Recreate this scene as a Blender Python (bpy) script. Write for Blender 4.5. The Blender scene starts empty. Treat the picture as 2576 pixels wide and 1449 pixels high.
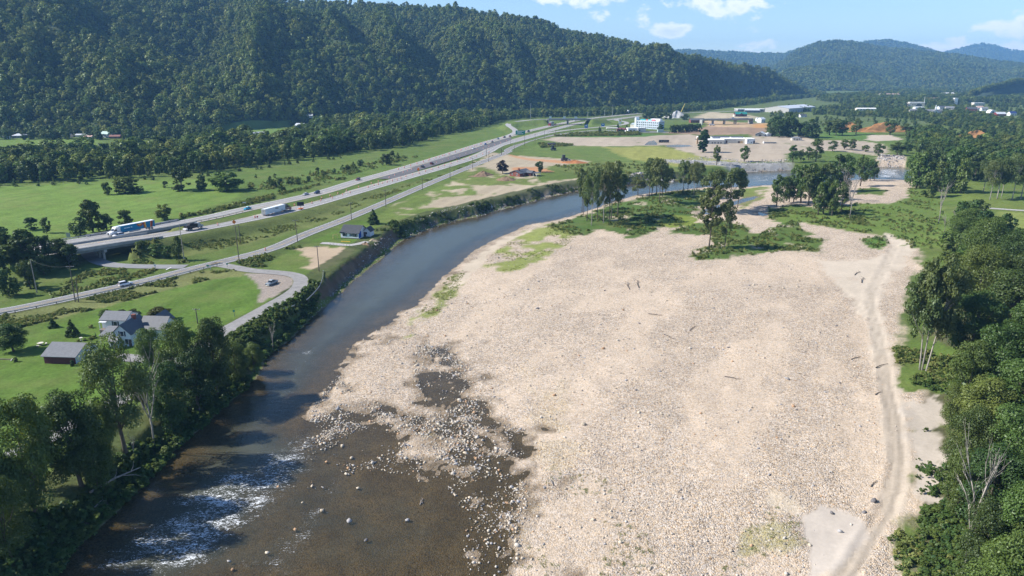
import bpy, math, random
import numpy as np
from mathutils import Vector, Matrix, Euler
random.seed(11)
RNG = np.random.default_rng(11)
SC = bpy.context.scene
COL = SC.collection
R = math.radians

# ------------------------------------------------------------------ camera
F, CX, CY, YH, H = 1759.6, 1287.5, 724.5, 184.5, 80.0      # traced on a 2575 x 1449 view
PITCH = math.atan((CY - YH) / F)
cam = bpy.data.cameras.new('camera')
cam.sensor_width = 36.0
cam.lens = 36.0 * F / 2575.0
cam.clip_start = 1.0
cam.clip_end = 40000.0
camo = bpy.data.objects.new('camera', cam)
COL.objects.link(camo)
camo.location = (0, 0, H)
camo.rotation_euler = (math.pi / 2 - PITCH, 0, 0)
SC.camera = camo
SC.render.engine = 'CYCLES'
SC.cycles.use_denoising = True
SC.cycles.max_bounces = 6
SC.cycles.diffuse_bounces = 2
SC.cycles.glossy_bounces = 2
SC.cycles.transmission_bounces = 3
SC.cycles.volume_bounces = 0
SC.cycles.transparent_max_bounces = 6
SC.cycles.use_adaptive_sampling = True
SC.cycles.adaptive_threshold = 0.02
SC.view_settings.view_transform = 'Standard'
SC.view_settings.look = 'None'
SC.view_settings.gamma = 1.0
SC.view_settings.exposure = 0.78

# ------------------------------------------------------------------ sky and sun
SUN_EL, SUN_AZ = R(40), R(270)                             # azimuth clockwise from +Y
TOSUN = Vector((math.sin(SUN_AZ) * math.cos(SUN_EL), math.cos(SUN_AZ) * math.cos(SUN_EL), math.sin(SUN_EL)))
W = bpy.data.worlds.new('World')
SC.world = W
W.use_nodes = True
nt = W.node_tree
W.cycles.sampling_method = 'MANUAL'
W.cycles.sample_map_resolution = 256
nt.nodes.clear()
def N(tree, typ, **kw):
    n = tree.nodes.new(typ)
    for k, v in kw.items():
        setattr(n, k, v)
    return n
wout = N(nt, 'ShaderNodeOutputWorld')
bg = N(nt, 'ShaderNodeBackground')
sky = N(nt, 'ShaderNodeTexSky', sky_type='NISHITA')
sky.sun_disc = False
sky.sun_elevation = SUN_EL
sky.sun_rotation = SUN_AZ
sky.altitude = 500
sky.air_density = 1.0
sky.dust_density = 0.25
sky.ozone_density = 2.6
tc = N(nt, 'ShaderNodeTexCoord')
sep = N(nt, 'ShaderNodeSeparateXYZ')
nt.links.new(tc.outputs['Generated'], sep.inputs[0])
# cumulus: a noise over (bearing, elevation), gathered in heaps all round the horizon
def M(tree, op, a, b=None, c=None):
    n = N(tree, 'ShaderNodeMath', operation=op)
    for i, v in enumerate((a, b, c)):
        if v is None:
            continue
        if isinstance(v, (int, float)):
            n.inputs[i].default_value = v
        else:
            tree.links.new(v, n.inputs[i])
    return n.outputs[0]
az = M(nt, 'ARCTAN2', sep.outputs[0], sep.outputs[1])
el = M(nt, 'ARCSINE', sep.outputs[2])
cv = N(nt, 'ShaderNodeCombineXYZ')
nt.links.new(M(nt, 'MULTIPLY', az, 26.0), cv.inputs[0])
nt.links.new(M(nt, 'MULTIPLY', el, 46.0), cv.inputs[1])
cv.inputs[2].default_value = 3.4
n1 = N(nt, 'ShaderNodeTexNoise')
n1.inputs['Scale'].default_value = 1.0
n1.inputs['Detail'].default_value = 6
n1.inputs['Roughness'].default_value = 0.56
nt.links.new(cv.outputs[0], n1.inputs['Vector'])
ae = N(nt, 'ShaderNodeCombineXYZ')
nt.links.new(az, ae.inputs[0])
nt.links.new(el, ae.inputs[1])
def cloud_heap(a0, e0, ra, re):
    q = N(nt, 'ShaderNodeVectorMath', operation='MULTIPLY_ADD')
    q.inputs[1].default_value = (1 / R(ra), 1 / R(re), 0)
    q.inputs[2].default_value = (-a0 / ra, -e0 / re, 0)
    nt.links.new(ae.outputs[0], q.inputs[0])
    g = N(nt, 'ShaderNodeVectorMath', operation='LENGTH')
    nt.links.new(q.outputs[0], g.inputs[0])
    return g.outputs['Value']
heaps = [(15.8, 5.0, 4.2, 1.3), (9.5, 4.0, 1.3, 1.2), (5.0, 5.9, 4.5, 1.6), (18.2, 1.7, 2.0, .7), (34.5, 2.9, 2.6, 1.1), (31.5, 1.6, 4.5, .7), (16.0, 6.4, 5.0, 1.1), (36, 5.6, 1.0, .5), (12.0, 3.1, 2.0, .6), (6.5, 4.2, 1.2, .7)]
for k in range(8):
    heaps.append((56 + k * 34 + (k * 37) % 11, 2.5 + (k * 53) % 4, 6 + (k * 29) % 5, 1.3 + (k % 3) * .6))
hv = None
for h_ in heaps:
    a0 = h_[0] if h_[0] <= 180 else h_[0] - 360
    v = cloud_heap(a0, *h_[1:])
    hv = v if hv is None else M(nt, 'MINIMUM', hv, v)
hv = M(nt, 'MAXIMUM', M(nt, 'SUBTRACT', 1.0, M(nt, 'MULTIPLY', hv, hv)), -0.6)
cden = M(nt, 'ADD', n1.outputs['Fac'], M(nt, 'MULTIPLY', hv, 0.20))
cr = N(nt, 'ShaderNodeMapRange', interpolation_type='SMOOTHSTEP')
cr.inputs['From Min'].default_value = 0.53
cr.inputs['From Max'].default_value = 0.70
nt.links.new(cden, cr.inputs['Value'])
SKYMUL = N(nt, 'ShaderNodeMix', data_type='RGBA', blend_type='MULTIPLY')
SKYMUL.inputs[0].default_value = 1.0
SKYMUL.inputs[7].default_value = (.92, 1.0, 1.12, 1)
nt.links.new(sky.outputs[0], SKYMUL.inputs[6])
cm = N(nt, 'ShaderNodeMix', data_type='RGBA')
cm.inputs[7].default_value = (7.6, 7.7, 7.9, 1)
nt.links.new(M(nt, 'MULTIPLY', cr.outputs[0], 0.85), cm.inputs[0])
nt.links.new(SKYMUL.outputs[2], cm.inputs[6])
cg = N(nt, 'ShaderNodeMix', data_type='RGBA')              # cumulus: grey blue in the thick middle, white at the rim
cg.inputs[6].default_value = (8.2, 8.3, 8.5, 1)
cg.inputs[7].default_value = (5.2, 6.0, 7.2, 1)
cs_ = N(nt, 'ShaderNodeMapRange')
cs_.inputs['From Min'].default_value = .70
cs_.inputs['From Max'].default_value = .92
nt.links.new(cden, cs_.inputs['Value'])
nt.links.new(cs_.outputs[0], cg.inputs[0])
nt.links.new(cg.outputs[2], cm.inputs[7])
nt.links.new(cm.outputs[2], bg.inputs['Color'])
bg.inputs['Strength'].default_value = 0.095
nt.links.new(bg.outputs[0], wout.inputs[0])

sun = bpy.data.lights.new('sun', 'SUN')
sun.energy = 4.8
sun.angle = R(0.5)
sun.color = (1.0, 0.95, 0.86)
suno = bpy.data.objects.new('sun', sun)
COL.objects.link(suno)
suno.rotation_euler = TOSUN.to_track_quat('Z', 'Y').to_euler()

# ------------------------------------------------------------------ projection helpers
_cp, _sp = math.cos(PITCH), math.sin(PITCH)
def ray(u, v):
    x, y = (u - CX) / F, (CY - v) / F
    return np.array((x, _cp + y * _sp, -_sp + y * _cp))
def G(u, v, z=5.0):
    d = ray(u, v)
    t = (z - H) / d[2]
    return d[0] * t, d[1] * t
def at(u, v, Y):
    """world point on the sight line at ground distance Y"""
    d = ray(u, v) * (Y / ray(u, v)[1])
    return np.array((d[0], Y, H + d[2]))
CROPS = {1: (0, 300, 3.22), 2: (700, 300, 3.22), 3: (1400, 300, 3.22), 4: (2200, 250, 3.22), 5: (0, 700, 3.22), 6: (600, 650, 3.22),
         7: (0, 1050, 2.271), 8: (900, 1050, 2.271), 9: (2200, 1050, 2.271), 10: (2400, 600, 2.898), 11: (1600, 450, 2.862),
         12: (0, 0, 1.717), 13: (1500, 0, 1.717), 14: (290, 640, 8.587), 15: (770, 570, 16.1), 16: (1760, 320, 8.587), 17: (1990, 320, 8.587),
         18: (1460, 310, 6.133), 19: (2640, 250, 7.156), 20: (80, 900, 5.367), 21: (960, 630, 12.88), 22: (0, 340, 5.367),
         23: (2000, 1300, 3.22), 24: (0, 1380, 4.704), 25: (1160, 380, 5.152), 26: (2170, 270, 7.806), 27: (700, 330, 6.44)}
def C(k, *pts):
    x0, y0, s = CROPS[k]
    out = [((x0 + x / s) * .85833, (y0 + y / s) * .85833) for x, y in pts]
    return out if len(out) > 1 else out[0]
def proj(x, y, z):
    q = y * _cp - (z - H) * _sp
    return CX + F * x / q, CY - F * (y * _sp + (z - H) * _cp) / q
def poly(pts, z=5.0):
    return np.array([G(u, v, z) for u, v in pts])

# ------------------------------------------------------------------ numeric helpers
def sdf(P, X, Y):
    """signed distance to a closed polygon, negative inside"""
    n = len(P)
    d = np.full(X.shape, 1e18)
    ins = np.zeros(X.shape, bool)
    for i in range(n):
        ax, ay = P[i]
        bx, by = P[(i + 1) % n]
        ex, ey = bx - ax, by - ay
        wx, wy = X - ax, Y - ay
        t = np.clip((wx * ex + wy * ey) / (ex * ex + ey * ey + 1e-12), 0, 1)
        d = np.minimum(d, (wx - ex * t) ** 2 + (wy - ey * t) ** 2)
        c = ((ay <= Y) & (by > Y)) | ((by <= Y) & (ay > Y))
        ins ^= c & (wx < ex * (wy) / (ey if abs(ey) > 1e-12 else 1e-12))
    d = np.sqrt(d)
    return np.where(ins, -d, d)
def sdf_near(P, X, Y, pad=60.0):
    """the same, worked out only near the polygon (far points get +pad)"""
    lo, hi = P.min(0) - pad, P.max(0) + pad
    m = (X > lo[0]) & (X < hi[0]) & (Y > lo[1]) & (Y < hi[1])
    out = np.full(X.shape, pad)
    if m.any():
        out[m] = sdf(P, X[m], Y[m])
    return out
def dline(L, X, Y, vals=None):
    """distance to a polyline and interpolated values along it"""
    d = np.full(X.shape, 1e18)
    val = np.zeros(X.shape)
    for i in range(len(L) - 1):
        ax, ay = L[i][:2]
        bx, by = L[i + 1][:2]
        ex, ey = bx - ax, by - ay
        t = np.clip(((X - ax) * ex + (Y - ay) * ey) / (ex * ex + ey * ey + 1e-12), 0, 1)
        q = (X - ax - ex * t) ** 2 + (Y - ay - ey * t) ** 2
        m = q < d
        d[m] = q[m]
        if vals is not None:
            val[m] = (vals[i] + (vals[i + 1] - vals[i]) * t)[m]
    return np.sqrt(d), val
def ss(a, b, x):
    t = np.clip((x - a) / (b - a), 0, 1)
    return t * t * (3 - 2 * t)
_lat = np.random.default_rng(5).random((256, 256))
def vnoise(x, y):
    xi, yi = np.floor(x).astype(int), np.floor(y).astype(int)
    fx, fy = x - xi, y - yi
    fx, fy = fx * fx * (3 - 2 * fx), fy * fy * (3 - 2 * fy)
    g = lambda i, j: _lat[i & 255, j & 255]
    return (g(xi, yi) * (1 - fx) + g(xi + 1, yi) * fx) * (1 - fy) + (g(xi, yi + 1) * (1 - fx) + g(xi + 1, yi + 1) * fx) * fy
def fbm(x, y, sc, o=4, seed=0):
    s = np.zeros(np.shape(x))
    a, tot = 1.0, 0.0
    for k in range(o):
        s = s + a * vnoise(x / sc + 17.3 * k + seed * 7.7, y / sc + 9.1 * k + seed * 3.1)
        tot += a
        a *= .5
        sc *= .5
    return s / tot * 2 - 1                                     # about -1 .. 1

# ------------------------------------------------------------------ mesh helpers
class MB:
    def __init__(self):
        self.v, self.f, self.m = [], [], []
    def quad(self, pts, mi=0):
        b = len(self.v)
        self.v += [tuple(p) for p in pts]
        self.f.append(tuple(range(b, b + len(pts))))
        self.m.append(mi)
        return self
    def box(self, c, s, mi=0, rz=0.0, top=(1.0, 1.0), shift=(0.0, 0.0)):
        """centre of the base c, size s; the top may be narrower and shifted"""
        b = len(self.v)
        co, si = math.cos(rz), math.sin(rz)
        for k, (tx, ty) in ((0, (1, 1)), (1, top)):
            for ix, iy in ((-1, -1), (1, -1), (1, 1), (-1, 1)):
                x, y = ix * s[0] / 2 * tx + (shift[0] if k else 0), iy * s[1] / 2 * ty + (shift[1] if k else 0)
                self.v.append((c[0] + x * co - y * si, c[1] + x * si + y * co, c[2] + k * s[2]))
        for f in ((3, 2, 1, 0), (4, 5, 6, 7), (0, 1, 5, 4), (1, 2, 6, 5), (2, 3, 7, 6), (3, 0, 4, 7)):
            self.f.append(tuple(b + i for i in f))
            self.m.append(mi)
        return self
    def prism(self, prof, y0, y1, mi=0, axis='y'):
        """extrude an x,z outline (counter-clockwise seen from -y) between y0 and y1"""
        b, n = len(self.v), len(prof)
        for y in (y0, y1):
            for x, z in prof:
                self.v.append((x, y, z) if axis == 'y' else (y, x, z))
        self.f.append(tuple(b + i for i in range(n)))
        self.f.append(tuple(b + n + i for i in reversed(range(n))))
        self.m += [mi, mi]
        for i in range(n):
            j = (i + 1) % n
            self.f.append((b + j, b + i, b + n + i, b + n + j))
            self.m.append(mi)
        return self
    def tube(self, pts, rad, n=6, mi=0, cap=True):
        b = len(self.v)
        pts = [Vector(p) for p in pts]
        for i, p in enumerate(pts):
            d = (pts[min(i + 1, len(pts) - 1)] - pts[max(i - 1, 0)])
            d = d.normalized() if d.length > 1e-9 else Vector((0, 0, 1))
            a = d.cross(Vector((0, 0, 1)) if abs(d.z) < .9 else Vector((1, 0, 0))).normalized()
            c = d.cross(a)
            r = rad[i] if isinstance(rad, (list, tuple)) else rad
            for k in range(n):
                t = 2 * math.pi * k / n
                self.v.append(tuple(p + (a * math.cos(t) + c * math.sin(t)) * r))
        for i in range(len(pts) - 1):
            for k in range(n):
                k2 = (k + 1) % n
                self.f.append((b + i * n + k, b + i * n + k2, b + (i + 1) * n + k2, b + (i + 1) * n + k))
                self.m.append(mi)
        if cap:
            self.f.append(tuple(b + k for k in reversed(range(n))))
            self.f.append(tuple(b + (len(pts) - 1) * n + k for k in range(n)))
            self.m += [mi, mi]
        return self
    def mesh(self, name, mats, smooth=False):
        me = bpy.data.meshes.new(name)
        me.from_pydata(self.v, [], self.f)
        for m in (mats if isinstance(mats, (list, tuple)) else [mats]):
            me.materials.append(m)
        me.polygons.foreach_set('material_index', self.m)
        if smooth:
            me.polygons.foreach_set('use_smooth', [True] * len(me.polygons))
        me.update()
        return me
    def obj(self, name, mats, parent=None, smooth=False):
        return link(name, self.mesh(name, mats, smooth), parent)
def link(name, data, parent=None):
    o = bpy.data.objects.new(name, data)
    COL.objects.link(o)
    if parent is not None:
        o.parent = parent
    return o
def tag(o, label=None, cat=None, group=None, kind=None):
    if label:
        o['label'] = label
    if cat:
        o['category'] = cat
    if group:
        o['group'] = group
    if kind:
        o['kind'] = kind
    return o
def thing(name, loc, rz, label, cat, group=None, sc=None):
    o = link(name, None)
    o.empty_display_size = .5
    o.location = loc
    o.rotation_euler = (0, 0, rz)
    if sc:
        o.scale = (sc, sc, sc) if isinstance(sc, (int, float)) else sc
    return tag(o, label, cat, group)
def copy_tree(o, parent=None):
    c = o.copy()
    COL.objects.link(c)
    c.parent = parent
    for ch in list(o.children):
        copy_tree(ch, c)
    return c
def np_mesh(name, V, Fq, mat, smooth=False):
    """mesh from arrays: V (n,3), Fq (m,k)"""
    me = bpy.data.meshes.new(name)
    V = np.asarray(V, np.float32)
    Fq = np.asarray(Fq, np.int32)
    m, k = Fq.shape
    me.vertices.add(len(V))
    me.vertices.foreach_set('co', V.ravel())
    me.loops.add(m * k)
    me.loops.foreach_set('vertex_index', Fq.ravel())
    me.polygons.add(m)
    me.polygons.foreach_set('loop_start', np.arange(0, m * k, k, dtype=np.int32))
    try:
        me.polygons.foreach_set('loop_total', np.full(m, k, np.int32))
    except Exception:
        pass
    if mat:
        me.materials.append(mat)
    if smooth:
        me.polygons.foreach_set('use_smooth', np.ones(m, bool))
    me.update(calc_edges=True)
    return me

# ------------------------------------------------------------------ materials
MATS = {}
def mat(name, col, rough=.7, metal=0.0, var=.12, scale=1.5, bump=0.0, spec=.3, objvar=0.0):
    """plain procedural surface: colour broken up by two noises"""
    if name in MATS:
        return MATS[name]
    m = bpy.data.materials.new(name)
    m.use_nodes = True
    t = m.node_tree
    b = t.nodes['Principled BSDF']
    b.inputs['Roughness'].default_value = rough
    b.inputs['Metallic'].default_value = metal
    b.inputs['Specular IOR Level'].default_value = spec
    tcn = N(t, 'ShaderNodeTexCoord')
    n = N(t, 'ShaderNodeTexNoise')
    n.inputs['Scale'].default_value = scale
    n.inputs['Detail'].default_value = 6
    n.inputs['Roughness'].default_value = .65
    t.links.new(tcn.outputs['Object'], n.inputs['Vector'])
    r = N(t, 'ShaderNodeMapRange')
    r.inputs['From Min'].default_value = .3
    r.inputs['From Max'].default_value = .7
    r.inputs['To Min'].default_value = 1 - var
    r.inputs['To Max'].default_value = 1 + var
    t.links.new(n.outputs['Fac'], r.inputs['Value'])
    fac = r.outputs[0]
    if objvar:
        oi = N(t, 'ShaderNodeObjectInfo')
        fac = M(t, 'MULTIPLY', fac, M(t, 'ADD', 1 - objvar, M(t, 'MULTIPLY', oi.outputs['Random'], 2 * objvar)))
    mx = N(t, 'ShaderNodeMix', data_type='RGBA', blend_type='MULTIPLY')
    mx.inputs[0].default_value = 1
    mx.inputs[6].default_value = (*col, 1)
    cc = N(t, 'ShaderNodeCombineColor')
    for i in range(3):
        t.links.new(fac, cc.inputs[i])
    t.links.new(cc.outputs[0], mx.inputs[7])
    t.links.new(mx.outputs[2], b.inputs['Base Color'])
    if bump:
        bp = N(t, 'ShaderNodeBump')
        bp.inputs['Strength'].default_value = bump
        bp.inputs['Distance'].default_value = .1
        t.links.new(n.outputs['Fac'], bp.inputs['Height'])
        t.links.new(bp.outputs[0], b.inputs['Normal'])
    MATS[name] = m
    return m
def foliage(name, c0, c1, trans=.25, patch=0.0):
    """leaves: colour differs from leaf to leaf, from plant to plant and in broad patches"""
    m = bpy.data.materials.new(name)
    m.use_nodes = True
    t = m.node_tree
    t.nodes.remove(t.nodes['Principled BSDF'])
    out = t.nodes['Material Output']
    geo = N(t, 'ShaderNodeNewGeometry')
    oi = N(t, 'ShaderNodeObjectInfo')
    v = M(t, 'ADD', M(t, 'MULTIPLY', geo.outputs['Random Per Island'], .42), M(t, 'MULTIPLY', oi.outputs['Random'], .58))
    if patch:
        n = N(t, 'ShaderNodeTexNoise')
        n.inputs['Scale'].default_value = .006
        n.inputs['Detail'].default_value = 3
        t.links.new(oi.outputs['Location'], n.inputs['Vector'])
        v = M(t, 'ADD', v, M(t, 'MULTIPLY', M(t, 'SUBTRACT', n.outputs['Fac'], .5), patch))
    mx = N(t, 'ShaderNodeMix', data_type='RGBA')
    mx.inputs[6].default_value = (*c0, 1)
    mx.inputs[7].default_value = (*c1, 1)
    t.links.new(v, mx.inputs[0])
    # a plant now and then leans to olive
    hs = N(t, 'ShaderNodeHueSaturation')
    hs.inputs['Saturation'].default_value = 1.0
    r2 = M(t, 'FRACT', M(t, 'MULTIPLY', oi.outputs['Random'], 7.31))
    t.links.new(M(t, 'ADD', .475, M(t, 'MULTIPLY', r2, .045)), hs.inputs['Hue'])
    t.links.new(mx.outputs[2], hs.inputs['Color'])
    d = N(t, 'ShaderNodeBsdfDiffuse')
    tr = N(t, 'ShaderNodeBsdfTranslucent')
    gl = N(t, 'ShaderNodeBsdfGlossy')
    gl.inputs['Roughness'].default_value = .45
    gl.inputs['Color'].default_value = (.5, .55, .5, 1)
    t.links.new(hs.outputs[0], d.inputs['Color'])
    br = N(t, 'ShaderNodeMix', data_type='RGBA', blend_type='MULTIPLY')
    br.inputs[0].default_value = 1
    br.inputs[7].default_value = (1.3, 1.25, .6, 1)
    t.links.new(hs.outputs[0], br.inputs[6])
    t.links.new(br.outputs[2], tr.inputs['Color'])
    ms = N(t, 'ShaderNodeMixShader')
    ms.inputs[0].default_value = trans
    t.links.new(d.outputs[0], ms.inputs[1])
    t.links.new(tr.outputs[0], ms.inputs[2])
    m2 = N(t, 'ShaderNodeMixShader')
    m2.inputs[0].default_value = .035
    t.links.new(ms.outputs[0], m2.inputs[1])
    t.links.new(gl.outputs[0], m2.inputs[2])
    t.links.new(m2.outputs[0], out.inputs['Surface'])
    MATS[name] = m
    return m

# ------------------------------------------------------------------ roads (centre lines: pixel, pixel, height)
def road_pts(segs):
    """[(crop, [(x, y), ...], z or [z...])] -> world polyline with heights"""
    out = []
    for k, pts, z in segs:
        for i, p in enumerate(pts):
            u, v = C(k, p) if k else p
            zz = z[i] if isinstance(z, (list, tuple)) else z
            x, y = G(u, v, zz)
            out.append((x, y, zz))
    return out
def smooth_line(P, step=6.0, it=2):
    P = [np.array(p, float) for p in P]
    for _ in range(it):                                         # corner cutting
        Q = [P[0]]
        for a, b in zip(P[:-1], P[1:]):
            Q += [a * .75 + b * .25, a * .25 + b * .75]
        P = Q + [P[-1]]
    P = np.array(P)
    s = np.concatenate([[0], np.cumsum(np.linalg.norm(np.diff(P[:, :2], axis=0), axis=1))])
    n = max(2, int(s[-1] / step))
    q = np.linspace(0, s[-1], n + 1)
    return np.stack([np.interp(q, s, P[:, i]) for i in range(3)], 1)
FRONT = smooth_line(road_pts([(5, [(-500, 760), (0, 692), (500, 590), (1000, 480), (1400, 392), (1800, 285), (2200, 190), (2576, 95)], 5.4),
                              (2, [(600, 1252), (1000, 1105), (1400, 935), (1700, 805), (2000, 680), (2300, 560), (2576, 455)], 5.4),
                              (3, [(250, 458), (500, 352), (700, 311), (900, 284), (1100, 264)], 5.4), (18, [(1900, 432), (2300, 470)], 5.4)]))
EAST = smooth_line(road_pts([(1, [(300, 1430), (720, 1372), (1100, 1310)], [11.2, 11.2, 11.0]), (1, [(1500, 1258), (2000, 1168)], [10.2, 9.0]),
                             (2, [(0, 1118), (300, 1058), (600, 988), (1000, 872), (1300, 788), (1600, 700), (2000, 588), (2300, 492)], [8.4, 7.8, 7.2, 6.6, 6.3, 6.2, 6.2, 6.2]),
                             (18, [(0, 700), (500, 560), (900, 450), (1300, 345), (1540, 292), (1900, 262), (2300, 215), (2576, 180)], 6.2)]))
WEST = smooth_line(road_pts([(1, [(150, 1400), (540, 1338), (900, 1282), (1400, 1197)], [11.4, 11.2, 11.0, 10.2]), (1, [(2000, 1082)], 9.0),
                             (2, [(0, 1020), (400, 938), (800, 848), (1100, 748), (1400, 668), (1700, 580), (2000, 486), (2300, 388)], [8.4, 7.8, 7.0, 6.6, 6.3, 6.2, 6.2, 6.2]),
                             (18, [(0, 600), (350, 500), (900, 370), (1180, 310), (1400, 262), (1800, 210), (2300, 160), (2576, 140)], 6.2)]))
LOOP = smooth_line(road_pts([(6, [(60, 395), (230, 418), (420, 460), (640, 474), (820, 492), (915, 530), (900, 610), (800, 690), (600, 800), (350, 940), (180, 1030)], 5.4),
                             (7, [(1180, 30), (950, 190), (700, 330), (430, 470), (150, 610), (-60, 720)], 5.3)]), step=3.0)
SIDE = smooth_line(road_pts([(5, [(1750, 262), (1500, 262), (1200, 258), (1000, 240), (880, 190), (820, 120)], 5.3)]), step=3.0)
RAMP = smooth_line(road_pts([(18, [(60, 585), (300, 490), (315, 450), (250, 400), (165, 350), (190, 310), (300, 285), (600, 255)], [6.2, 6.4, 7, 8, 9.5, 10.5, 12, 13.5])]))
RAMPE = smooth_line(road_pts([(18, [(0, 700 + 25), (500, 590), (830, 500), (1200, 440), (1600, 402), (2000, 368), (2250, 340), (2330, 310), (2250, 280), (2100, 262), (2130, 240), (2300, 225)], 6.1)]))
OVER = smooth_line(road_pts([(18, [(300, 285), (600, 252), (900, 244), (1250, 241), (1600, 240), (1850, 245)], [12, 13.5, 14, 14, 13.5, 11])]))
DRIVE = smooth_line(road_pts([(21, [(-250, 1060), (100, 1070), (500, 1120), (900, 1140), (1200, 1080), (1500, 1000)], 5.35)]), step=3.0)
YARD = smooth_line(road_pts([(20, [(2550, 830), (2100, 840), (1800, 810), (1500, 790), (1250, 770)], 5.3)]), step=3.0)
RROAD = smooth_line(road_pts([(4, [(2250, 1160), (2400, 1170), (2576, 1182), (2900, 1200)], 5.2)]), step=4.0)
TOWNR = smooth_line(road_pts([(17, [(-400, 100), (200, 92), (900, 70), (1600, 42), (2300, 25)], 6.5)]))
# name, line, width, level-the-ground span (None = all)
GAP = C(1, (690, 1380)), C(1, (1330, 1280))
gx0, gx1 = G(*GAP[0], 11)[0] - 2, G(*GAP[1], 11)[0] + 2
ROADS = [('FRONT', FRONT, 7.6), ('EAST', EAST, 12.5), ('WEST', WEST, 12.0), ('LOOP', LOOP, 5.6), ('SIDE', SIDE, 6.0), ('RAMP', RAMP, 8.5), ('RAMPE', RAMPE, 8.0),
         ('DRIVE', DRIVE, 3.6), ('YARD', YARD, 5.0), ('RROAD', RROAD, 4.5), ('TOWNR', TOWNR, 10.0), ('OVER', OVER, 11.0)]

# ------------------------------------------------------------------ water outlines (level 0)
left_bank = [(20, 1620), (125, 1445), (180, 1372), (235, 1325), (300, 1266), (360, 1207), (400, 1166), (440, 1122), (500, 1070), (560, 1015), (600, 985), (640, 945)] + \
    C(6, (530, 1290), (640, 1200), (720, 1150), (880, 1005), (950, 930), (1100, 800), (1250, 680), (1330, 590), (1500, 460), (1700, 300), (1820, 190)) + \
    C(2, (1600, 1262), (1900, 1150), (2100, 1102)) + C(3, (0, 1072), (180, 1015), (400, 960), (650, 890), (950, 830), (1350, 790), (1440, 770), (1560, 750), (1850, 735), (2100, 700)) + \
    C(11, (1640, 155), (2050, 140)) + C(4, (700, 800), (1190, 765), (1440, 772), (1640, 800), (1680, 880))
right_bank = C(4, (1480, 892), (1200, 890), (1100, 885), (600, 930)) + C(11, (1850, 268), (1640, 285), (1360, 283), (1100, 312), (900, 332), (770, 352), (600, 395), (420, 465), (270, 512), (100, 560), (0, 577)) + \
    [(1330, 566), (1290, 586), (1240, 606), (1190, 636), (1160, 666), (1120, 696), (1090, 731), (1060, 756), (1000, 792), (950, 832), (900, 872), (862, 920), (838, 962), (800, 1010), (778, 1048), (850, 1062), (920, 1052), (990, 1046), (1035, 1052), (1050, 1085),
     (1065, 1140), (1105, 1172), (1150, 1170), (1180, 1120), (1165, 1075), (1130, 1050), (1085, 1010), (1062, 950), (1082, 885), (1118, 880), (1150, 935), (1140, 1000), (1190, 1060), (1250, 1072), (1312, 1090), (1332, 1125), (1318, 1165), (1305, 1235), (1282, 1290), (1300, 1330), (1285, 1370), (1262, 1440), (1225, 1620)]
RIVER = poly(left_bank + right_bank, 0)
SLOUGH = poly(C(11, (1255, 520), (1290, 475), (1400, 440), (1550, 400), (1650, 375), (1760, 353), (1785, 368), (1700, 405), (1600, 428), (1500, 470), (1400, 508)), 0)
SLOUGH2 = poly(C(11, (1760, 488), (1830, 498), (1872, 515), (1835, 540), (1775, 512)), 0)
FARW = poly(C(4, (1830, 505), (1900, 520), (2000, 525), (2060, 545), (1960, 560), (1850, 540)), 0)
BAR = poly([(1225, 1640), (2420, 1640), (2300, 1449), (2285, 1300), (2320, 1100), (2330, 1000), (2260, 900), (2280, 760), (2310, 660), (2350, 560), (2330, 500), (2300, 460)] + C(4, (1480, 900), (1200, 850), (600, 850)) +
           C(11, (1640, 230), (1000, 290), (500, 400), (100, 520)) + [(1330, 550), (1150, 640), (900, 800), (700, 1050), (620, 1300), (800, 1640)], .6)
WETZ = poly([(1050, 870), (1150, 860), (1200, 960), (1330, 1080), (1345, 1220), (1310, 1300), (1290, 1450), (1180, 1460), (1150, 1240), (1040, 1080), (900, 1070), (790, 1060), (800, 1000), (960, 1010), (1050, 990)], .2)
CUT = [poly(C(4, (1030, 470), (1100, 430), (1500, 440), (1560, 480), (1300, 500)), 1)]
HWY = [('EAST', EAST), ('WEST', WEST)]

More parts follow.
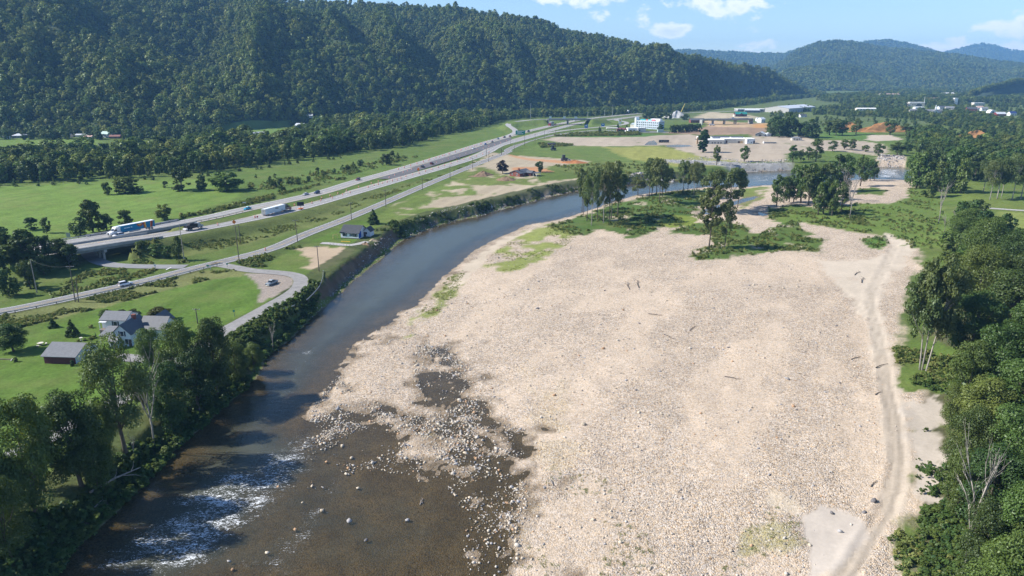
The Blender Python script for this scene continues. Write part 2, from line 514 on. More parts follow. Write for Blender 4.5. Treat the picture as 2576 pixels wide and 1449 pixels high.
def heights(X, Y):
    """ground level over the whole valley; also returns the distance to water"""
    dR = np.minimum.reduce([sdf_near(RIVER, X, Y, 90), sdf_near(SLOUGH, X, Y, 90), sdf_near(SLOUGH2, X, Y, 90), sdf_near(FARW, X, Y, 90)])
    dB = sdf_near(BAR, X, Y, 90)
    up = 5 + .35 * fbm(X, Y, 70, 3, 1) + .12 * fbm(X, Y, 9, 3, 2)
    up += np.clip((Y - 1500) / 2500, 0, 1) * 4
    wR = ss(.6, 5.2 + 1.6 * fbm(X, Y, 14, 3, 3), dR + .9 * fbm(X, Y, 4, 2, 9))
    wB = ss(0, 26, dB + 5 * fbm(X, Y, 20, 3, 4))
    nz = fbm(X, Y, 5.0, 4, 5)
    nz2 = fbm(X, Y, 26, 3, 6)
    rag = ss(-62, -40, X) * (1 - ss(205, 250, Y))              # the near shore is ragged: spits, puddles, cobble islands
    nzf = fbm(X, Y, 2.0, 3, 7)
    dR = dR + rag * (2.6 * fbm(X, Y, 11, 3, 8) + 1.3 * nzf)
    low = .10 + np.clip(dR, 0, 90) * (.022 - .009 * rag) + (.20 + .10 * rag) * nz * ss(0, 10, dR + 4) + .45 * nz2 * ss(8, 45, dR)
    low = low - .15 * rag * ss(-3, 6, -sdf_near(WETZ, X, Y, 30) + 3 * nz)
    mound = ss(330, 390, Y) * (1 - ss(470, 520, Y)) * ss(4, 16, dR)        # the wooded part of the bar is hummocky
    low = low + mound * (.9 * np.abs(nz2) + .5 * np.abs(nz) + .3)
    zr = .25 + (up - .25) * wR
    zb = low + (up - low) * wB * ss(0, 7, dB)
    z = np.where(dB < 0, low, np.minimum(zr, zb))
    sh = ss(-66, -44, X - (Y - 97) * .06 + 4 * nz2) * (1 - ss(190, 225, Y))
    m = (Y < 330) & (X > 20) & (dB < 6)
    if m.any():
        z[m] += rut(dline(TRACK, X[m], Y[m])[0]) + .6 * rut(dline(TRACK2, X[m], Y[m])[0])
    bed = np.maximum(-.085 * (-dR), -1.3) + .16 * nz
    shal = np.maximum(-.016 * (-dR), -.24) - .22 * ss(13, 20, -dR) + .26 * nz + .12 * nzf
    bedz = bed + (shal - bed) * sh
    z = np.where(dR < 0, np.minimum(bedz, .22), z)
    return z, dR, dB
def levelled(X, Y, z):
    for nm, L, w in ROADS:
        lo, hi = L[:, :2].min(0) - 25, L[:, :2].max(0) + 25
        m = (X > lo[0]) & (X < hi[0]) & (Y > lo[1]) & (Y < hi[1])
        if not m.any() or nm == 'OVER':
            continue
        d, zr = dline(L, X[m], Y[m], L[:, 2])
        run = np.where(zr > 7, 11.0, 7.0)
        k = 1 - ss(0, 1, (d - w / 2 - 1.2) / run)
        if nm in ('EAST', 'WEST'):
            inside = (X[m] > gx0) & (X[m] < gx1) & (Y[m] < 420)
            k = np.where(inside, 0, k)
        z[m] = z[m] * (1 - k) + (zr - .14) * k
    # ramp abutments of the far overpass
    d, zr = dline(OVER, X, Y, OVER[:, 2])
    u0, u1 = G(*C(18, (900, 244)), 14)[0], G(*C(18, (1620, 240)), 14)[0]
    k = (1 - ss(0, 1, (d - 6.5) / 14)) * ((X < u0) | (X > u1))
    z[:] = z * (1 - k) + (zr - .14) * k
    return z
def ground_z(x, y):
    """ground level read back from the built sheet"""
    X, Y = np.atleast_1d(np.asarray(x, float)), np.atleast_1d(np.asarray(y, float))
    nr, nc = GRID.shape
    r = np.clip(np.log(np.maximum(Y, 46.01) / 46) / GSTEP, 0, nr - 1.001)
    c = np.clip((X / (Y + 25) + 1.22) / 2.44 * (nc - 1), 0, nc - 1.001)
    i, j = r.astype(int), c.astype(int)
    fr, fc = r - i, c - j
    z = (GRID[i, j] * (1 - fc) + GRID[i, j + 1] * fc) * (1 - fr) + (GRID[i + 1, j] * (1 - fc) + GRID[i + 1, j + 1] * fc) * fr
    m = Y > 640
    if m.any():
        z[m] = np.maximum(z[m], hill_z(X[m], Y[m]))
    return z
GSTEP, GRID = .0078, None
def gz(x, y):
    return float(ground_z([x], [y])[0])

# ------------------------------------------------------------------ hills: (pixel column, base row, crest row, crest distance)
HILLS = {}
def hill(name, cols, crest_noise, gully, nu=200, nt_=46, prof=1.0, seed=1, zb=4.0, back=True):
    cols = np.array(cols, float)
    u = np.linspace(cols[0, 0], cols[-1, 0], nu)
    vb, vc, Yc = (np.interp(u, cols[:, 0], cols[:, i]) for i in (1, 2, 3))
    for a in (vb, vc, Yc):
        a[1:-1] = (a[:-2] + 2 * a[1:-1] + a[2:]) / 4
    B = np.array([(*G(a, b, zb), zb) for a, b in zip(u, vb)])
    Cc = np.array([at(a, b, y) for a, b, y in zip(u, vc, Yc)])
    t = np.linspace(0, 1, nt_)
    along = np.concatenate([[0], np.cumsum(np.linalg.norm(np.diff(Cc[:, :2], axis=0), axis=1))])
    T, A = np.meshgrid(t, along)
    X = B[:, None, 0] + (Cc[:, None, 0] - B[:, None, 0]) * T
    Y = B[:, None, 1] + (Cc[:, None, 1] - B[:, None, 1]) * T
    Hh = (Cc[:, 2] - zb)[:, None]
    Z = zb + Hh * (T ** prof)
    g = 1 - 2 * np.abs(fbm(A + 60 * np.sin(T * 2.5), T * 260, gully[1], 3, seed))       # spurs and hollows
    Z += gully[0] * np.sin(np.pi * T) ** .8 * (1 - ss(.45, .92, T)) * (g - .45) * np.clip(Hh / 120, .15, 1)
    Z += crest_noise * fbm(A, T * 300, 70, 3, seed + 4) * ss(0, .3, T)
    Z[:, 0] = zb - 3
    if back:
        nb = 7
        dv = (Cc - B)[:, None, :2] * np.linspace(.12, .9, nb)[None, :, None]
        Xb = Cc[:, None, 0] + dv[..., 0]
        Yb = Cc[:, None, 1] + dv[..., 1]
        Zb = Z[:, -1:] - Hh * np.linspace(.06, .8, nb)[None, :] ** 1.2
        X, Y, Z = np.concatenate([X, Xb], 1), np.concatenate([Y, Yb], 1), np.concatenate([Z, Zb], 1)
    HILLS[name] = (X, Y, Z, nt_)
    return X, Y, Z
hill('ridge', [(-900, 352, -169, 1500), (-400, 350, -144, 1560), (0, 347, -104, 1640), (300, 345, -64, 1700), (520, 336, -27, 1760), (755, 318, 15, 1830), (880, 306, 20, 1880), (950, 302, 23, 1900),
               (1125, 294, 23, 1940), (1200, 291, 35, 1950), (1287, 288, 49, 1980), (1362, 286, 57, 1980), (1412, 284, 79, 2000), (1537, 280, 105, 2030), (1712, 272, 149, 2080), (1837, 263, 167, 2150),
               (1952, 252, 193, 2300), (2037, 243, 235, 2420), (2075, 238, 257, 2500)], 7, (130, 330), nu=300, nt_=64, prof=.92, seed=3)
hill('foot_hill', [(1900, 232, 228, 3000), (1982, 231, 180, 3350), (2087, 231, 170, 3450), (2137, 231, 170, 3500), (2212, 231, 203, 3500), (2255, 231, 230, 3300)], 8, (25, 200), nu=90, nt_=28, seed=5)
hill('far_hill', [(1880, 226, 200, 4300), (1952, 226, 166, 4600), (2012, 226, 127, 4700), (2057, 226, 109, 4800), (2112, 226, 106, 4900), (2177, 227, 114, 4900), (2237, 228, 123, 4900), (2337, 230, 135, 4800), (2437, 231, 145, 4700), (2575, 232, 167, 4600), (2800, 234, 190, 4300), (3100, 236, 200, 4000)], 12, (55, 330), nu=170, nt_=40, seed=8)
hill('low_far_ridge', [(1600, 215, 140, 6800), (1727, 215, 129, 6800), (1787, 215, 133, 6700), (1862, 215, 136, 6700), (1972, 215, 140, 6600), (2057, 215, 112, 6600), (2130, 215, 118, 6600)], 10, (40, 420), nu=90, nt_=20, seed=12)
hill('back_peak', [(2110, 210, 135, 6900), (2177, 210, 109, 6900), (2212, 210, 104, 7000), (2280, 210, 112, 7000), (2352, 210, 133, 6900), (2420, 212, 150, 6800)], 10, (40, 420), nu=80, nt_=20, seed=14)
hill('distant_peak', [(2340, 205, 145, 8800), (2377, 205, 133, 8900), (2437, 205, 119, 9000), (2472, 205, 112, 9000), (2505, 205, 117, 9000), (2537, 205, 129, 9000), (2600, 205, 134, 9000), (2760, 205, 128, 9000), (3000, 205, 150, 9000)], 10, (40, 500), nu=100, nt_=20, seed=16)
hill('wooded_knoll', [(2440, 246, 240, 2050), (2490, 246, 226, 2150), (2540, 246, 212, 2250), (2600, 246, 204, 2300), (2750, 250, 190, 2300), (2950, 255, 215, 2200)], 5, (12, 150), nu=60, nt_=20, seed=18)
PASTURE = C(27, (-560, 330), (0, 320), (300, 420), (700, 400), (1100, 330), (1250, 290), (1000, 265), (700, 210), (520, 190), (300, 215), (0, 190), (-200, 230))

# coarse lookup of the ridge foot for things that stand on it
def hill_z(X, Y):
    out = np.full(X.shape, -1e3)
    for nm in ('ridge', 'wooded_knoll'):
        HX, HY, HZ, k = HILLS[nm]
        HX, HY, HZ = HX[:, :k], HY[:, :k], HZ[:, :k]
        m = np.nonzero((X > HX.min() - 5) & (X < HX.max() + 5) & (Y > HY.min() - 5) & (Y < HY.max() + 5))[0]
        for i in m[:6000]:
            d = (HX - X[i]) ** 2 + (HY - Y[i]) ** 2
            j = np.unravel_index(np.argmin(d), d.shape)
            if d[j] < 900 and j[1] > 0:
                out[i] = HZ[j]
    return out

TRACK = np.array([G(*q, .9) for q in C(10, (650, 330), (540, 560), (440, 760), (430, 900), (480, 1050), (520, 1250), (560, 1449)) + C(9, (885, 130), (915, 260), (950, 400), (965, 550), (975, 700), (950, 850), (900, 1000), (830, 1130), (730, 1300), (600, 1500))])
TRACK2 = np.array([G(*q, .9) for q in C(10, (0, 590), (180, 760), (330, 900), (420, 1000))])
def rut(d):
    return -.14 * np.exp(-((d - .95) / .5) ** 2) + .13 * np.exp(-((d - 2.3) / .6) ** 2)
# ------------------------------------------------------------------ what covers the ground: outline, colour, soft edge (m), ragged edge (m), stones, plants, patchiness
GRASS, LAWN, MEADOW = (.094, .138, .032), (.085, .145, .026), (.118, .185, .038)
ROUGH = (.078, .112, .030)
DIRT, TAN, ORANGE, BROWN = (.36, .30, .23), (.47, .40, .315), (.42, .22, .11), (.27, .19, .13)
GRAV = (.53, .43, .33)
ZONES = [
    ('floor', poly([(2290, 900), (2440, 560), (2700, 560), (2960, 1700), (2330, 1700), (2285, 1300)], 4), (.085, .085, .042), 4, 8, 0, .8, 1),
    # name, outline, colour, edge, ragged, stones, plants, patch (1 = solid)
    ('valley', poly([(1500, 300), (2600, 330), (2700, 232), (1900, 232), (1400, 285)], 5), (.10, .13, .05), 30, 60, 0, .8, .6),
    ('meadow', poly([(-400, 470), (0, 470), (330, 455), (620, 450), (760, 430), (690, 470), (560, 510), (430, 555), (250, 590), (60, 600), (-400, 660)], 5), MEADOW, 4, 6, 0, 1, 1),
    ('meadow', poly([(-400, 400), (250, 385), (250, 350), (-400, 340)], 5), MEADOW, 8, 12, 0, 1, 1),
    ('scrub', poly(C(2, (0, 680), (400, 650), (900, 600), (1400, 540), (1700, 470), (2100, 400), (2450, 250), (2500, 300), (2100, 450), (1500, 600), (900, 760), (400, 880), (0, 950)), 5), (.092, .142, .032), 4, 8, 0, 1, 1),
    ('verge', poly(C(2, (-2000, 1520), (0, 1150), (700, 985), (1300, 840), (1900, 690), (2576, 450), (2576, 480), (2000, 650), (1600, 800), (1000, 1060), (400, 1260), (-600, 1480)), 5), (.115, .142, .042), 3, 4, 0, 1, 1),
    ('lawn', poly(C(5, (200, 830), (700, 700), (1200, 590), (1700, 460), (2000, 380), (2300, 350), (2450, 440), (2450, 550), (2350, 700), (2150, 800), (1900, 900), (1500, 1200), (900, 1600), (0, 2000), (-900, 2000), (-900, 900)), 5), LAWN, 1.0, 1.2, 0, .9, 1),
    ('lawn', poly(C(6, (1010, 190), (1280, 60), (1400, 0), (2000, -80), (1760, 80), (1640, 190), (1500, 220), (1300, 190)), 5), LAWN, 1.5, 2, 0, .9, 1),
    ('verge', poly(C(5, (-400, 800), (0, 720), (700, 585), (1300, 445), (1900, 300), (2320, 300), (2330, 345), (2000, 378), (1500, 505), (1000, 642), (600, 745), (200, 845), (-400, 980)), 5), (.145, .160, .058), 1, 2, 0, 1, 1),
    ('bank_top', poly(C(6, (280, 380), (560, 270), (760, 190), (960, 200), (1000, 230), (820, 270), (700, 430), (420, 450)), 5), ROUGH, 1.5, 3, 0, 1, 1),
    ('lot', poly(C(6, (560, 440), (700, 330), (850, 250), (1150, 235), (1420, 240), (1300, 330), (1150, 450), (1060, 470)), 5), (.10, .148, .032), 1.5, 3, 0, 1, 1),
    ('lot', poly(C(6, (840, 262), (1100, 238), (1390, 262), (1330, 330), (1160, 430), (1050, 455), (960, 430), (980, 340), (940, 300)), 5), (.40, .31, .215), 1.5, 3.5, .1, 0, 1),
    ('pull_in', poly(C(6, (400, 500), (560, 488), (760, 505), (860, 545), (820, 620), (700, 690), (520, 770), (505, 740), (530, 640), (480, 560)), 5), (.30, .255, .215), .8, 1.2, .5, 0, 1),
    ('field', poly(C(3, (0, 560), (120, 480), (290, 500), (500, 510), (900, 540), (1100, 545), (950, 600), (650, 620), (540, 680), (560, 760), (930, 720), (960, 780), (600, 830), (300, 900), (0, 940), (-300, 1010), (-900, 1120), (-780, 960), (-300, 800)), 5), (.365, .305, .215), 3, 8, 0, .1, .88),
    ('field', poly(C(2, (1200, 1120), (1500, 960), (1850, 800), (2200, 780), (2250, 870), (1900, 900), (1700, 1000), (2000, 1000), (1500, 1130)), 5), (.12, .165, .04), 3, 6, 0, .9, .75),
    ('field', poly(C(2, (1930, 720), (2300, 600), (2576, 720), (2576, 780), (2200, 790)), 5), (.12, .155, .04), 3, 6, 0, .9, .7),
    ('field', poly(C(3, (0, 710), (480, 690), (560, 790), (200, 760), (0, 770)), 5), (.12, .155, .04), 3, 6, 0, .9, .7),
    ('red_dirt', poly(C(3, (310, 620), (420, 612), (560, 610), (720, 655), (640, 662), (520, 650), (330, 640)), 5), ORANGE, 1, 2, 0, 0, 1),
    ('red_dirt', poly(C(3, (290, 495), (360, 505), (480, 530), (800, 550), (1000, 565), (980, 580), (750, 575), (450, 545), (330, 515)), 5), (.42, .24, .13), 1, 2, 0, 0, 1),
    ('green_strip', poly(C(3, (560, 400), (700, 375), (880, 400), (1200, 410), (1750, 405), (1850, 440), (2100, 520), (2480, 560), (2540, 600), (2200, 610), (1800, 600), (1500, 555), (1100, 560), (700, 520), (350, 490)), 5), (.112, .160, .040), 3, 8, 0, 1, 1),
    ('crop_field', poly(C(3, (1200, 425), (1750, 412), (1880, 445), (2150, 525), (2480, 545), (2540, 590), (2200, 605), (1850, 605), (1500, 548), (1330, 500)), 5), (.24, .245, .07), 5, 12, 0, .8, .9),
    ('weeds', poly(C(3, (640, 610), (1100, 560), (1480, 560), (1850, 620), (1900, 700), (1480, 740), (1380, 760), (1000, 720), (950, 690)), 5), (.12, .158, .042), 3, 8, .1, 1, .85),
    ('dirt_field', poly(C(3, (600, 350), (760, 325), (1300, 330), (1700, 310), (2000, 300), (2576, 395), (2900, 400), (2900, 560), (2480, 560), (2150, 520), (1880, 445), (1750, 405), (1200, 415), (880, 410), (830, 390)), 5), DIRT, 4, 8, 0, .1, .93),
    ('dirt_field', poly(C(4, (0, 480), (480, 480), (640, 520), (1000, 520), (1270, 560), (1300, 640), (1150, 660), (800, 620), (400, 640), (0, 700)), 5), DIRT, 4, 10, 0, .2, .85),
    ('plowed_field', poly(C(3, (1750, 290), (2100, 245), (2170, 225), (2576, 225), (2576, 300), (2200, 310)), 5), BROWN, 6, 8, 0, 0, 1),
    ('plowed_field', poly(C(4, (-120, 395), (160, 400), (160, 470), (0, 475)), 5), BROWN, 6, 8, 0, 0, 1),
    ('dirt_field', poly(C(17, (300, 220), (700, 90), (1400, 100), (1900, 170), (2000, 240), (700, 240)), 5), (.40, .34, .235), 8, 20, 0, .2, .9),
    ('dirt_field', poly(C(17, (640, 290), (1200, 310), (1500, 340), (2200, 350), (2200, 480), (1500, 460), (700, 430)), 5), (.42, .30, .18), 5, 12, 0, .1, .85),
    ('red_dirt', poly(C(17, (1850, 380), (2200, 370), (2210, 480), (1900, 470)), 5), (.46, .25, .10), 3, 6, 0, 0, 1),
    ('grass_far', poly(C(18, (220, 350), (400, 285), (880, 258), (1080, 320), (800, 390), (420, 480), (340, 450)), 5), (.115, .165, .042), 5, 8, 0, 1, 1),
    ('grass_far', poly(C(18, (1540, 300), (1700, 260), (2100, 270), (2300, 300), (2100, 340), (1500, 380), (1200, 400)), 5), (.115, .162, .042), 5, 8, 0, 1, 1),
    ('green_strip', poly(C(18, (970, 560), (1480, 490), (2300, 480), (2576, 500), (3000, 520), (2576, 560), (1500, 565)), 5), (.08, .155, .035), 3, 6, 0, 1, 1),
    ('pavement', poly(C(16, (640, 590), (740, 520), (1200, 560), (1700, 560), (1650, 600), (1300, 590)), 5), (.20, .20, .205), 2, 3, 0, 0, 1),
    ('gravel_bar', poly(C(4, (1190, 690), (1440, 700), (1440, 775), (1190, 765)), 1), GRAV, 2, 6, 1, 0, 1),
    ('grass_right', poly(C(4, (1940, 960), (2050, 920), (2180, 930), (2300, 1060), (2576, 1100), (2900, 1150), (2900, 1500), (2400, 1300), (2200, 1150), (2000, 1060)), 5), (.12, .160, .036), 3, 5, 0, 1, 1),
    ('grass_right', poly(C(4, (2280, 1190), (2576, 1200), (2900, 1220), (2900, 1449), (2560, 1400)), 5), (.19, .23, .06), 3, 5, 0, 1, .8),
    ('far_bank', poly(C(4, (640, 440), (1120, 440), (1400, 500), (1300, 530), (900, 510), (640, 500)), 5), (.09, .16, .035), 5, 10, 0, 1, 1),
    ('far_bank', poly(C(4, (1120, 470), (1330, 470), (1430, 515), (1200, 530), (1090, 515)), 5), (.45, .38, .30), 3, 6, 0, 0, 1),
    ('pasture', poly(PASTURE, 10), (.11, .185, .045), 6, 8, 0, 1, 1),
]
BARZ = [  # cover on the bar itself, painted after the gravel
    ('veg_bar', poly(C(11, (0, 590), (130, 570), (300, 515), (560, 410), (700, 385), (950, 325), (1250, 295), (1400, 290), (1450, 330), (1330, 380), (1250, 470), (1240, 520), (1050, 525), (940, 560), (990, 620), (850, 680), (830, 720), (720, 720), (650, 690), (450, 640), (330, 690), (150, 680), (60, 640)), .8), (.072, .120, .028), 2, 8, .1, 1, .84),
    ('veg_bar', poly(C(11, (1190, 880), (1250, 840), (1400, 790), (1370, 700), (1050, 690), (1100, 640), (1300, 590), (1450, 560), (1650, 600), (1720, 690), (1850, 660), (1950, 590), (2100, 580), (2150, 660), (2310, 730), (2280, 850), (2000, 835), (1800, 880), (1500, 910), (1260, 920)), .8), (.080, .125, .028), 2, 9, .1, 1, .78),
    ('veg_bar', poly(C(11, (900, 560), (1050, 520), (1300, 520), (1240, 590), (1100, 640), (990, 640)), .5), (.15, .19, .035), 2, 5, 0, 1, .95),
    ('veg_bar', poly(C(11, (1560, 300), (1800, 270), (1900, 280), (1800, 380), (1640, 450), (1600, 410), (1650, 370), (1600, 350)), .8), (.15, .19, .05), 2, 6, .2, 1, .7),
    ('veg_bar', poly(C(11, (1840, 540), (1900, 470), (2050, 440), (2300, 480), (2576, 480), (2700, 600), (2576, 640), (2300, 600), (2080, 570)), .8), (.085, .13, .03), 2, 6, 0, 1, .95),
    ('veg_bar', poly(C(4, (160, 1150), (600, 1200), (1000, 1130), (1300, 1150), (1480, 1080), (1480, 980), (1600, 960), (1760, 1060), (1860, 1449), (1850, 1560), (1500, 1560), (1350, 1449), (900, 1380), (500, 1300), (200, 1290)), 1), (.108, .160, .034), 2, 5, 0, 1, 1),
    ('veg_bar', poly(C(4, (980, 990), (1150, 960), (1300, 1000), (1250, 1050), (1000, 1040)), 1), (.082, .125, .028), 1.5, 3, 0, 1, 1),
    ('veg_bar', poly(C(10, (330, 290), (560, 280), (590, 340), (500, 400), (420, 380)), 1), (.09, .16, .032), 1, 3, .2, 1, .75),
    ('veg_bar', poly(C(10, (620, 1230), (760, 1200), (800, 1120), (1000, 1180), (1300, 1330), (1400, 1500), (900, 1560), (700, 1480)), 1), (.092, .138, .03), 1.5, 3, 0, 1, 1),
    ('veg_bar', poly(C(9, (890, 205), (960, 120), (1060, 60), (1350, 30), (1350, 260), (1200, 230), (1060, 235)), 1), (.10, .145, .032), 1, 2, 0, 1, 1),
    ('veg_bar', poly(C(9, (1080, 380), (1160, 340), (1260, 420), (1400, 480), (1400, 640), (1250, 470), (1120, 440)), 1), (.12, .14, .045), 1, 3, 0, 1, .6),
    ('veg_bar', poly(C(9, (930, 1160), (1100, 1060), (1300, 1200), (1500, 1300), (1500, 1500), (1000, 1500), (960, 1300)), 1), (.15, .15, .07), 1.5, 4, .5, .9, .5),
    ('thin_grass', poly(C(3, (700, 1130), (430, 1210), (260, 1330), (120, 1449), (40, 1560), (300, 1600), (560, 1520), (760, 1400), (930, 1290), (850, 1200)), .6), (.24, .27, .08), 3, 9, .35, .7, .62),
    ('thin_grass', poly([(1130, 690), (1175, 670), (1150, 730), (1100, 790), (1040, 850), (1000, 850), (1050, 790)], .6), (.23, .25, .085), 2, 6, .6, .6, .62),
    ('thin_grass', poly([(1055, 1075), (1120, 1062), (1160, 1110), (1150, 1150), (1090, 1140)], .4), (.25, .27, .09), 1, 3, .7, .5, .4),
    ('thin_grass', poly([(1320, 1260), (1400, 1180), (1520, 1200), (1620, 1340), (1700, 1460), (1300, 1460)], .5), (.30, .28, .12), 3, 8, .8, .4, .36),
    ('thin_grass', poly([(1900, 1300), (2000, 1260), (2060, 1460), (1800, 1460)], .5), (.38, .33, .20), 3, 8, .8, .4, .3),
    ('sand', poly(C(23, (1095, 690), (1210, 620), (1330, 570), (1700, 720), (1750, 830), (1850, 900), (1600, 1100), (1500, 1320), (1250, 1320), (1230, 1110), (1180, 1000), (1110, 820)), .9), (.47, .41, .345), .8, 1.2, 0, 0, 1),
    ('sand', poly([(1345, 575), (1290, 600), (1230, 640), (1190, 690), (1150, 720), (1110, 740), (1150, 690), (1190, 650), (1250, 605)], .3), (.50, .42, .32), 1.2, 2.5, .1, 0, 1),
    ('track', poly(C(10, (560, 250), (740, 330), (800, 400), (700, 560), (560, 700), (500, 850), (560, 1050), (600, 1250), (640, 1449), (480, 1449), (420, 1200), (400, 1000), (330, 900), (60, 600), (0, 500), (300, 500), (520, 460), (600, 360)), .9), (.50, .425, .335), 2, 4, .12, 0, .9),
    ('track', poly(C(9, (790, 0), (960, 0), (970, 130), (1000, 330), (1060, 560), (1090, 760), (1040, 950), (960, 1100), (850, 1240), (760, 1330), (650, 1500), (480, 1500), (700, 1300), (780, 1160), (840, 1040), (890, 900), (910, 700), (880, 500), (850, 300), (830, 130)), .9), (.46, .385, .30), 1.2, 2, .12, 0, 1),
    ('track', poly(C(9, (1010, 330), (1240, 260), (1300, 420), (1250, 600), (1300, 800), (1250, 980), (1120, 940), (1090, 760)), .9), (.45, .39, .32), 1.5, 3, .1, 0, .9),
    ('warm_gravel', poly([(1290, 1310), (1340, 1150), (1360, 980), (1330, 900), (1400, 960), (1440, 1160), (1430, 1300), (1300, 1460), (1255, 1450)], .5), (.52, .42, .30), 5, 10, .9, 0, .6),
    ('warm_gravel', poly(C(23, (850, 480), (1000, 470), (1200, 620), (1090, 690), (900, 640)), .8), (.51, .425, .32), 3, 3, .5, 0, 1),
]
def ramp(c, n):
    return np.array(c)[None, :] * n[:, None]
def sand_field(X, Y):
    """the flood sorted the bar into tongues of sand and cobble drawn out along the flow"""
    a, b = X * .91 - Y * .42, X * .42 + Y * .91
    return np.clip(ss(.02, .38, fbm(a, b * .5, 17, 5, 40) + .35 * fbm(X, Y, 60, 2, 43)) * .62 + .25 * ss(.2, .5, fbm(a, b * .4, 5, 3, 42)), 0, 1)
def cover(X, Y, Z, dR, dB):
    n = len(X)
    col = np.tile(np.array(GRASS), (n, 1))
    big = fbm(X, Y, 60, 4, 20)
    fine = fbm(X, Y, 7, 4, 21)
    fine2 = fbm(X, Y, 2.6, 3, 22)
    col *= (1 + .22 * big + .14 * fine)[:, None]
    grv, veg = np.zeros(n), np.full(n, 1.0)
    lab = np.full(n, 'ground', dtype=object)
    def paint(z):
        nm, P, c, soft, rag, g, v, patch = z
        lo, hi = P.min(0) - rag - soft - 2, P.max(0) + rag + soft + 2
        m = np.nonzero((X > lo[0]) & (X < hi[0]) & (Y > lo[1]) & (Y < hi[1]))[0]
        if not len(m):
            return
        d = -sdf(P, X[m], Y[m]) + rag * (.6 * fine[m] + .9 * fine2[m] * min(1, 3 / rag))
        w = ss(-soft * .45, soft * .45, d)
        if patch < 1:
            k = fbm(X[m], Y[m], 9 if len(m) < 40000 else 22, 4, 30 + int(P[0, 0]) % 9)
            w = w * ss(-.12, .12, k + (patch - .5) * 1.5)
        jit = 1 + (.16 * fbm((X[m] * .96 - Y[m] * .28), (X[m] * .28 + Y[m] * .96) * .05, 3.2, 2, 70) if nm in ('meadow', 'lawn', 'crop_field', 'dirt_field', 'plowed_field', 'field') else 0) + .13 * big[m] + .10 * fine[m] + .05 * fine2[m]
        col[m] = col[m] * (1 - w[:, None]) + ramp(c, jit) * w[:, None]
        grv[m] = grv[m] * (1 - w) + g * w
        veg[m] = veg[m] * (1 - w) + v * w
        nm2 = {'meadow': 'meadow', 'lawn': 'lawn', 'gravel_bar': 'gravel_bar', 'crop_field': 'crop_field', 'dirt_field': 'dirt_field', 'plowed_field': 'plowed_field', 'sand': 'sand_patch', 'track': 'dirt_track'}.get(nm)
        if nm2:
            lab[m[w > .5]] = nm2
    for z in ZONES:
        paint(z)
    # the bar: bare gravel, sandier in broad patches
    w = ss(-1.5, 1.5, -dB + 4 * fine)
    sandy = sand_field(X, Y)
    gc = ramp(GRAV, 1 + .10 * big + .10 * fine + .08 * fine2)
    gc = gc * (1 - .6 * sandy[:, None]) + .6 * sandy[:, None] * ramp((.56, .445, .33), 1 + .06 * fine)
    col[:] = col * (1 - w[:, None]) + gc * w[:, None]
    grv[:] = grv * (1 - w) + (1 - .62 * sandy) * w
    veg[:] = veg * (1 - w)
    lab[w > .5] = 'gravel_bar'
    for z in BARZ:
        paint(z)
    # wheel ruts in the track: damp soil in the tread, pale sand thrown up beside it
    m = np.nonzero((Y < 330) & (X > 20) & (dB < 6))[0]
    for L_, k in ((TRACK, 1), (TRACK2, .6)):
        d = dline(L_, X[m], Y[m])[0] + .5 * fine2[m] + .5 * fine[m]
        col[m] *= (1 - k * .26 * ss(-.6, .3, fine[m]) * np.exp(-((d - .95) / .5) ** 2) + k * .08 * np.exp(-((d - 2.3) / .7) ** 2))[:, None]
    # banks: raw earth on the left bank cut, then weeds; wet stone and bed under water
    left = (dB > 1) & (dR > 0) & (dR < 14) & (Y < 560)
    cutz = poly(C(6, (1000, 420), (1830, 60), (1850, 200), (1700, 330), (1300, 620), (1150, 820), (1000, 800), (1080, 600)), 2)
    dc = -sdf_near(cutz, X, Y, 60)
    raw = ss(-2, 2, dc + 2 * fine) * left * ss(5.0, 4.1, Z)
    col[:] = col * (1 - raw[:, None]) + ramp((.15, .105, .07), 1 + .5 * fine2 + .25 * fine) * raw[:, None]
    toe = left * ss(1.1, .4, Z + .4 * fine2)
    col[:] = col * (1 - toe[:, None]) + ramp((.18, .15, .12), 1 + .35 * fine2) * toe[:, None]
    grv[:] = np.maximum(grv * (1 - raw), toe)
    veg[:] = veg * (1 - np.maximum(raw, toe))
    weedy = left * (1 - raw) * (1 - toe) * ss(1.2, 2.2, Z)
    col[:] = col * (1 - .9 * weedy[:, None]) + ramp((.060, .075, .028), 1 + .4 * fine2) * .9 * weedy[:, None]
    # rubble on the far bank
    rub = poly(C(4, (-900, 730), (-700, 770), (-300, 795), (0, 805), (380, 795), (380, 760), (0, 768), (-500, 735)), 2)
    r = ss(-2, 2, -sdf_near(rub, X, Y, 60) + 3 * fine)
    col[:] = col * (1 - r[:, None]) + ramp((.27, .265, .255), 1 + .5 * fine2) * r[:, None]
    wet = ss(.16, .02, Z + .05 * fine2) * ((dR < 14) & (Y < 900))
    bedc = ramp((.235, .182, .125), 1 + .30 * fine + .25 * fine2)
    col[:] = col * (1 - wet[:, None]) + bedc * wet[:, None]
    veg[:] = veg * (1 - wet)
    grv[:] = np.where(wet > .5, .7, grv)
    lab[(Z < -.02) & (dR < 2)] = 'river_bed'
    return np.clip(col, .01, .9), np.clip(grv, 0, 1), np.clip(veg, 0, 1), lab

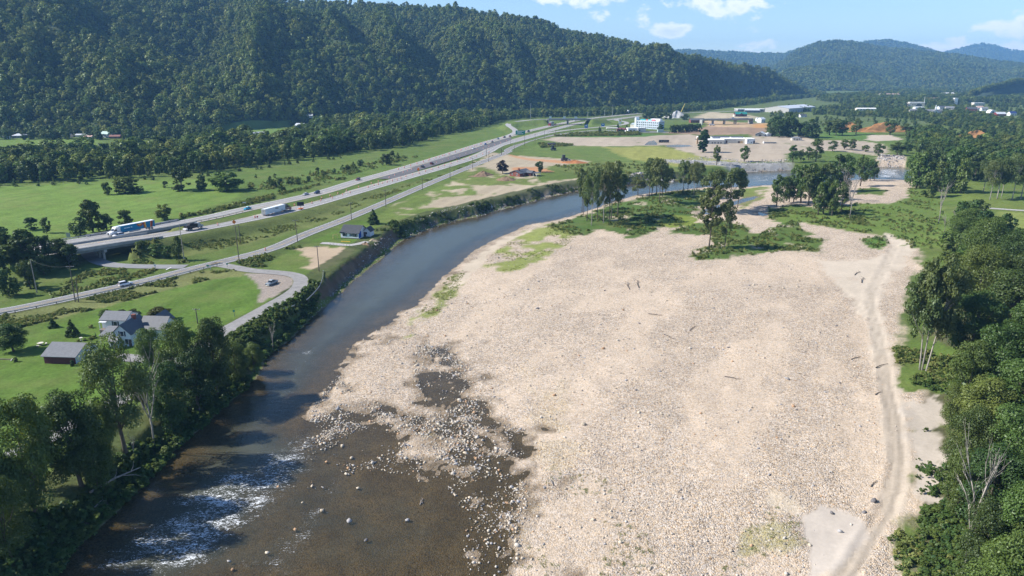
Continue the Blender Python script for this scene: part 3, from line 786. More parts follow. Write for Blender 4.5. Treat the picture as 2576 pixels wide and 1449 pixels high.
# ------------------------------------------------------------------ ground material
def ground_material():
    m = bpy.data.materials.new('ground_cover')
    m.use_nodes = True
    t = m.node_tree
    L = t.links.new
    b = t.nodes['Principled BSDF']
    b.inputs['Roughness'].default_value = .95
    b.inputs['Specular IOR Level'].default_value = .08
    ac = N(t, 'ShaderNodeAttribute', attribute_name='Col')
    ag = N(t, 'ShaderNodeAttribute', attribute_name='grv')
    av = N(t, 'ShaderNodeAttribute', attribute_name='veg')
    geo = N(t, 'ShaderNodeNewGeometry')
    def noise(sc, det=5, ro=.6):
        n = N(t, 'ShaderNodeTexNoise')
        n.inputs['Scale'].default_value = sc
        n.inputs['Detail'].default_value = det
        n.inputs['Roughness'].default_value = ro
        L(geo.outputs['Position'], n.inputs['Vector'])
        return n.outputs['Fac']
    def vor(sc, feat='F1'):
        n = N(t, 'ShaderNodeTexVoronoi', feature=feat)
        n.inputs['Scale'].default_value = sc
        L(geo.outputs['Position'], n.inputs['Vector'])
        return n
    # plants: fine mottling; stones: one tone for each cell, dark joints
    nf, nm = noise(1.1, 6, .7), noise(.16, 4)
    kv = M(t, 'MULTIPLY', M(t, 'ADD', M(t, 'MULTIPLY', M(t, 'SUBTRACT', nf, .5), 1.5), M(t, 'MULTIPLY', M(t, 'SUBTRACT', nm, .5), .7)), M(t, 'ADD', M(t, 'MULTIPLY', av.outputs['Fac'], .75), .25))
    v1, v2 = vor(1.6), vor(3.6)
    s1 = N(t, 'ShaderNodeSeparateColor')
    L(v1.outputs['Color'], s1.inputs[0])
    s2 = N(t, 'ShaderNodeSeparateColor')
    L(v2.outputs['Color'], s2.inputs[0])
    st = M(t, 'ADD', M(t, 'MULTIPLY', M(t, 'SUBTRACT', s1.outputs[0], .55), .28), M(t, 'MULTIPLY', M(t, 'SUBTRACT', s2.outputs[0], .55), .42))
    e2 = M(t, 'MULTIPLY', M(t, 'MAXIMUM', M(t, 'SUBTRACT', v2.outputs['Distance'], .42), 0.0), -1.1)
    st = M(t, 'MULTIPLY', M(t, 'ADD', st, e2), ag.outputs['Fac'])
    fac = M(t, 'MAXIMUM', M(t, 'ADD', M(t, 'ADD', 1.0, kv), st), .12)
    cc = N(t, 'ShaderNodeCombineColor')
    for i in range(3):
        L(fac, cc.inputs[i])
    mx = N(t, 'ShaderNodeMix', data_type='RGBA', blend_type='MULTIPLY')
    mx.inputs[0].default_value = 1
    L(ac.outputs['Color'], mx.inputs[6])
    L(cc.outputs[0], mx.inputs[7])
    # stones differ in hue: buff, grey, violet grey
    hs = N(t, 'ShaderNodeHueSaturation')
    L(M(t, 'ADD', 1.0, M(t, 'MULTIPLY', M(t, 'MULTIPLY', M(t, 'SUBTRACT', s2.outputs[1], .5), .8), ag.outputs['Fac'])), hs.inputs['Saturation'])
    L(mx.outputs[2], hs.inputs['Color'])
    dry = N(t, 'ShaderNodeMix', data_type='RGBA')
    dry.inputs[7].default_value = (.20, .185, .075, 1)
    dn = N(t, 'ShaderNodeMapRange')
    dn.inputs['From Min'].default_value = .48
    dn.inputs['From Max'].default_value = .78
    dn.inputs['To Max'].default_value = .5
    L(noise(.055, 7, .72), dn.inputs['Value'])
    L(M(t, 'MULTIPLY', dn.outputs[0], av.outputs['Fac']), dry.inputs[0])
    L(hs.outputs[0], dry.inputs[6])
    L(dry.outputs[2], b.inputs['Base Color'])
    bp = N(t, 'ShaderNodeBump')
    bp.inputs['Strength'].default_value = .8
    bp.inputs['Distance'].default_value = .22
    hgt = M(t, 'ADD', M(t, 'MULTIPLY', M(t, 'SUBTRACT', 1.0, v2.outputs['Distance']), M(t, 'MULTIPLY', ag.outputs['Fac'], .9)), M(t, 'MULTIPLY', nf, M(t, 'MULTIPLY', av.outputs['Fac'], 1.1)))
    L(hgt, bp.inputs['Height'])
    L(bp.outputs[0], b.inputs['Normal'])
    return m
GM = ground_material()

# ------------------------------------------------------------------ the ground sheet
def build_ground():
    ys = 46 * np.exp(np.arange(0, math.log(9600 / 46), GSTEP))
    sx = np.linspace(-1.22, 1.22, 560)
    YY, SS = np.meshgrid(ys, sx, indexing='ij')
    X, Y = (SS * (YY + 25)).ravel(), YY.ravel()
    Z, dR, dB = heights(X, Y)
    Z = levelled(X, Y, Z)
    col, grv, veg, lab = cover(X, Y, Z, dR, dB)
    nr, nc = len(ys), len(sx)
    global GRID
    GRID = Z.reshape(nr, nc).copy()
    idx = np.arange(nr * nc).reshape(nr, nc)
    Fq = np.stack([idx[:-1, :-1], idx[:-1, 1:], idx[1:, 1:], idx[1:, :-1]], -1).reshape(-1, 4)
    flab = lab[Fq[:, 0]]
    V = np.stack([X, Y, Z], 1)
    def sub(name, faces, V, extra, m, kind='structure'):
        used, inv = np.unique(faces, return_inverse=True)
        me = np_mesh(name, V[used], inv.reshape(faces.shape), m, True)
        for an, arr in extra.items():
            if arr.ndim == 2:
                a = me.attributes.new(an, 'FLOAT_COLOR', 'POINT')
                a.data.foreach_set('color', np.concatenate([arr[used], np.ones((len(used), 1))], 1).astype(np.float32).ravel())
            else:
                a = me.attributes.new(an, 'FLOAT', 'POINT')
                a.data.foreach_set('value', arr[used].astype(np.float32))
        return tag(link(name, me), kind=kind)
    ex = {'Col': col, 'grv': grv, 'veg': veg}
    for nm in sorted(set(flab)):
        sub(nm, Fq[flab == nm], V, ex, GM)
    # water: the cells that lie below the water level
    wetv = (Z < .12) & (dR < 6) & (Y < 1200)
    wf = wetv[Fq].any(1)
    depth = np.maximum(-Z, 0)
    foam = np.zeros(len(X))
    for P, a in FOAM:
        d = -sdf_near(P, X, Y, 40)
        foam = np.maximum(foam, a * ss(-3, 9, d))
    VW = V.copy()
    VW[:, 2] = 0
    sub('river', Fq[wf], VW, {'depth': depth, 'foam': foam}, WM)
    return X, Y, Z
FOAM = [(poly([(110, 1480), (240, 1370), (400, 1250), (520, 1185), (690, 1110), (800, 1050), (860, 1070), (840, 1150), (760, 1240), (690, 1330), (620, 1400), (560, 1480)], 0), .74),
        (poly([(330, 1480), (420, 1330), (560, 1220), (690, 1150), (700, 1180), (600, 1290), (520, 1400), (470, 1480)], 0), .74),
        (poly([(560, 1480), (680, 1340), (780, 1220), (860, 1150), (900, 1230), (840, 1350), (740, 1480)], 0), .70), (poly([(560, 1080), (640, 990), (720, 890), (800, 850), (840, 900), (760, 1000), (680, 1080)], 0), .5),
        (poly([(480, 1080), (560, 1030), (620, 1060), (540, 1110)], 0), .45),
        (poly(C(6, (620, 1250), (900, 1150), (960, 1220), (800, 1400), (560, 1449)), 0), .55),
        (poly(C(6, (1030, 960), (1190, 900), (1200, 960), (1080, 1010)), 0), .9), (poly(C(6, (720, 1210), (900, 1160), (920, 1200), (780, 1250)), 0), .9),
        (poly(C(6, (1250, 820), (1500, 760), (1450, 900), (1200, 1000), (950, 1100), (1000, 1000)), 0), .28),
        (poly(C(4, (1150, 780), (1450, 790), (1480, 880), (1150, 880)), 0), .8), (poly(C(11, (1650, 180), (2050, 170), (2050, 240), (1700, 250)), 0), .55)]
def water_material():
    m = bpy.data.materials.new('river_water')
    m.use_nodes = True
    t = m.node_tree
    L = t.links.new
    t.nodes.remove(t.nodes['Principled BSDF'])
    out = t.nodes['Material Output']
    geo = N(t, 'ShaderNodeNewGeometry')
    ad = N(t, 'ShaderNodeAttribute', attribute_name='depth')
    af = N(t, 'ShaderNodeAttribute', attribute_name='foam')
    def mapped(sx, sy, rot):
        mp = N(t, 'ShaderNodeMapping')
        mp.inputs['Scale'].default_value = (sx, sy, 1)
        mp.inputs['Rotation'].default_value = (0, 0, rot)
        L(geo.outputs['Position'], mp.inputs['Vector'])
        return mp.outputs[0]
    def noise(vec, sc, det, ro=.6, dist=0):
        n = N(t, 'ShaderNodeTexNoise')
        n.inputs['Scale'].default_value = sc
        n.inputs['Detail'].default_value = det
        n.inputs['Roughness'].default_value = ro
        n.inputs['Distortion'].default_value = dist
        L(vec, n.inputs['Vector'])
        return n.outputs['Fac']
    FLOW = R(-38)
    w1 = noise(mapped(.8, 1.9, FLOW), 1.0, 5, .65)
    w2 = noise(mapped(.25, .6, FLOW), 1.0, 3)
    bp = N(t, 'ShaderNodeBump')
    bp.inputs['Distance'].default_value = .12
    L(M(t, 'ADD', .42, M(t, 'MULTIPLY', af.outputs['Fac'], .6)), bp.inputs['Strength'])
    L(M(t, 'ADD', w1, M(t, 'MULTIPLY', w2, 1.2)), bp.inputs['Height'])
    # shallow water shows its bed, deep water its own murk
    mr = N(t, 'ShaderNodeMapRange', interpolation_type='SMOOTHSTEP')
    mr.inputs['From Min'].default_value = .05
    mr.inputs['From Max'].default_value = 1.5
    mr.inputs['To Min'].default_value = .06
    mr.inputs['To Max'].default_value = .97
    L(ad.outputs['Fac'], mr.inputs['Value'])
    tr = N(t, 'ShaderNodeBsdfTransparent')
    tr.inputs['Color'].default_value = (.60, .575, .47, 1)
    df = N(t, 'ShaderNodeBsdfDiffuse')
    mc = N(t, 'ShaderNodeMix', data_type='RGBA')
    mc.inputs[6].default_value = (.066, .064, .044, 1)
    mc.inputs[7].default_value = (.078, .086, .066, 1)
    L(noise(mapped(.03, .05, FLOW), 1, 3), mc.inputs[0])
    L(mc.outputs[2], df.inputs['Color'])
    ms = N(t, 'ShaderNodeMixShader')
    L(mr.outputs[0], ms.inputs[0])
    L(tr.outputs[0], ms.inputs[1])
    L(df.outputs[0], ms.inputs[2])
    gl = N(t, 'ShaderNodeBsdfGlossy')
    gl.inputs['Roughness'].default_value = .12
    gl.inputs['Color'].default_value = (.86, .88, .86, 1)
    L(bp.outputs[0], gl.inputs['Normal'])
    dt = N(t, 'ShaderNodeVectorMath', operation='DOT_PRODUCT')
    L(geo.outputs['Incoming'], dt.inputs[0])
    L(bp.outputs[0], dt.inputs[1])
    om = M(t, 'SUBTRACT', 1.0, M(t, 'MINIMUM', M(t, 'ABSOLUTE', dt.outputs['Value']), 1.0))
    frs = M(t, 'ADD', .02, M(t, 'MULTIPLY', M(t, 'POWER', om, 5.0), .98))
    m2 = N(t, 'ShaderNodeMixShader')
    L(frs, m2.inputs[0])
    L(ms.outputs[0], m2.inputs[1])
    L(gl.outputs[0], m2.inputs[2])
    # broken white water, gathered in ragged crescents where the bed is rough
    fn = noise(mapped(1.2, 3.0, FLOW), 1.0, 7, .72, 1.4)
    fb = noise(mapped(.12, .22, FLOW), 1.0, 3)
    k = M(t, 'ADD', M(t, 'ADD', fn, M(t, 'MULTIPLY', M(t, 'SUBTRACT', fb, .5), .45)), M(t, 'MULTIPLY', M(t, 'SUBTRACT', af.outputs['Fac'], .55), .30))
    k = M(t, 'MULTIPLY', k, M(t, 'GREATER_THAN', af.outputs['Fac'], .02))
    fm = N(t, 'ShaderNodeMapRange', interpolation_type='SMOOTHSTEP')
    fm.inputs['From Min'].default_value = .565
    fm.inputs['From Max'].default_value = .69
    L(k, fm.inputs['Value'])
    wd = N(t, 'ShaderNodeBsdfDiffuse')
    wd.inputs['Color'].default_value = (.78, .80, .82, 1)
    m3 = N(t, 'ShaderNodeMixShader')
    L(M(t, 'MULTIPLY', fm.outputs[0], .92), m3.inputs[0])
    L(m2.outputs[0], m3.inputs[1])
    L(wd.outputs[0], m3.inputs[2])
    L(m3.outputs[0], out.inputs['Surface'])
    return m
WM = water_material()
GX, GY, GZ_ = build_ground()
HILLM = mat('forest_floor', (.035, .055, .022), .95, var=.35, scale=.05)
for nm, (hx, hy, hz_, k_) in HILLS.items():
    a, b_ = hx.shape
    idx = np.arange(a * b_).reshape(a, b_)
    fq = np.stack([idx[:-1, :-1], idx[1:, :-1], idx[1:, 1:], idx[:-1, 1:]], -1).reshape(-1, 4)
    if nm == 'ridge':
        V_ = np.stack([hx.ravel(), hy.ravel(), hz_.ravel()], 1)
        cx_ = V_[fq].mean(1)
        uu, vv = proj(cx_[:, 0], cx_[:, 1], cx_[:, 2])
        inp = (sdf(np.array(PASTURE), uu, vv) < 3) & ((fq % b_).max(1) < 30)
        used, inv = np.unique(fq[inp], return_inverse=True)
        tag(link('hill_pasture', np_mesh('hill_pasture', V_[used] + np.array((0, 0, .6)), inv.reshape(-1, 4), mat('pasture_grass', (.105, .150, .040), .95, var=.3, scale=.06), True)), kind='structure')
    tag(link(nm, np_mesh(nm, np.stack([hx.ravel(), hy.ravel(), hz_.ravel()], 1), fq, HILLM, True)), kind='structure')

# ------------------------------------------------------------------ plants
LEAF = foliage('leaf_green', (0.048, 0.085, 0.02), (0.12, 0.175, 0.042), .28)
LEAFD = foliage('leaf_dark', (0.034, 0.066, 0.019), (0.078, 0.122, 0.032), .22)
LEAFL = foliage('leaf_light', (0.075, 0.12, 0.027), (0.15, 0.205, 0.05), .30)
LEAFR = foliage('leaf_river', (0.075, 0.108, 0.034), (0.150, 0.186, 0.062), .30)
LEAFF = foliage('leaf_forest', (0.052, 0.096, 0.026), (0.20, 0.245, 0.060), .2, patch=1.3)
LEAFY = foliage('leaf_yellow', (.085, .125, .016), (.19, .19, .022), .30)
LEAFP = foliage('leaf_purple', (.012, .010, .014), (.034, .024, .030), .1)
LEAFW = foliage('leaf_weed', (0.15, 0.185, 0.05), (0.27, 0.285, 0.095), .28)
LEAFO = foliage('leaf_olive', (.050, .060, .016), (.095, .100, .028), .25)
BARK = mat('bark', (.115, .095, .075), .9, var=.35, scale=4)
BARKW = mat('bark_pale', (.33, .30, .26), .85, var=.30, scale=1.2)
BARKD = mat('bark_dead', (.29, .26, .235), .9, var=.25, scale=2)
def leaf_mesh(name, P, Nr, size, m, rng):
    n = len(P)
    Nr = Nr / (np.linalg.norm(Nr, axis=1, keepdims=True) + 1e-9)
    a = np.cross(Nr, rng.normal(size=(n, 3)))
    a /= np.linalg.norm(a, axis=1, keepdims=True) + 1e-9
    b = np.cross(Nr, a)
    s = size[:, None]
    bend = Nr * s * .22
    V = np.stack([P + a * s * .62 - bend, P + b * s * .44, P - a * s * .62 - bend, P - b * s * .44], 1).reshape(-1, 3)
    return np_mesh(name, V, np.arange(4 * n).reshape(n, 4), m)
def clumps(rng, n, shape, clear, h, r):
    """centres and radii of the leaf clumps in a crown that reaches from clear*h to h"""
    z0, out = clear * h, []
    hz = (h - z0) / 2
    while len(out) < n:
        d = rng.normal(size=3)
        d /= np.linalg.norm(d)
        q = d * rng.uniform(.35, .86)
        if shape == 'round':
            t = rng.uniform(0, 1) ** .9
            a = rng.uniform(0, 6.283)
            rr = r * (.72 + .28 * t / .5 if t < .5 else math.sqrt(max(0, 1 - ((t - .5) / .52) ** 2))) * rng.uniform(.12, 1) ** .5 * .80
            c = np.array((rr * math.cos(a), rr * math.sin(a), z0 + (.04 + .84 * t) * (h - z0)))
            rc = r * rng.uniform(.22, .38)
        elif shape == 'loose':
            t = rng.uniform(.0, .93) ** .8
            a = rng.uniform(0, 6.283)
            rr = r * (.22 + .72 * math.sin(math.pi * min(1, t * .8 + .1))) * rng.uniform(.2, 1) ** .5
            c = np.array((rr * math.cos(a), rr * math.sin(a), z0 + t * (h - z0)))
            rc = r * rng.uniform(.16, .38)
        elif shape == 'cone':
            t = rng.uniform(0, 1) ** 1.2
            a = rng.uniform(0, 6.283)
            rr = r * (1 - t) * .8
            c = np.array((rr * math.cos(a), rr * math.sin(a), z0 + t * (h - z0) * .93 + .04 * h))
            rc = r * (.34 - .2 * t)
        else:                                                    # column
            t = rng.uniform(0.02, .96)
            a = rng.uniform(0, 6.283)
            rr = r * (.75 if t < .7 else .75 * (1 - t) / .3 + .1) * rng.uniform(.3, 1)
            c = np.array((rr * math.cos(a), rr * math.sin(a), z0 + t * (h - z0)))
            rc = r * rng.uniform(.3, .45)
        out.append((c, rc))
    return out
def make_tree(seed, shape, h, r, clear, nclump, nleaf, leaf, m, bark=BARK, limbs=7, trunk_r=None, lean=(0, 0), sq=.8, radial=0.0, up=.45):
    """(crown mesh, trunk mesh): leaf-sized faces gathered in clumps round a tapered trunk with limbs"""
    rng = np.random.default_rng(seed)
    cl = clumps(rng, nclump, shape, clear, h, r)
    lx, ly = lean
    cs = np.array([c for c, _ in cl])
    cs[:, 0] += lx * cs[:, 2]
    cs[:, 1] += ly * cs[:, 2]
    rs = np.array([q for _, q in cl])
    w = rs ** 2
    k = rng.choice(len(cl), nleaf, p=w / w.sum())
    d = rng.normal(size=(nleaf, 3))
    d[:, 2] += .35
    d /= np.linalg.norm(d, axis=1, keepdims=True)
    P = cs[k] + d * (rs[k] * rng.uniform(.62, 1.08, nleaf))[:, None] * np.array((1, 1, sq))
    Nr = d * (.9 - .4 * radial) + rng.normal(size=(nleaf, 3)) * (.42 - .12 * radial) + np.array((0, 0, up))
    if radial:
        e = P - np.array((0, 0, clear * h + (h - clear * h) * .42))
        Nr += radial * e / (np.linalg.norm(e, axis=1, keepdims=True) + 1e-6)
    crown = leaf_mesh('crown', P, Nr, leaf * rng.uniform(.6, 1.35, nleaf), m, rng)
    tr = trunk_r or h * .018 + .05
    mb = MB()
    ztop = clear * h + (h - clear * h) * .62
    bend = rng.normal(size=2) * h * .012
    tp = [(lx * z + bend[0] * math.sin(z / h * 3), ly * z + bend[1] * math.sin(z / h * 3), z) for z in np.linspace(-.4, ztop, 6)]
    mb.tube(tp, [tr * q for q in (1.25, .95, .8, .65, .48, .25)], 7)
    order = rng.permutation(len(cl))[:limbs]
    for i in order:
        c = cs[i]
        zs = min(ztop * .95, max(clear * h * .75 + .1 * h * rng.random(), c[2] - r * .9))
        s = Vector((lx * zs, ly * zs, zs))
        e = Vector(c)
        mid = s.lerp(e, .5) + Vector((0, 0, -.08 * (e - s).length))
        mb.tube([s, mid, e], [tr * .42, tr * .28, tr * .08], 5)
    return crown, mb.mesh('trunk', bark, True)
def dead_mesh(seed, h, spread=.55, n0=5, bark=BARKD, r=None):
    rng = random.Random(seed)
    mb = MB()
    def grow(p, d, L, rad, depth):
        q = p + d * L * .5 + Vector((rng.uniform(-1, 1), rng.uniform(-1, 1), 0)) * L * .05
        e = p + d * L
        mb.tube([p, q, e], [rad, rad * .8, rad * .55], 5 if depth < 2 else 3)
        if depth >= 4 or rad < .012:
            return
        for _ in range(n0 - depth if depth < 2 else 2):
            nd = (d + Vector((rng.uniform(-1, 1), rng.uniform(-1, 1), rng.uniform(-.2, .8))) * spread).normalized()
            s = p.lerp(e, rng.uniform(.45, 1.0))
            grow(s, nd, L * rng.uniform(.45, .72), rad * .55, depth + 1)
    grow(Vector((0, 0, -.3)), Vector((rng.uniform(-.08, .08), rng.uniform(-.08, .08), 1)).normalized(), h * .55, r or h * .016, 0)
    return mb.mesh('trunk', bark, True)
# kinds, modelled 10 m tall: (crown, trunk, crown radius)
KINDS = {}
def kind(name, n, shape, r, clear, nc, nl, leaf, m, **kw):
    KINDS[name] = [make_tree(100 * len(KINDS) + i, shape, 10, r * (1 + .12 * (i % 3 - 1)), clear, nc, nl, leaf, m, **kw) + (r * (1 + .12 * (i % 3 - 1)),) for i in range(n)]
kind('broad_near', 3, 'round', 3.6, .10, 60, 20000, .165, LEAF, limbs=10)
kind('dark_near', 3, 'round', 3.6, .08, 60, 20000, .16, LEAFD, limbs=10)
kind('light_near', 2, 'round', 3.6, .08, 56, 18000, .17, LEAFL, limbs=10)
kind('tall_near', 2, 'loose', 3.4, .26, 52, 13000, .17, LEAFR, limbs=16)
kind('yellow_near', 1, 'round', 3.4, .10, 50, 16000, .165, LEAFY, limbs=8)
kind('sycamore', 3, 'loose', 3.0, .40, 38, 6500, .20, LEAFR, bark=BARKW, limbs=12, trunk_r=.15)
kind('river_tree', 6, 'loose', 3.0, .32, 30, 3200, .32, LEAFR, limbs=9, trunk_r=.15)
kind('bank_tree', 5, 'round', 3.2, .10, 30, 2600, .38, LEAF, limbs=8)
kind('broad', 5, 'round', 4.0, .06, 34, 1700, .60, LEAF, limbs=5)
kind('dark', 3, 'round', 4.0, .05, 34, 1700, .58, LEAFD, limbs=5)
kind('light', 2, 'round', 3.8, .06, 34, 1700, .58, LEAFL, limbs=5)
kind('purple', 1, 'round', 4.4, .10, 44, 2600, .50, LEAFP, limbs=5)
kind('olive', 1, 'round', 4.4, .10, 40, 3200, .45, LEAFO, limbs=6)
kind('column', 1, 'column', 1.7, .03, 60, 3200, .44, LEAFD, limbs=4)
kind('young', 3, 'cone', 2.4, .03, 30, 900, .62, LEAF, limbs=3)
kind('evergreen', 2, 'cone', 3.6, .02, 60, 3200, .50, LEAFD, limbs=3)
kind('shrub', 3, 'round', 5.2, -.12, 26, 1400, .85, LEAFW, limbs=3)
kind('shrub_dark', 3, 'round', 5.2, -.12, 30, 2200, .68, LEAFD, limbs=3)
kind('clipped', 1, 'round', 3.6, -.05, 60, 3000, .45, LEAFD, limbs=2, sq=1.0)
DEAD = [dead_mesh(s, 10, .5 + .1 * s) for s in range(3)]
DEADW = [dead_mesh(s + 7, 10, .45, bark=BARKW) for s in range(2)]
TREE_N = 0
def base_of(u, v, z0=5.0):
    z = z0
    for _ in range(5):
        x, y = G(u, v, z)
        z = z * .3 + gz(x, y) * .7
    return x, y, gz(x, y)
def top_height(u, v, vtop, y, zb):
    return at(u, vtop, y)[2] - zb
def plant(name, kd, u, v, vtop, wpx, label, cat='tree', group=None, z0=5.0, loc=None, hh=None, rr=None):
    """a tree by its foot (u, v), the row of its top and the width of its crown"""
    global TREE_N
    TREE_N += 1
    rng = random.Random(TREE_N * 77)
    if loc is None:
        loc = base_of(u, v, z0)
        hh = max(.6, top_height(u, v, vtop, loc[1], loc[2]))
        dist = math.hypot(loc[1], H - loc[2])
        rr = wpx / 2 / F * dist
    if kd in ('dead', 'deadw'):
        L = DEAD if kd == 'dead' else DEADW
        o = thing(name, loc, rng.uniform(0, 6.28), label, cat, group, (max(rr / 3.2, hh / 14), max(rr / 3.2, hh / 14), hh / 10))
        link('trunk', L[TREE_N % len(L)], o)
        return o
    cr, tk, r0 = KINDS[kd][TREE_N % len(KINDS[kd])]
    s = hh / 10
    k = min(max(rr / (r0 * 1.16), s * .5), s * 2.4)
    o = thing(name, loc, rng.uniform(0, 6.28), label, cat, group, (k, k * rng.uniform(.92, 1.08), s))
    link('crown', cr, o)
    link('trunk', tk, o)
    return o

# ------------------------------------------------------------------ scattering for what nobody could count
def scatter(name, pts, scl, protos, label, cat, rot=None, tilt=0.0):
    n = len(pts)
    me = bpy.data.meshes.new(name)
    me.vertices.add(n)
    me.vertices.foreach_set('co', np.asarray(pts, np.float32).ravel())
    rng = np.random.default_rng(n)
    rr = np.zeros((n, 3), np.float32)
    if tilt:
        rr[:, :2] = rng.uniform(-tilt, tilt, (n, 2))
    rr[:, 2] = rng.uniform(0, 6.283, n) if rot is None else rot
    scl = np.asarray(scl, np.float32)
    if scl.ndim == 1:
        scl = np.repeat(scl[:, None], 3, 1)
    for an, ar in (('rot', rr), ('scl', scl)):
        a = me.attributes.new(an, 'FLOAT_VECTOR', 'POINT')
        a.data.foreach_set('vector', ar.ravel())
    a = me.attributes.new('pick', 'INT', 'POINT')
    a.data.foreach_set('value', rng.integers(0, len(protos), n).astype(np.int32))
    o = tag(link(name, me), label, cat, kind='stuff')
    pc = bpy.data.collections.new(name + '_kinds')
    for i, p in enumerate(protos):
        pc.objects.link(bpy.data.objects.new('%s_kind' % name, p))
    g = bpy.data.node_groups.new(name, 'GeometryNodeTree')
    g.interface.new_socket('Geometry', in_out='INPUT', socket_type='NodeSocketGeometry')
    g.interface.new_socket('Geometry', in_out='OUTPUT', socket_type='NodeSocketGeometry')
    gi, go = N(g, 'NodeGroupInput'), N(g, 'NodeGroupOutput')
    ip = N(g, 'GeometryNodeInstanceOnPoints')
    ip.inputs['Pick Instance'].default_value = True
    ci = N(g, 'GeometryNodeCollectionInfo')
    ci.inputs['Collection'].default_value = pc
    ci.inputs['Separate Children'].default_value = True
    ci.inputs['Reset Children'].default_value = True
    def attr(nm, ty):
        q = N(g, 'GeometryNodeInputNamedAttribute', data_type=ty)
        q.inputs['Name'].default_value = nm
        return q.outputs['Attribute']
    e = N(g, 'FunctionNodeEulerToRotation')
    g.links.new(gi.outputs[0], ip.inputs['Points'])
    g.links.new(ci.outputs[0], ip.inputs['Instance'])
    g.links.new(attr('pick', 'INT'), ip.inputs['Instance Index'])
    g.links.new(attr('rot', 'FLOAT_VECTOR'), e.inputs[0])
    g.links.new(e.outputs[0], ip.inputs['Rotation'])
    g.links.new(attr('scl', 'FLOAT_VECTOR'), ip.inputs['Scale'])
    g.links.new(ip.outputs[0], go.inputs[0])
    o.modifiers.new('scatter', 'NODES').node_group = g
    return o
def in_poly(P, n, rng, gap=0.0):
    """random points in a polygon, thinned to a least gap"""
    lo, hi = P.min(0), P.max(0)
    out = np.zeros((0, 2))
    for _ in range(12):
        q = rng.uniform(lo, hi, (n * 2, 2))
        out = np.concatenate([out, q[sdf(P, q[:, 0], q[:, 1]) < 0]])
        if len(out) >= n:
            break
    out = out[:n]
    return thin(out, gap) if gap else out
def thin(pts, gap):
    seen, keep = {}, []
    for i, (x, y) in enumerate(pts[:, :2]):
        c = (int(x // gap), int(y // gap))
        ok = True
        for a in (-1, 0, 1):
            for b in (-1, 0, 1):
                for j in seen.get((c[0] + a, c[1] + b), ()):
                    if (pts[j, 0] - x) ** 2 + (pts[j, 1] - y) ** 2 < gap * gap:
                        ok = False
                        break
        if ok:
            seen.setdefault(c, []).append(i)
            keep.append(i)
    return pts[keep]
# crowns for woods: no trunk shows there
WOOD = [make_tree(900 + i, 'round', 10, 4.4 + .5 * (i % 3), -.05, 15 + 2 * i, 620, .95, LEAFL if i == 3 else LEAFF, limbs=1, radial=.55, sq=.9)[0] for i in range(9)]
FARW_ = [make_tree(950 + i, 'round', 10, 4.6, 0, 9, 150, 2.0, LEAFF, limbs=1, radial=.9)[0] for i in range(3)]
def hill_points(nm, n, rng, tmax=1.0):
    X, Y, Z, k = HILLS[nm]
    k2 = k + 1
    X, Y, Z = X[:, :k2], Y[:, :k2], Z[:, :k2]
    ax, ay = np.diff(X, axis=0)[:, :-1], np.diff(Y, axis=0)[:, :-1]
    bx, by = np.diff(X, axis=1)[:-1], np.diff(Y, axis=1)[:-1]
    A = np.abs(ax * by - ay * bx).ravel()
    c = rng.choice(len(A), n, p=A / A.sum())
    i, j = np.divmod(c, X.shape[1] - 1)
    s, t = rng.random(n), rng.random(n)
    f = lambda Q: (Q[i, j] * (1 - s) + Q[i + 1, j] * s) * (1 - t) + (Q[i, j + 1] * (1 - s) + Q[i + 1, j + 1] * s) * t
    return np.stack([f(X), f(Y), f(Z)], 1)
EXCL = []                                                      # (x, y, radius) kept clear of woods
def clear_of(pts, extra=0.0):
    m = np.ones(len(pts), bool)
    for x, y, r in EXCL:
        d = np.array((x, y)) / math.hypot(x, y)               # keep the strip on the camera's side open as well
        q = pts[:, :2] - np.array((x, y))
        lon = q @ d
        lat = np.abs(q @ np.array((-d[1], d[0])))
        m &= ~((lat < r * .9 + extra) & (lon > -max(r * 2.4, (.085 if x > 500 else .04) * math.hypot(x, y) * (y > 900))) & (lon < r))
    for nm, L, w in ROADS:
        d, _ = dline(L, pts[:, 0], pts[:, 1])
        m &= d > w / 2 + 7
    return m

# ------------------------------------------------------------------ roads as sheets with painted lines
ASPH = mat('asphalt_worn', (.235, .235, .238), .92, var=.14, scale=.25, spec=.15)
CONC = mat('concrete_road', (.335, .325, .31), .92, var=.12, scale=.2, spec=.15)
ASPHD = mat('asphalt_new', (.125, .122, .125), .92, var=.16, scale=.2, spec=.15)
ASPHL = mat('asphalt_lane', (.255, .245, .235), .95, var=.18, scale=.4, spec=.1)
GRVR = mat('gravel_lane', (.36, .345, .33), .95, var=.2, scale=.8, spec=.1)
PWHITE = mat('paint_white', (.72, .72, .70), .7, var=.15, scale=.6)
PYEL = mat('paint_yellow', (.62, .42, .08), .7, var=.15, scale=.6)
def side_of(L):
    d = np.gradient(L[:, :2], axis=0)
    d /= np.linalg.norm(d, axis=1, keepdims=True) + 1e-9
    return np.stack([d[:, 1], -d[:, 0]], 1)                    # to the right of travel
def strip(mb, L, o0, o1, dz, mi=0, dash=None, rng=None):
    n = side_of(L)
    s = np.concatenate([[0], np.cumsum(np.linalg.norm(np.diff(L[:, :2], axis=0), axis=1))])
    a, b = L.copy(), L.copy()
    a[:, :2] += n * o0
    b[:, :2] += n * o1
    a[:, 2] += dz
    b[:, 2] += dz
    def P(Q, q):
        return tuple(np.interp(q, s, Q[:, i]) for i in range(3))
    if dash:
        q = 0.0
        while q + dash[0] < s[-1]:
            mb.quad([P(a, q), P(b, q), P(b, q + dash[0]), P(a, q + dash[0])][::-1], mi)
            q += dash[0] + dash[1]
    else:
        for i in range(len(L) - 1):
            mb.quad([a[i], a[i + 1], b[i + 1], b[i]][::-1], mi)
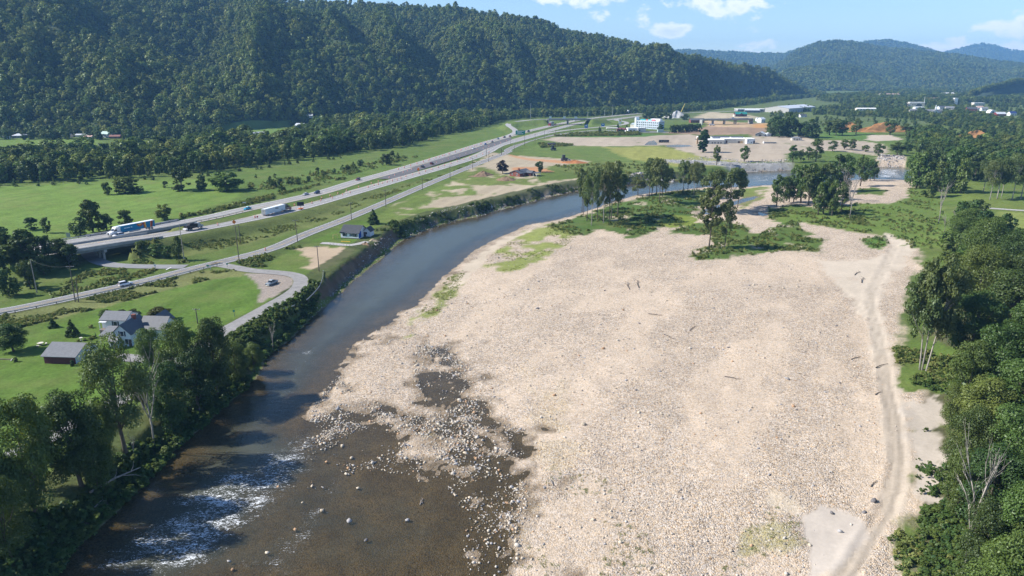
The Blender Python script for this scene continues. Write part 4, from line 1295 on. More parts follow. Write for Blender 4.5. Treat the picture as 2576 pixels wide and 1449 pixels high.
ASPHW = mat('tyre_wear', (.215, .205, .20), .9, var=.25, scale=.12, spec=.15)
ASPHX = mat('tyre_wear_dark', (.185, .185, .19), .9, var=.25, scale=.12, spec=.15)
def road(name, L, w, m, lines=(), wear=()):
    mb = MB()
    strip(mb, L, -w / 2, w / 2, 0)
    o = tag(mb.obj(name, m), kind='structure')
    for off in wear:
        tw = MB()
        strip(tw, L, off - .42, off + .42, .012)
        tw.obj('tyre_wear', ASPHW, o)
    if lines:
        mk = MB()
        mi = {'w': 0, 'y': 1}
        for off, wd, c, dash in lines:
            strip(mk, L, off - wd / 2, off + wd / 2, .03, mi[c], dash)
        mk.obj('lane_markings', [PWHITE, PYEL], o)
    return o
hw = [(-5.0, .22, 'w', None), (4.2, .22, 'y', None), (-.4, .2, 'w', (3, 9))]
road('highway', WEST, 12.0, CONC, hw, (-3.6, -1.8, .9, 2.7))
road('highway', EAST, 12.5, CONC, [(5.0, .22, 'w', None), (-4.2, .22, 'y', None), (.4, .2, 'w', (3, 9))], (3.6, 1.8, -.9, -2.7))
road('frontage_road', FRONT, 7.6, ASPH, [(3.1, .18, 'w', None), (-3.1, .18, 'w', None), (.12, .12, 'y', None), (-.18, .12, 'y', (4, 5))], (-2.3, -.9, .9, 2.3))
LOOP[:, 2] += .012
road('river_lane', LOOP, 5.4, ASPHL)
SIDE[:, 2] += .008
road('side_road', SIDE, 6.0, ASPH)
road('ramp', RAMP, 8.0, CONC)
road('ramp', RAMPE, 7.4, CONC)
DRIVE[:, 2] -= .01
road('driveway', DRIVE, 3.6, GRVR)
YARD[:, 2] += .02
road('driveway', YARD, 5.0, ASPHL)
road('gravel_road', RROAD, 4.4, GRVR)
road('far_road', TOWNR, 9.0, CONC)
# the new dark pavement laid between the carriageways
md = MB()
nv = poly(C(2, (1270, 722), (1420, 672), (1700, 592), (2000, 500), (2300, 408), (2560, 330), (2576, 352), (2300, 452), (2000, 548), (1700, 640), (1560, 690), (1440, 722)), 6.24)
md.quad([(x, y, 6.235 + (.05 if i in (0, 11) else 0)) for i, (x, y) in enumerate(nv)][::-1])
tag(md.obj('new_pavement', ASPHD), kind='structure')
st = MB()
sb = poly(C(5, (1562, 290), (1612, 268), (1620, 269), (1570, 292)), 5.45)
st.quad([(x, y, 5.46) for x, y in sb])
st.obj('stop_line', PWHITE, bpy.data.objects['side_road'])

# ------------------------------------------------------------------ bridges
CONCB = mat('concrete', (.34, .335, .32), .9, var=.2, scale=.5)
STEELB = mat('girder_steel', (.20, .215, .21), .7, var=.2, scale=.6)
def sub_line(L, x0, x1, ymax=1e9):
    m = (L[:, 0] >= x0) & (L[:, 0] <= x1) & (L[:, 1] < ymax)
    return L[m]
def bridge(name, L, w, label, piers, ground=5.0, par=.85, girders=4):
    o = thing(name, (0, 0, 0), 0, label, 'bridge')
    mb = MB()
    strip(mb, L, -w / 2 - .5, w / 2 + .5, -.06)
    strip(mb, L, w / 2 + .5, -w / 2 - .5, -.42)
    for s in (-1, 1):
        n = side_of(L)
        A = L.copy()
        A[:, :2] += n * s * (w / 2 + .5)
        for i in range(len(L) - 1):
            a, b = A[i], A[i + 1]
            q = [(a[0], a[1], a[2] - .06), (b[0], b[1], b[2] - .06), (b[0], b[1], b[2] - .42), (a[0], a[1], a[2] - .42)]
            mb.quad(q if s < 0 else q[::-1])
    mb.obj('deck', CONCB, o)
    def beam(nm, off, z0, z1, th, m):
        g = MB()
        n = side_of(L)
        a, b = L.copy(), L.copy()
        a[:, :2] += n * (off - th / 2)
        b[:, :2] += n * (off + th / 2)
        for i in range(len(L) - 1):
            p = [(*a[i, :2], L[i, 2] + z0), (*b[i, :2], L[i, 2] + z0), (*b[i, :2], L[i, 2] + z1), (*a[i, :2], L[i, 2] + z1)]
            q = [(*a[i + 1, :2], L[i + 1, 2] + z0), (*b[i + 1, :2], L[i + 1, 2] + z0), (*b[i + 1, :2], L[i + 1, 2] + z1), (*a[i + 1, :2], L[i + 1, 2] + z1)]
            for k in range(4):
                k2 = (k + 1) % 4
                g.quad([p[k], q[k], q[k2], p[k2]])
            if i == 0:
                g.quad(p)
            if i == len(L) - 2:
                g.quad(q[::-1])
        g.obj(nm, m, o)
    for s in (-1, 1):
        beam('parapet', s * (w / 2 + .32), -.05, par, .3, CONCB)
    for k in range(girders):
        beam('girder', -w / 2 + .6 + k * (w - 1.2) / (girders - 1), -1.5, -.43, .45, STEELB if girders < 5 else CONCB)
    n = side_of(L)
    for f in piers:
        i = int(f * (len(L) - 1))
        c = L[i]
        a = math.atan2(n[i][1], n[i][0])
        mb = MB()
        mb.box((c[0], c[1], c[2] - 2.5), (w, 1.2, .98), rz=a)
        pr = mb.obj('pier', CONCB, o)
        for s in (-1, 0, 1):
            q = MB()
            p = (c[0] + n[i][0] * s * w * .32, c[1] + n[i][1] * s * w * .32)
            zb = gz(*p) - .3
            q.tube([(p[0], p[1], zb), (p[0], p[1], c[2] - 2.5)], .55, 10)
            q.obj('column', CONCB, pr)
    for f in (0, 1):
        i = -1 if f else 0
        c = L[i]
        a = math.atan2(n[i][1], n[i][0])
        MB().box((c[0], c[1], ground - 1), (w + .6, 1.4, c[2] - ground + .55), rz=a).obj('abutment', CONCB, o)
    return o
bridge('highway_bridge', sub_line(EAST, gx0 - 1, gx1 + 1, 420), 12.5, 'near concrete highway bridge crossing the side road at left', (.45,))
bridge('highway_bridge', sub_line(WEST, gx0 - 1, gx1 + 1, 420), 12.0, 'farther parallel highway bridge, the one the big rig is driving onto', (.45,))
u0, u1 = G(*C(18, (860, 244)), 14)[0], G(*C(18, (1660, 240)), 14)[0]
OV = sub_line(OVER, u0, u1)
road('overpass_road', OVER, 9.0, ASPH)
bridge('overpass', OV, 10.0, 'long overpass carrying a road above the highway interchange', (.5,), par=.95)
RB = smooth_line(road_pts([(17, [(560, 262), (1000, 258), (1300, 255), (1550, 250), (1800, 240)], 12.5)]))
bridge('river_bridge', RB, 9.0, 'grey multi span road bridge beside the dark hedge on the brown field', (.22, .44, .66), girders=5, par=1.0)

# ------------------------------------------------------------------ guardrails
GALV = mat('galvanised', (.42, .43, .44), .5, .6, var=.15, scale=2)
POSTM = mat('post_wood', (.16, .13, .105), .9, var=.3, scale=3)
post_me = MB().box((0, 0, -.5), (.18, .18, 1.25)).mesh('post', POSTM)
def guardrail(L, off, label, step=5.0, lift=.0):
    n = side_of(L)
    P = L.copy()
    P[:, :2] += n * off
    o = thing('guardrail', tuple(P[0]), 0, label, 'guardrail')
    Q = P - P[0]
    mb = MB()
    for z0, z1, d in ((.42, .58, .0), (.58, .62, .06), (.62, .78, .0)):
        for i in range(len(Q) - 1):
            mb.quad([(Q[i][0], Q[i][1], Q[i][2] + z0 + lift), (Q[i + 1][0], Q[i + 1][1], Q[i + 1][2] + z0 + lift), (Q[i + 1][0], Q[i + 1][1], Q[i + 1][2] + z1 + lift), (Q[i][0], Q[i][1], Q[i][2] + z1 + lift)])
    mb.quad([tuple(Q[0] + np.array((0, 0, .4 + lift))), tuple(Q[0] + np.array((.05, .05, .4 + lift))), tuple(Q[0] + np.array((.05, .05, .8 + lift))), tuple(Q[0] + np.array((0, 0, .8 + lift)))])
    r = mb.obj('rail', GALV, o)
    sm = r.modifiers.new('thick', 'SOLIDIFY')
    sm.thickness = .08
    s = np.concatenate([[0], np.cumsum(np.linalg.norm(np.diff(Q[:, :2], axis=0), axis=1))])
    for q in np.arange(0, s[-1], step):
        p = link('post', post_me, o)
        p.location = [np.interp(q, s, Q[:, i]) for i in range(3)]
    return o
def cut(L, xa, xb):
    return L[(L[:, 0] > xa) & (L[:, 0] < xb)]
xs = lambda k, x, y, z: G(*C(k, (x, y)), z)[0]
guardrail(cut(WEST[WEST[:, 1] < 460], xs(1, 300, 1370, 11.3), xs(1, 1880, 1095, 9)), -5.7, 'galvanised guardrail along the far side of the highway by the bridges')
guardrail(cut(WEST[WEST[:, 1] < 460], xs(1, 1000, 1290, 10.9), xs(1, 2110, 1095, 8.8)), 5.6, 'guardrail on the median side of the far carriageway beside the big rig', 5)
fl = FRONT[(FRONT[:, 0] > xs(5, -300, 740, 5)) & (FRONT[:, 0] < xs(5, 2000, 270, 5))]
guardrail(fl, 4.3, 'low guardrail along the two lane road above the weedy slope', 6)
wr = road_pts([(6, [(1118, 480), (1112, 560), (1080, 640), (1010, 715), (960, 762)], 4.6)])
guardrail(smooth_line(wr, 2.5), 0, 'torn guardrail dangling over the eroded river bank', 6, .3)
wr = road_pts([(6, [(850, 812), (760, 838), (640, 868), (540, 910), (470, 945)], 4.4)])
guardrail(smooth_line(wr, 2.5), 0, 'bent guardrail hanging among the bank shrubs below the lane', 6, .3)

# ------------------------------------------------------------------ utility poles and wires
WOODP = mat('pole_wood', (.125, .105, .085), .9, var=.3, scale=2)
WOODG = mat('pole_grey', (.27, .25, .225), .9, var=.25, scale=2)
GLASSI = mat('insulator', (.55, .56, .58), .3, var=.05)
WIREM = mat('wire', (.05, .05, .055), .6)
def pole(k, bx, by, ty, label, arm=True, lean=0.0, grey=False, arms=1, heading=R(15)):
    u, v = C(k, (bx, by))
    x, y, z = base_of(u, v)
    h = top_height(*C(k, (bx, by)), C(k, (bx, ty))[1], y, z)
    h = min(max(h, 5), 16)
    o = thing('utility_pole', (x, y, z), heading, label, 'utility pole', 'utility poles along the frontage road')
    o.rotation_euler = (0, lean, heading)
    m = WOODG if grey else WOODP
    MB().tube([(0, 0, -1), (0, 0, h)], [.19, .13], 8).obj('pole', m, o)
    if arm:
        for j in range(arms):
            za = h - .45 - j * 1.1
            a = MB().box((0, .16, za), (2.5, .12, .14)).box((-.5, .1, za - .5), (.9, .05, .05)).obj('crossarm', WOODG, o)
            for xx in (-1.1, -.4, .4, 1.1):
                MB().tube([(xx, .16, za + .14), (xx, .16, za + .36)], [.06, .045], 6).obj('insulator', GLASSI, a)
    return o, Vector((x, y, z + h - .1))
near = {}
PL = [(5, 350, 510, 195, 'bare grey pole at left in front of the dark trees', False, 0, True), (5, 710, 595, 255, 'pole with pale crossarm leaning beside the road at far left', True, .03, False),
      (5, 742, 598, 372, 'short brace pole leaning next to the crossarm pole at far left', False, .06, False), (5, 1740, 215, -240, 'tall pole right of the underpass brush by the road', False, .0, True),
      (5, 2260, 240, -195, 'tall crossarm pole at the road junction with the river lane', True, .0, False), (1, 2270, 1330, 1155, 'thin pole on the verge behind the junction', False, 0, False),
      (2, 555, 1320, 1110, 'crossarm pole beside the white house driveway entrance', True, -.03, False), (2, 1062, 1110, 945, 'crossarm pole just left of the round evergreen', True, 0, False),
      (2, 1387, 990, 825, 'second roadside pole up from the round evergreen', True, 0, False), (2, 1732, 830, 712, 'third roadside pole up from the round evergreen', True, 0, False),
      (2, 1993, 725, 600, 'roadside pole nearest the brown dirt piles', True, 0, False), (2, 2205, 635, 525, 'roadside pole above the dark dirt pile', True, 0, False), (2, 2357, 565, 475, 'roadside pole left of the purple leaved tree', True, 0, False),
      (2, 2478, 500, 430, 'roadside pole behind the purple leaved tree', True, 0, False), (2, 2335, 512, 440, 'pole on the grass strip between highway and road near the median end', False, 0, False),
      (3, 222, 500, 440, 'roadside pole where the red dirt track leaves the road', True, 0, False), (3, 343, 460, 390, 'roadside pole just past the red dirt track', True, 0, False), (3, 440, 410, 315, 'tall pole where the frontage road starts to bend', True, 0, False),
      (3, 540, 392, 300, 'tall pole at the head of the pale field path', True, 0, False), (3, 628, 345, 268, 'pole on the bend right of the pale field path', True, 0, False), (3, 732, 322, 255, 'pole beside the bend near the brown field corner', True, 0, False),
      (3, 870, 300, 228, 'pole near the hedge along the brown field', True, 0, False), (3, 1020, 278, 212, 'last pole before the petrol station hedge', True, 0, False), (3, 310, 412, 352, 'pole on the verge below the highway split', False, 0, False),
      (3, 80, 505, 432, 'pole on the verge level with the red brick house', False, 0, False)]
tops = []
for k, bx, by, ty, lab, arm, lean, gr in PL:
    tops.append(pole(k, bx, by, ty, lab, arm, lean, gr)[1])
u, v = C(6, (1078, 466))
pole(6, 1078, 466, 225, 'pole standing at the lip of the eroded bank by the lane curve', True, 0)
pole(5, 1865, 800, 735, 'crossarm pole rising behind the bank trees below the lawn', True, 0, heading=R(-10))
def wire(a, b, sag, label):
    pts = []
    for i in range(9):
        t = i / 8
        p = a.lerp(b, t)
        pts.append((p.x, p.y, p.z - sag * 4 * t * (1 - t)))
    o = MB().tube(pts, .022, 3, cap=False).obj('overhead_wire', WIREM)
    return tag(o, label, 'wire', 'overhead wires on the utility poles')
names = ['leftmost bare pole', 'leaning crossarm pole', None, 'underpass pole', 'junction pole', None, 'driveway pole', 'evergreen pole', 'second pole', 'third pole', 'dirt pile pole', 'dark pile pole', 'purple tree pole', 'pole behind the purple tree']
seq = [0, 1, 3, 4, 6, 7, 8, 9, 10, 11, 12, 13]
for a, b in zip(seq[:-1], seq[1:]):
    wire(tops[a], tops[b], 1.2, 'sagging wire from the %s to the %s' % (names[a], names[b]))

# ------------------------------------------------------------------ light masts and signs
MAST = mat('mast_steel', (.36, .38, .38), .5, .5, var=.1)
SIGNB = mat('sign_blue', (.03, .17, .50), .5, var=.08)
SIGNG = mat('sign_green', (.02, .24, .19), .5, var=.08)
SIGNO = mat('sign_orange', (.85, .20, .02), .5, var=.05)
SIGNW = mat('sign_white', (.75, .75, .73), .5, var=.05)
BLK = mat('black_plastic', (.018, .018, .02), .5, var=.1)
def mast(k, bx, by, ty, label):
    x, y, z = base_of(*C(k, (bx, by)))
    h = top_height(*C(k, (bx, by)), C(k, (bx, ty))[1], y, z)
    o = thing('light_mast', (x, y, z), 0, label, 'light mast', 'tall light masts at the interchange')
    MB().tube([(0, 0, 0), (0, 0, h)], [.42, .2], 8).obj('mast', MAST, o)
    a = MB()
    for i in range(8):
        t = i * math.pi / 4
        a.tube([(0, 0, h - .4), (1.3 * math.cos(t), 1.3 * math.sin(t), h - .3)], .06, 4)
        a.box((1.35 * math.cos(t), 1.35 * math.sin(t), h - .55), (.6, .6, .3))
    a.obj('lamp_ring', MAST, o)
mast(3, 497, 155, 10, 'tall light mast on the left of the interchange')
mast(3, 1270, 125, 25, 'tall light mast right of the overpass')
mast(3, 1195, 130, 70, 'shorter light mast between the overpass and the station sign')
mast(3, 1035, 152, 92, 'short light mast just right of the overpass bridge')
def sign(name, k, bx, by, ty, w, h, m, label, posts=2, rz=0.0, rim=SIGNW, marks=None, diamond=False):
    """board on posts, its foot at (bx, by), its top edge at row ty"""
    x, y, z = base_of(*C(k, (bx, by)))
    ht = max(top_height(*C(k, (bx, by)), C(k, (bx, ty))[1], y, z), h + .6)
    o = thing(name, (x, y, z), rz, label, 'sign')
    for i in range(posts):
        px = 0 if posts == 1 else (-.35 + .7 * i) * w
        MB().box((px, .08, -.4), (.12, .12, ht - .1 * h)).obj('post', MAST, o)
    if diamond:
        c = ht - h / 2
        b = MB().prism([(0, c - h / 2), (w / 2, c), (0, c + h / 2), (-w / 2, c)], -.03, .03).obj('board', m, o)
    else:
        b = MB().box((0, 0, ht - h), (w, .08, h)).obj('board', m, o)
        if marks:
            for mx_, mz, mw, mh in marks:
                MB().box((mx_ * w, -.06, ht - h + mz * h), (mw * w, .03, mh * h)).obj('legend', rim, b)
    return o
LEG = [(0, .72, .7, .14), (-.1, .48, .5, .12), (0, .2, .62, .12)]
sign('highway_sign', 18, 395, 530, 475, 12, 5.2, SIGNG, 'big teal green guide sign standing in the highway median', 3, R(8), marks=LEG)
sign('service_sign', 18, 1577, 440, 340, 4.6, 4.6, SIGNB, 'square blue roadside sign left of the two beyond the frontage bend', 2, marks=[(0, .55, .5, .3)])
sign('service_sign', 18, 1877, 400, 320, 4.6, 4.0, SIGNB, 'square blue roadside sign nearer the petrol station', 2, marks=[(0, .5, .5, .3)])
sign('overhead_sign', 18, 935, 246, 205, 4.5, 4.5, SIGNW, 'white backed sign at the left end of the overpass', 1)
sign('overhead_sign', 18, 1185, 244, 203, 4.5, 4.5, SIGNW, 'white backed sign at the middle of the overpass', 1)
sign('overhead_sign', 18, 1390, 243, 198, 4.5, 4.0, SIGNW, 'white backed sign at the right end of the overpass', 1)
sign('work_sign', 1, 2212, 1165, 1108, 2.0, 2.2, SIGNO, 'orange diamond road work sign beside the dump truck lane', 1, R(10), diamond=True)
sign('work_sign', 2, 1693, 655, 618, 2.4, 2.6, SIGNO, 'orange diamond sign at the start of the new dark pavement', 1, R(10), diamond=True)
sign('stop_sign', 5, 1467, 290, 240, .8, .8, SIGNW, 'small sign post where the side road meets the main road', 1)
sign('street_sign', 5, 1962, 285, 245, .9, .5, SIGNG, 'small green street name sign at the lane junction', 1)
sign('marker_post', 5, 1986, 292, 252, .35, 1.4, SIGNW, 'slim white marker post beside the street name sign', 1)
sign('warning_sign', 6, 213, 432, 388, .9, .9, SIGNG, 'diamond warning sign seen from behind at the river lane', 1, diamond=True)
sign('lawn_sign', 5, 2212, 735, 668, .9, .9, SIGNG, 'lone sign post on the lawn inside the lane curve', 1, diamond=True)
sign('gore_sign', 1, 650, 1290, 1232, 1.8, 2.0, MAST, 'grey sign seen from behind at the left highway shoulder', 2)
sign('verge_sign', 1, 2305, 968, 942, 1.8, 1.0, SIGNW, 'small white sign beside the highway hedge above the turquoise car', 1)
# petrol station sign with a yellow shell mark
x, y, z = base_of(*C(16, (480, 440)))
o = thing('station_sign', (x, y, z), 0, 'tall white petrol station sign with a yellow shell emblem', 'sign')
for s in (-1, 1):
    MB().box((s * 1.5, 0, 0), (.4, .4, 8)).obj('post', SIGNW, o)
bd = MB().box((0, 0, 6.6), (4.4, .6, 4.4)).obj('board', SIGNW, o)
sh = MB()
sh.prism([(-.55, 7.5), (.55, 7.5), (1.25, 8.6), (1.05, 9.5), (.45, 10.1), (0, 10.2), (-.45, 10.1), (-1.05, 9.5), (-1.25, 8.6)], -.42, -.32)
sh.obj('shell_emblem', mat('shell_yellow', (.80, .48, .03), .5), bd)
MB().box((0, -.36, 4.0), (3.4, .3, 2.2)).obj('price_board', SIGNW, o)

# portable message board and stop paddle
def message_board():
    x, y, z = base_of(*C(15, (1800, 720)), 8)
    o = thing('message_board', (x, y, z), R(18), 'black portable message board on an orange trailer', 'message board')
    MB().box((0, 0, .5), (2.6, 1.6, .45)).box((-2.0, 0, .5), (1.6, .15, .15)).obj('trailer', SIGNO, o)
    for s in (-1, 1):
        MB().tube([(.2, s * .95, .36), (.2, s * .75, .36)], .36, 12).obj('wheel', BLK, o)
    MB().box((0, 0, .95), (.2, .2, 1.5)).obj('mast', BLK, o)
    p = MB().box((0, 0, 2.2), (3.7, .25, 2.2)).obj('screen', BLK, o)
    MB().box((0, -.14, 2.3), (3.5, .03, 2.0)).obj('display_panel', mat('led_panel', (.03, .03, .05), .35), p)
message_board()
sign('stop_paddle', 2, 176, 1100, 1072, .8, .8, mat('sign_red', (.45, .03, .04), .5), 'small red work sign on a post behind the white trailer', 1)

# ------------------------------------------------------------------ barrels
BORG = mat('barrel_orange', (.88, .16, .03), .5, var=.06)
def barrel_mesh():
    mb = MB()
    prof = [(0, .36), (.1, .36), (.1, .30), (.32, .29), (.32, .295), (.5, .29), (.5, .275), (.68, .27), (.68, .275), (.86, .265), (.86, .25), (1.0, .24), (1.02, .12)]
    for i in range(len(prof) - 1):
        z0, r0 = prof[i]
        z1, r1 = prof[i + 1]
        m = 1 if (.32 < (z0 + z1) / 2 < .5 or .68 < (z0 + z1) / 2 < .86) else (2 if z1 <= .1 else 0)
        for k in range(10):
            a, b = k * math.pi / 5, (k + 1) * math.pi / 5
            mb.quad([(r0 * math.cos(a), r0 * math.sin(a), z0), (r0 * math.cos(b), r0 * math.sin(b), z0), (r1 * math.cos(b), r1 * math.sin(b), z1), (r1 * math.cos(a), r1 * math.sin(a), z1)], m)
    return mb.mesh('traffic_barrel', [BORG, SIGNW, BLK])
bm_ = barrel_mesh()
bar = [(2, p) for p in [(525, 975), (780, 908), (862, 884), (935, 864), (1015, 840), (1130, 804), (1250, 769), (1317, 752), (690, 955), (773, 932), (880, 906), (980, 876), (1050, 856), (1220, 804), (1275, 787), (1315, 777), (1355, 769), (1400, 756), (1448, 744), (1492, 736), (1528, 720), (1575, 704), (1640, 687), (1550, 669), (1592, 654), (1470, 695), (1420, 718), (1630, 640), (1505, 636), (315, 1052), (150, 1090)]]
bar += [(1, p) for p in [(1667, 1236), (2055, 1160), (2408, 1090), (940, 1348)]]
bar += [(2, (1700 + 55 * i, 628 - 17.2 * i)) for i in range(16)] + [(2, (1740 + 50 * i, 566 - 15.6 * i)) for i in range(16)] + [(2, (1560 + 60 * i, 618 - 18.5 * i)) for i in range(14)] + [(2, (1700 + 60 * i, 672 - 18 * i)) for i in range(12)]
bar.append((2, (250, 1396)))
EXTRA = []
bl = []
for k, p in bar:
    u, v = C(k, p)
    x, y = G(u, v, 6.3)
    for _ in range(3):
        zz = gz(x, y) + .14
        x, y = G(u, v, zz)
    bl.append((y, x, zz))
bl.sort()
def nth(i):
    return '%d%s' % (i, 'th' if 10 <= i % 100 <= 20 else {1: 'st', 2: 'nd', 3: 'rd'}.get(i % 10, 'th'))
for i, (y, x, z) in enumerate(bl):
    o = link('traffic_barrel', bm_)
    o.location = (x, y, z + .01)
    o.scale = (1.25,) * 3 if y > 500 else (1.1,) * 3
    tag(o, 'orange and white barrel in the highway work zone, %s counting from the nearest' % nth(i + 1), 'barrel', 'traffic barrels in the work zone')

# ------------------------------------------------------------------ buildings, put together from blocks
WSID = mat('siding_white', (.74, .75, .76), .7, var=.06, scale=1.0)
BSID = mat('siding_blue_white', (.62, .67, .72), .7, var=.06, scale=1.0)
CREAM = mat('wall_cream', (.60, .56, .48), .8, var=.1, scale=.6)
BRICK = mat('brick_red', (.22, .075, .055), .85, var=.25, scale=3)
BRICKD = mat('brick_dark', (.10, .035, .035), .85, var=.25, scale=3)
STONE = mat('stone_wall', (.24, .19, .155), .9, var=.45, scale=2.5, bump=.5)
SHING = mat('shingle_grey', (.17, .175, .185), .9, var=.14, scale=1.2, bump=.2)
SHIND = mat('shingle_dark', (.062, .066, .075), .9, var=.18, scale=1.0, bump=.2)
METR = mat('metal_roof', (.60, .62, .64), .45, .2, var=.10, scale=.5)
METD = mat('metal_roof_dark', (.11, .115, .125), .55, .1, var=.12, scale=.8)
RROOF = mat('red_roof', (.50, .045, .05), .6, var=.1)
GROOF = mat('green_roof', (.03, .21, .18), .5, var=.1)
PKROOF = mat('pink_roof', (.55, .36, .30), .7, var=.12)
BLROOF = mat('blue_roof', (.03, .05, .16), .6, var=.1)
WROOF = mat('white_roof', (.78, .77, .74), .8, var=.08, scale=.3)
GLASS = mat('window_glass', (.030, .038, .050), .12, var=.25, spec=.6, scale=.8)
TRIM = mat('trim_white', (.78, .78, .77), .6, var=.05)
SHUT = mat('shutter_navy', (.03, .045, .075), .6, var=.1)
DOORM = mat('door_dark', (.10, .07, .06), .6, var=.15)
TARP = mat('tarp_blue', (.006, .075, .36), .45, var=.12, scale=1.5, bump=.3)
CHIM = mat('chimney_brick', (.20, .075, .055), .9, var=.3, scale=4)
def win(par, face, w, d, pos, z, ww, hh, shutters=False, frame=TRIM):
    """a window on one face of a w x d block standing about the origin of its parent's blocks"""
    cx, cy, W_, D_ = w[0], w[1], w[2], d
    t = .07
    if face in 'fb':
        s = -1 if face == 'f' else 1
        yy = cy + s * D_ / 2
        f = MB().box((cx + pos, yy + s * t / 2, z), (ww + .2, t, hh + .2)).obj('window', frame, par)
        MB().box((cx + pos, yy + s * (t + .012), z + .1), (ww, .024, hh)).obj('pane', GLASS, f)
        if shutters:
            for q in (-1, 1):
                MB().box((cx + pos + q * (ww / 2 + .36), yy + s * .03, z), (.42, .06, hh + .2)).obj('shutter', SHUT, f)
    else:
        s = -1 if face == 'l' else 1
        xx = cx + s * W_ / 2
        f = MB().box((xx + s * t / 2, cy + pos, z), (t, ww + .2, hh + .2)).obj('window', frame, par)
        MB().box((xx + s * (t + .012), cy + pos, z + .1), (.024, ww, hh)).obj('pane', GLASS, f)
        if shutters:
            for q in (-1, 1):
                MB().box((xx + s * .03, cy + pos + q * (ww / 2 + .36), z), (.06, .42, hh + .2)).obj('shutter', SHUT, f)
def door(par, face, w, d, pos, ww=1.0, hh=2.1, m=None, z=0.02):
    cx, cy, W_, D_ = w[0], w[1], w[2], d
    s = -1 if face in 'fl' else 1
    if face in 'fb':
        yy = cy + s * (D_ / 2 + .04)
        o = MB().box((cx + pos, yy, z), (ww, .08, hh)).obj('door', m or DOORM, par)
        MB().box((cx + pos + ww * .38, yy + s * .07, z + hh * .48), (.08, .06, .12)).obj('handle', TRIM, o)
    else:
        xx = cx + s * (W_ / 2 + .04)
        o = MB().box((xx, cy + pos, z), (.08, ww, hh)).obj('door', m or DOORM, par)
        MB().box((xx + s * .07, cy + pos + ww * .38, z + hh * .48), (.06, .08, .12)).obj('handle', TRIM, o)
def block(par, cx, cy, w, d, h, rh, wm, rm, ridge='x', ov=.45, z0=0.0, th=.16, wins=(), doors=(), roof='gable'):
    """walls with a gable, hip, shed or flat roof; front is -y"""
    mb = MB()
    if roof == 'gable':
        if ridge == 'x':
            mb.prism([(cy - d / 2, z0 - .4), (cy + d / 2, z0 - .4), (cy + d / 2, z0 + h), (cy, z0 + h + rh), (cy - d / 2, z0 + h)], cx - w / 2, cx + w / 2, axis='x')
        else:
            mb.prism([(cx - w / 2, z0 - .4), (cx + w / 2, z0 - .4), (cx + w / 2, z0 + h), (cx, z0 + h + rh), (cx - w / 2, z0 + h)], cy - d / 2, cy + d / 2)
    else:
        mb.box((cx, cy, z0 - .4), (w, d, h + .4))
    wl = mb.obj('wall', wm, par)
    rb = MB()
    if roof == 'gable':
        a, L = (d / 2, w / 2 + ov) if ridge == 'x' else (w / 2, d / 2 + ov)
        sl = rh / a
        e = a + ov
        prof = lambda s: [(0, z0 + h + rh + .03), (s * e, z0 + h - sl * ov + .03), (s * e, z0 + h - sl * ov + .03 + th), (0, z0 + h + rh + .03 + th)]
        for s in (-1, 1):
            if ridge == 'x':
                rb.prism([(cy + p, q) for p, q in prof(s)], cx - L, cx + L, axis='x')
            else:
                rb.prism([(cx + p, q) for p, q in prof(s)], cy - L, cy + L)
    elif roof == 'hip':
        x0, x1, y0, y1 = cx - w / 2 - ov, cx + w / 2 + ov, cy - d / 2 - ov, cy + d / 2 + ov
        zb, zt = z0 + h + .02, z0 + h + rh
        if w >= d:
            r0, r1 = (cx - (w - d) / 2, cy, zt), (cx + (w - d) / 2 + .01, cy, zt)
            rb.quad([(x0, y0, zb), (x1, y0, zb), r1, r0]).quad([(x1, y1, zb), (x0, y1, zb), r0, r1]).quad([(x0, y1, zb), (x0, y0, zb), r0]).quad([(x1, y0, zb), (x1, y1, zb), r1])
        else:
            r0, r1 = (cx, cy - (d - w) / 2, zt), (cx, cy + (d - w) / 2, zt)
            rb.quad([(x0, y0, zb), (x1, y0, zb), r0]).quad([(x1, y1, zb), (x0, y1, zb), r1]).quad([(x0, y1, zb), (x0, y0, zb), r0, r1]).quad([(x1, y0, zb), (x1, y1, zb), r1, r0])
        rb.quad([(x0, y0, zb), (x0, y1, zb), (x1, y1, zb), (x1, y0, zb)])
    elif roof == 'shed':
        rb.prism([(cy - d / 2 - ov, z0 + h - .1), (cy + d / 2, z0 + h + rh), (cy + d / 2, z0 + h + rh + th), (cy - d / 2 - ov, z0 + h - .1 + th)], cx - w / 2 - ov, cx + w / 2 + ov, axis='x')
    else:
        rb.box((cx, cy, z0 + h + .01), (w + .3, d + .3, max(rh, .2)))
    rf = rb.obj('roof', rm, par)
    for q in wins:
        win(wl, q[0], (cx, cy, w), d, *q[1:])
    for q in doors:
        door(wl, q[0], (cx, cy, w), d, *q[1:])
    return wl, rf
def chimney(rf, x, y, z, h=1.4, w=.8):
    c = MB().box((x, y, z), (w, w, h)).box((x, y, z + h), (w + .15, w + .15, .15)).obj('chimney', CHIM, rf)
    return c
def place(k, x, y, rz, name, label, cat='house', dz=0.0, group=None, r=9.0):
    px, py, pz = base_of(*C(k, (x, y)))
    EXCL.append((px, py, r))
    return thing(name, (px, py, pz + dz), R(rz), label, cat, group)

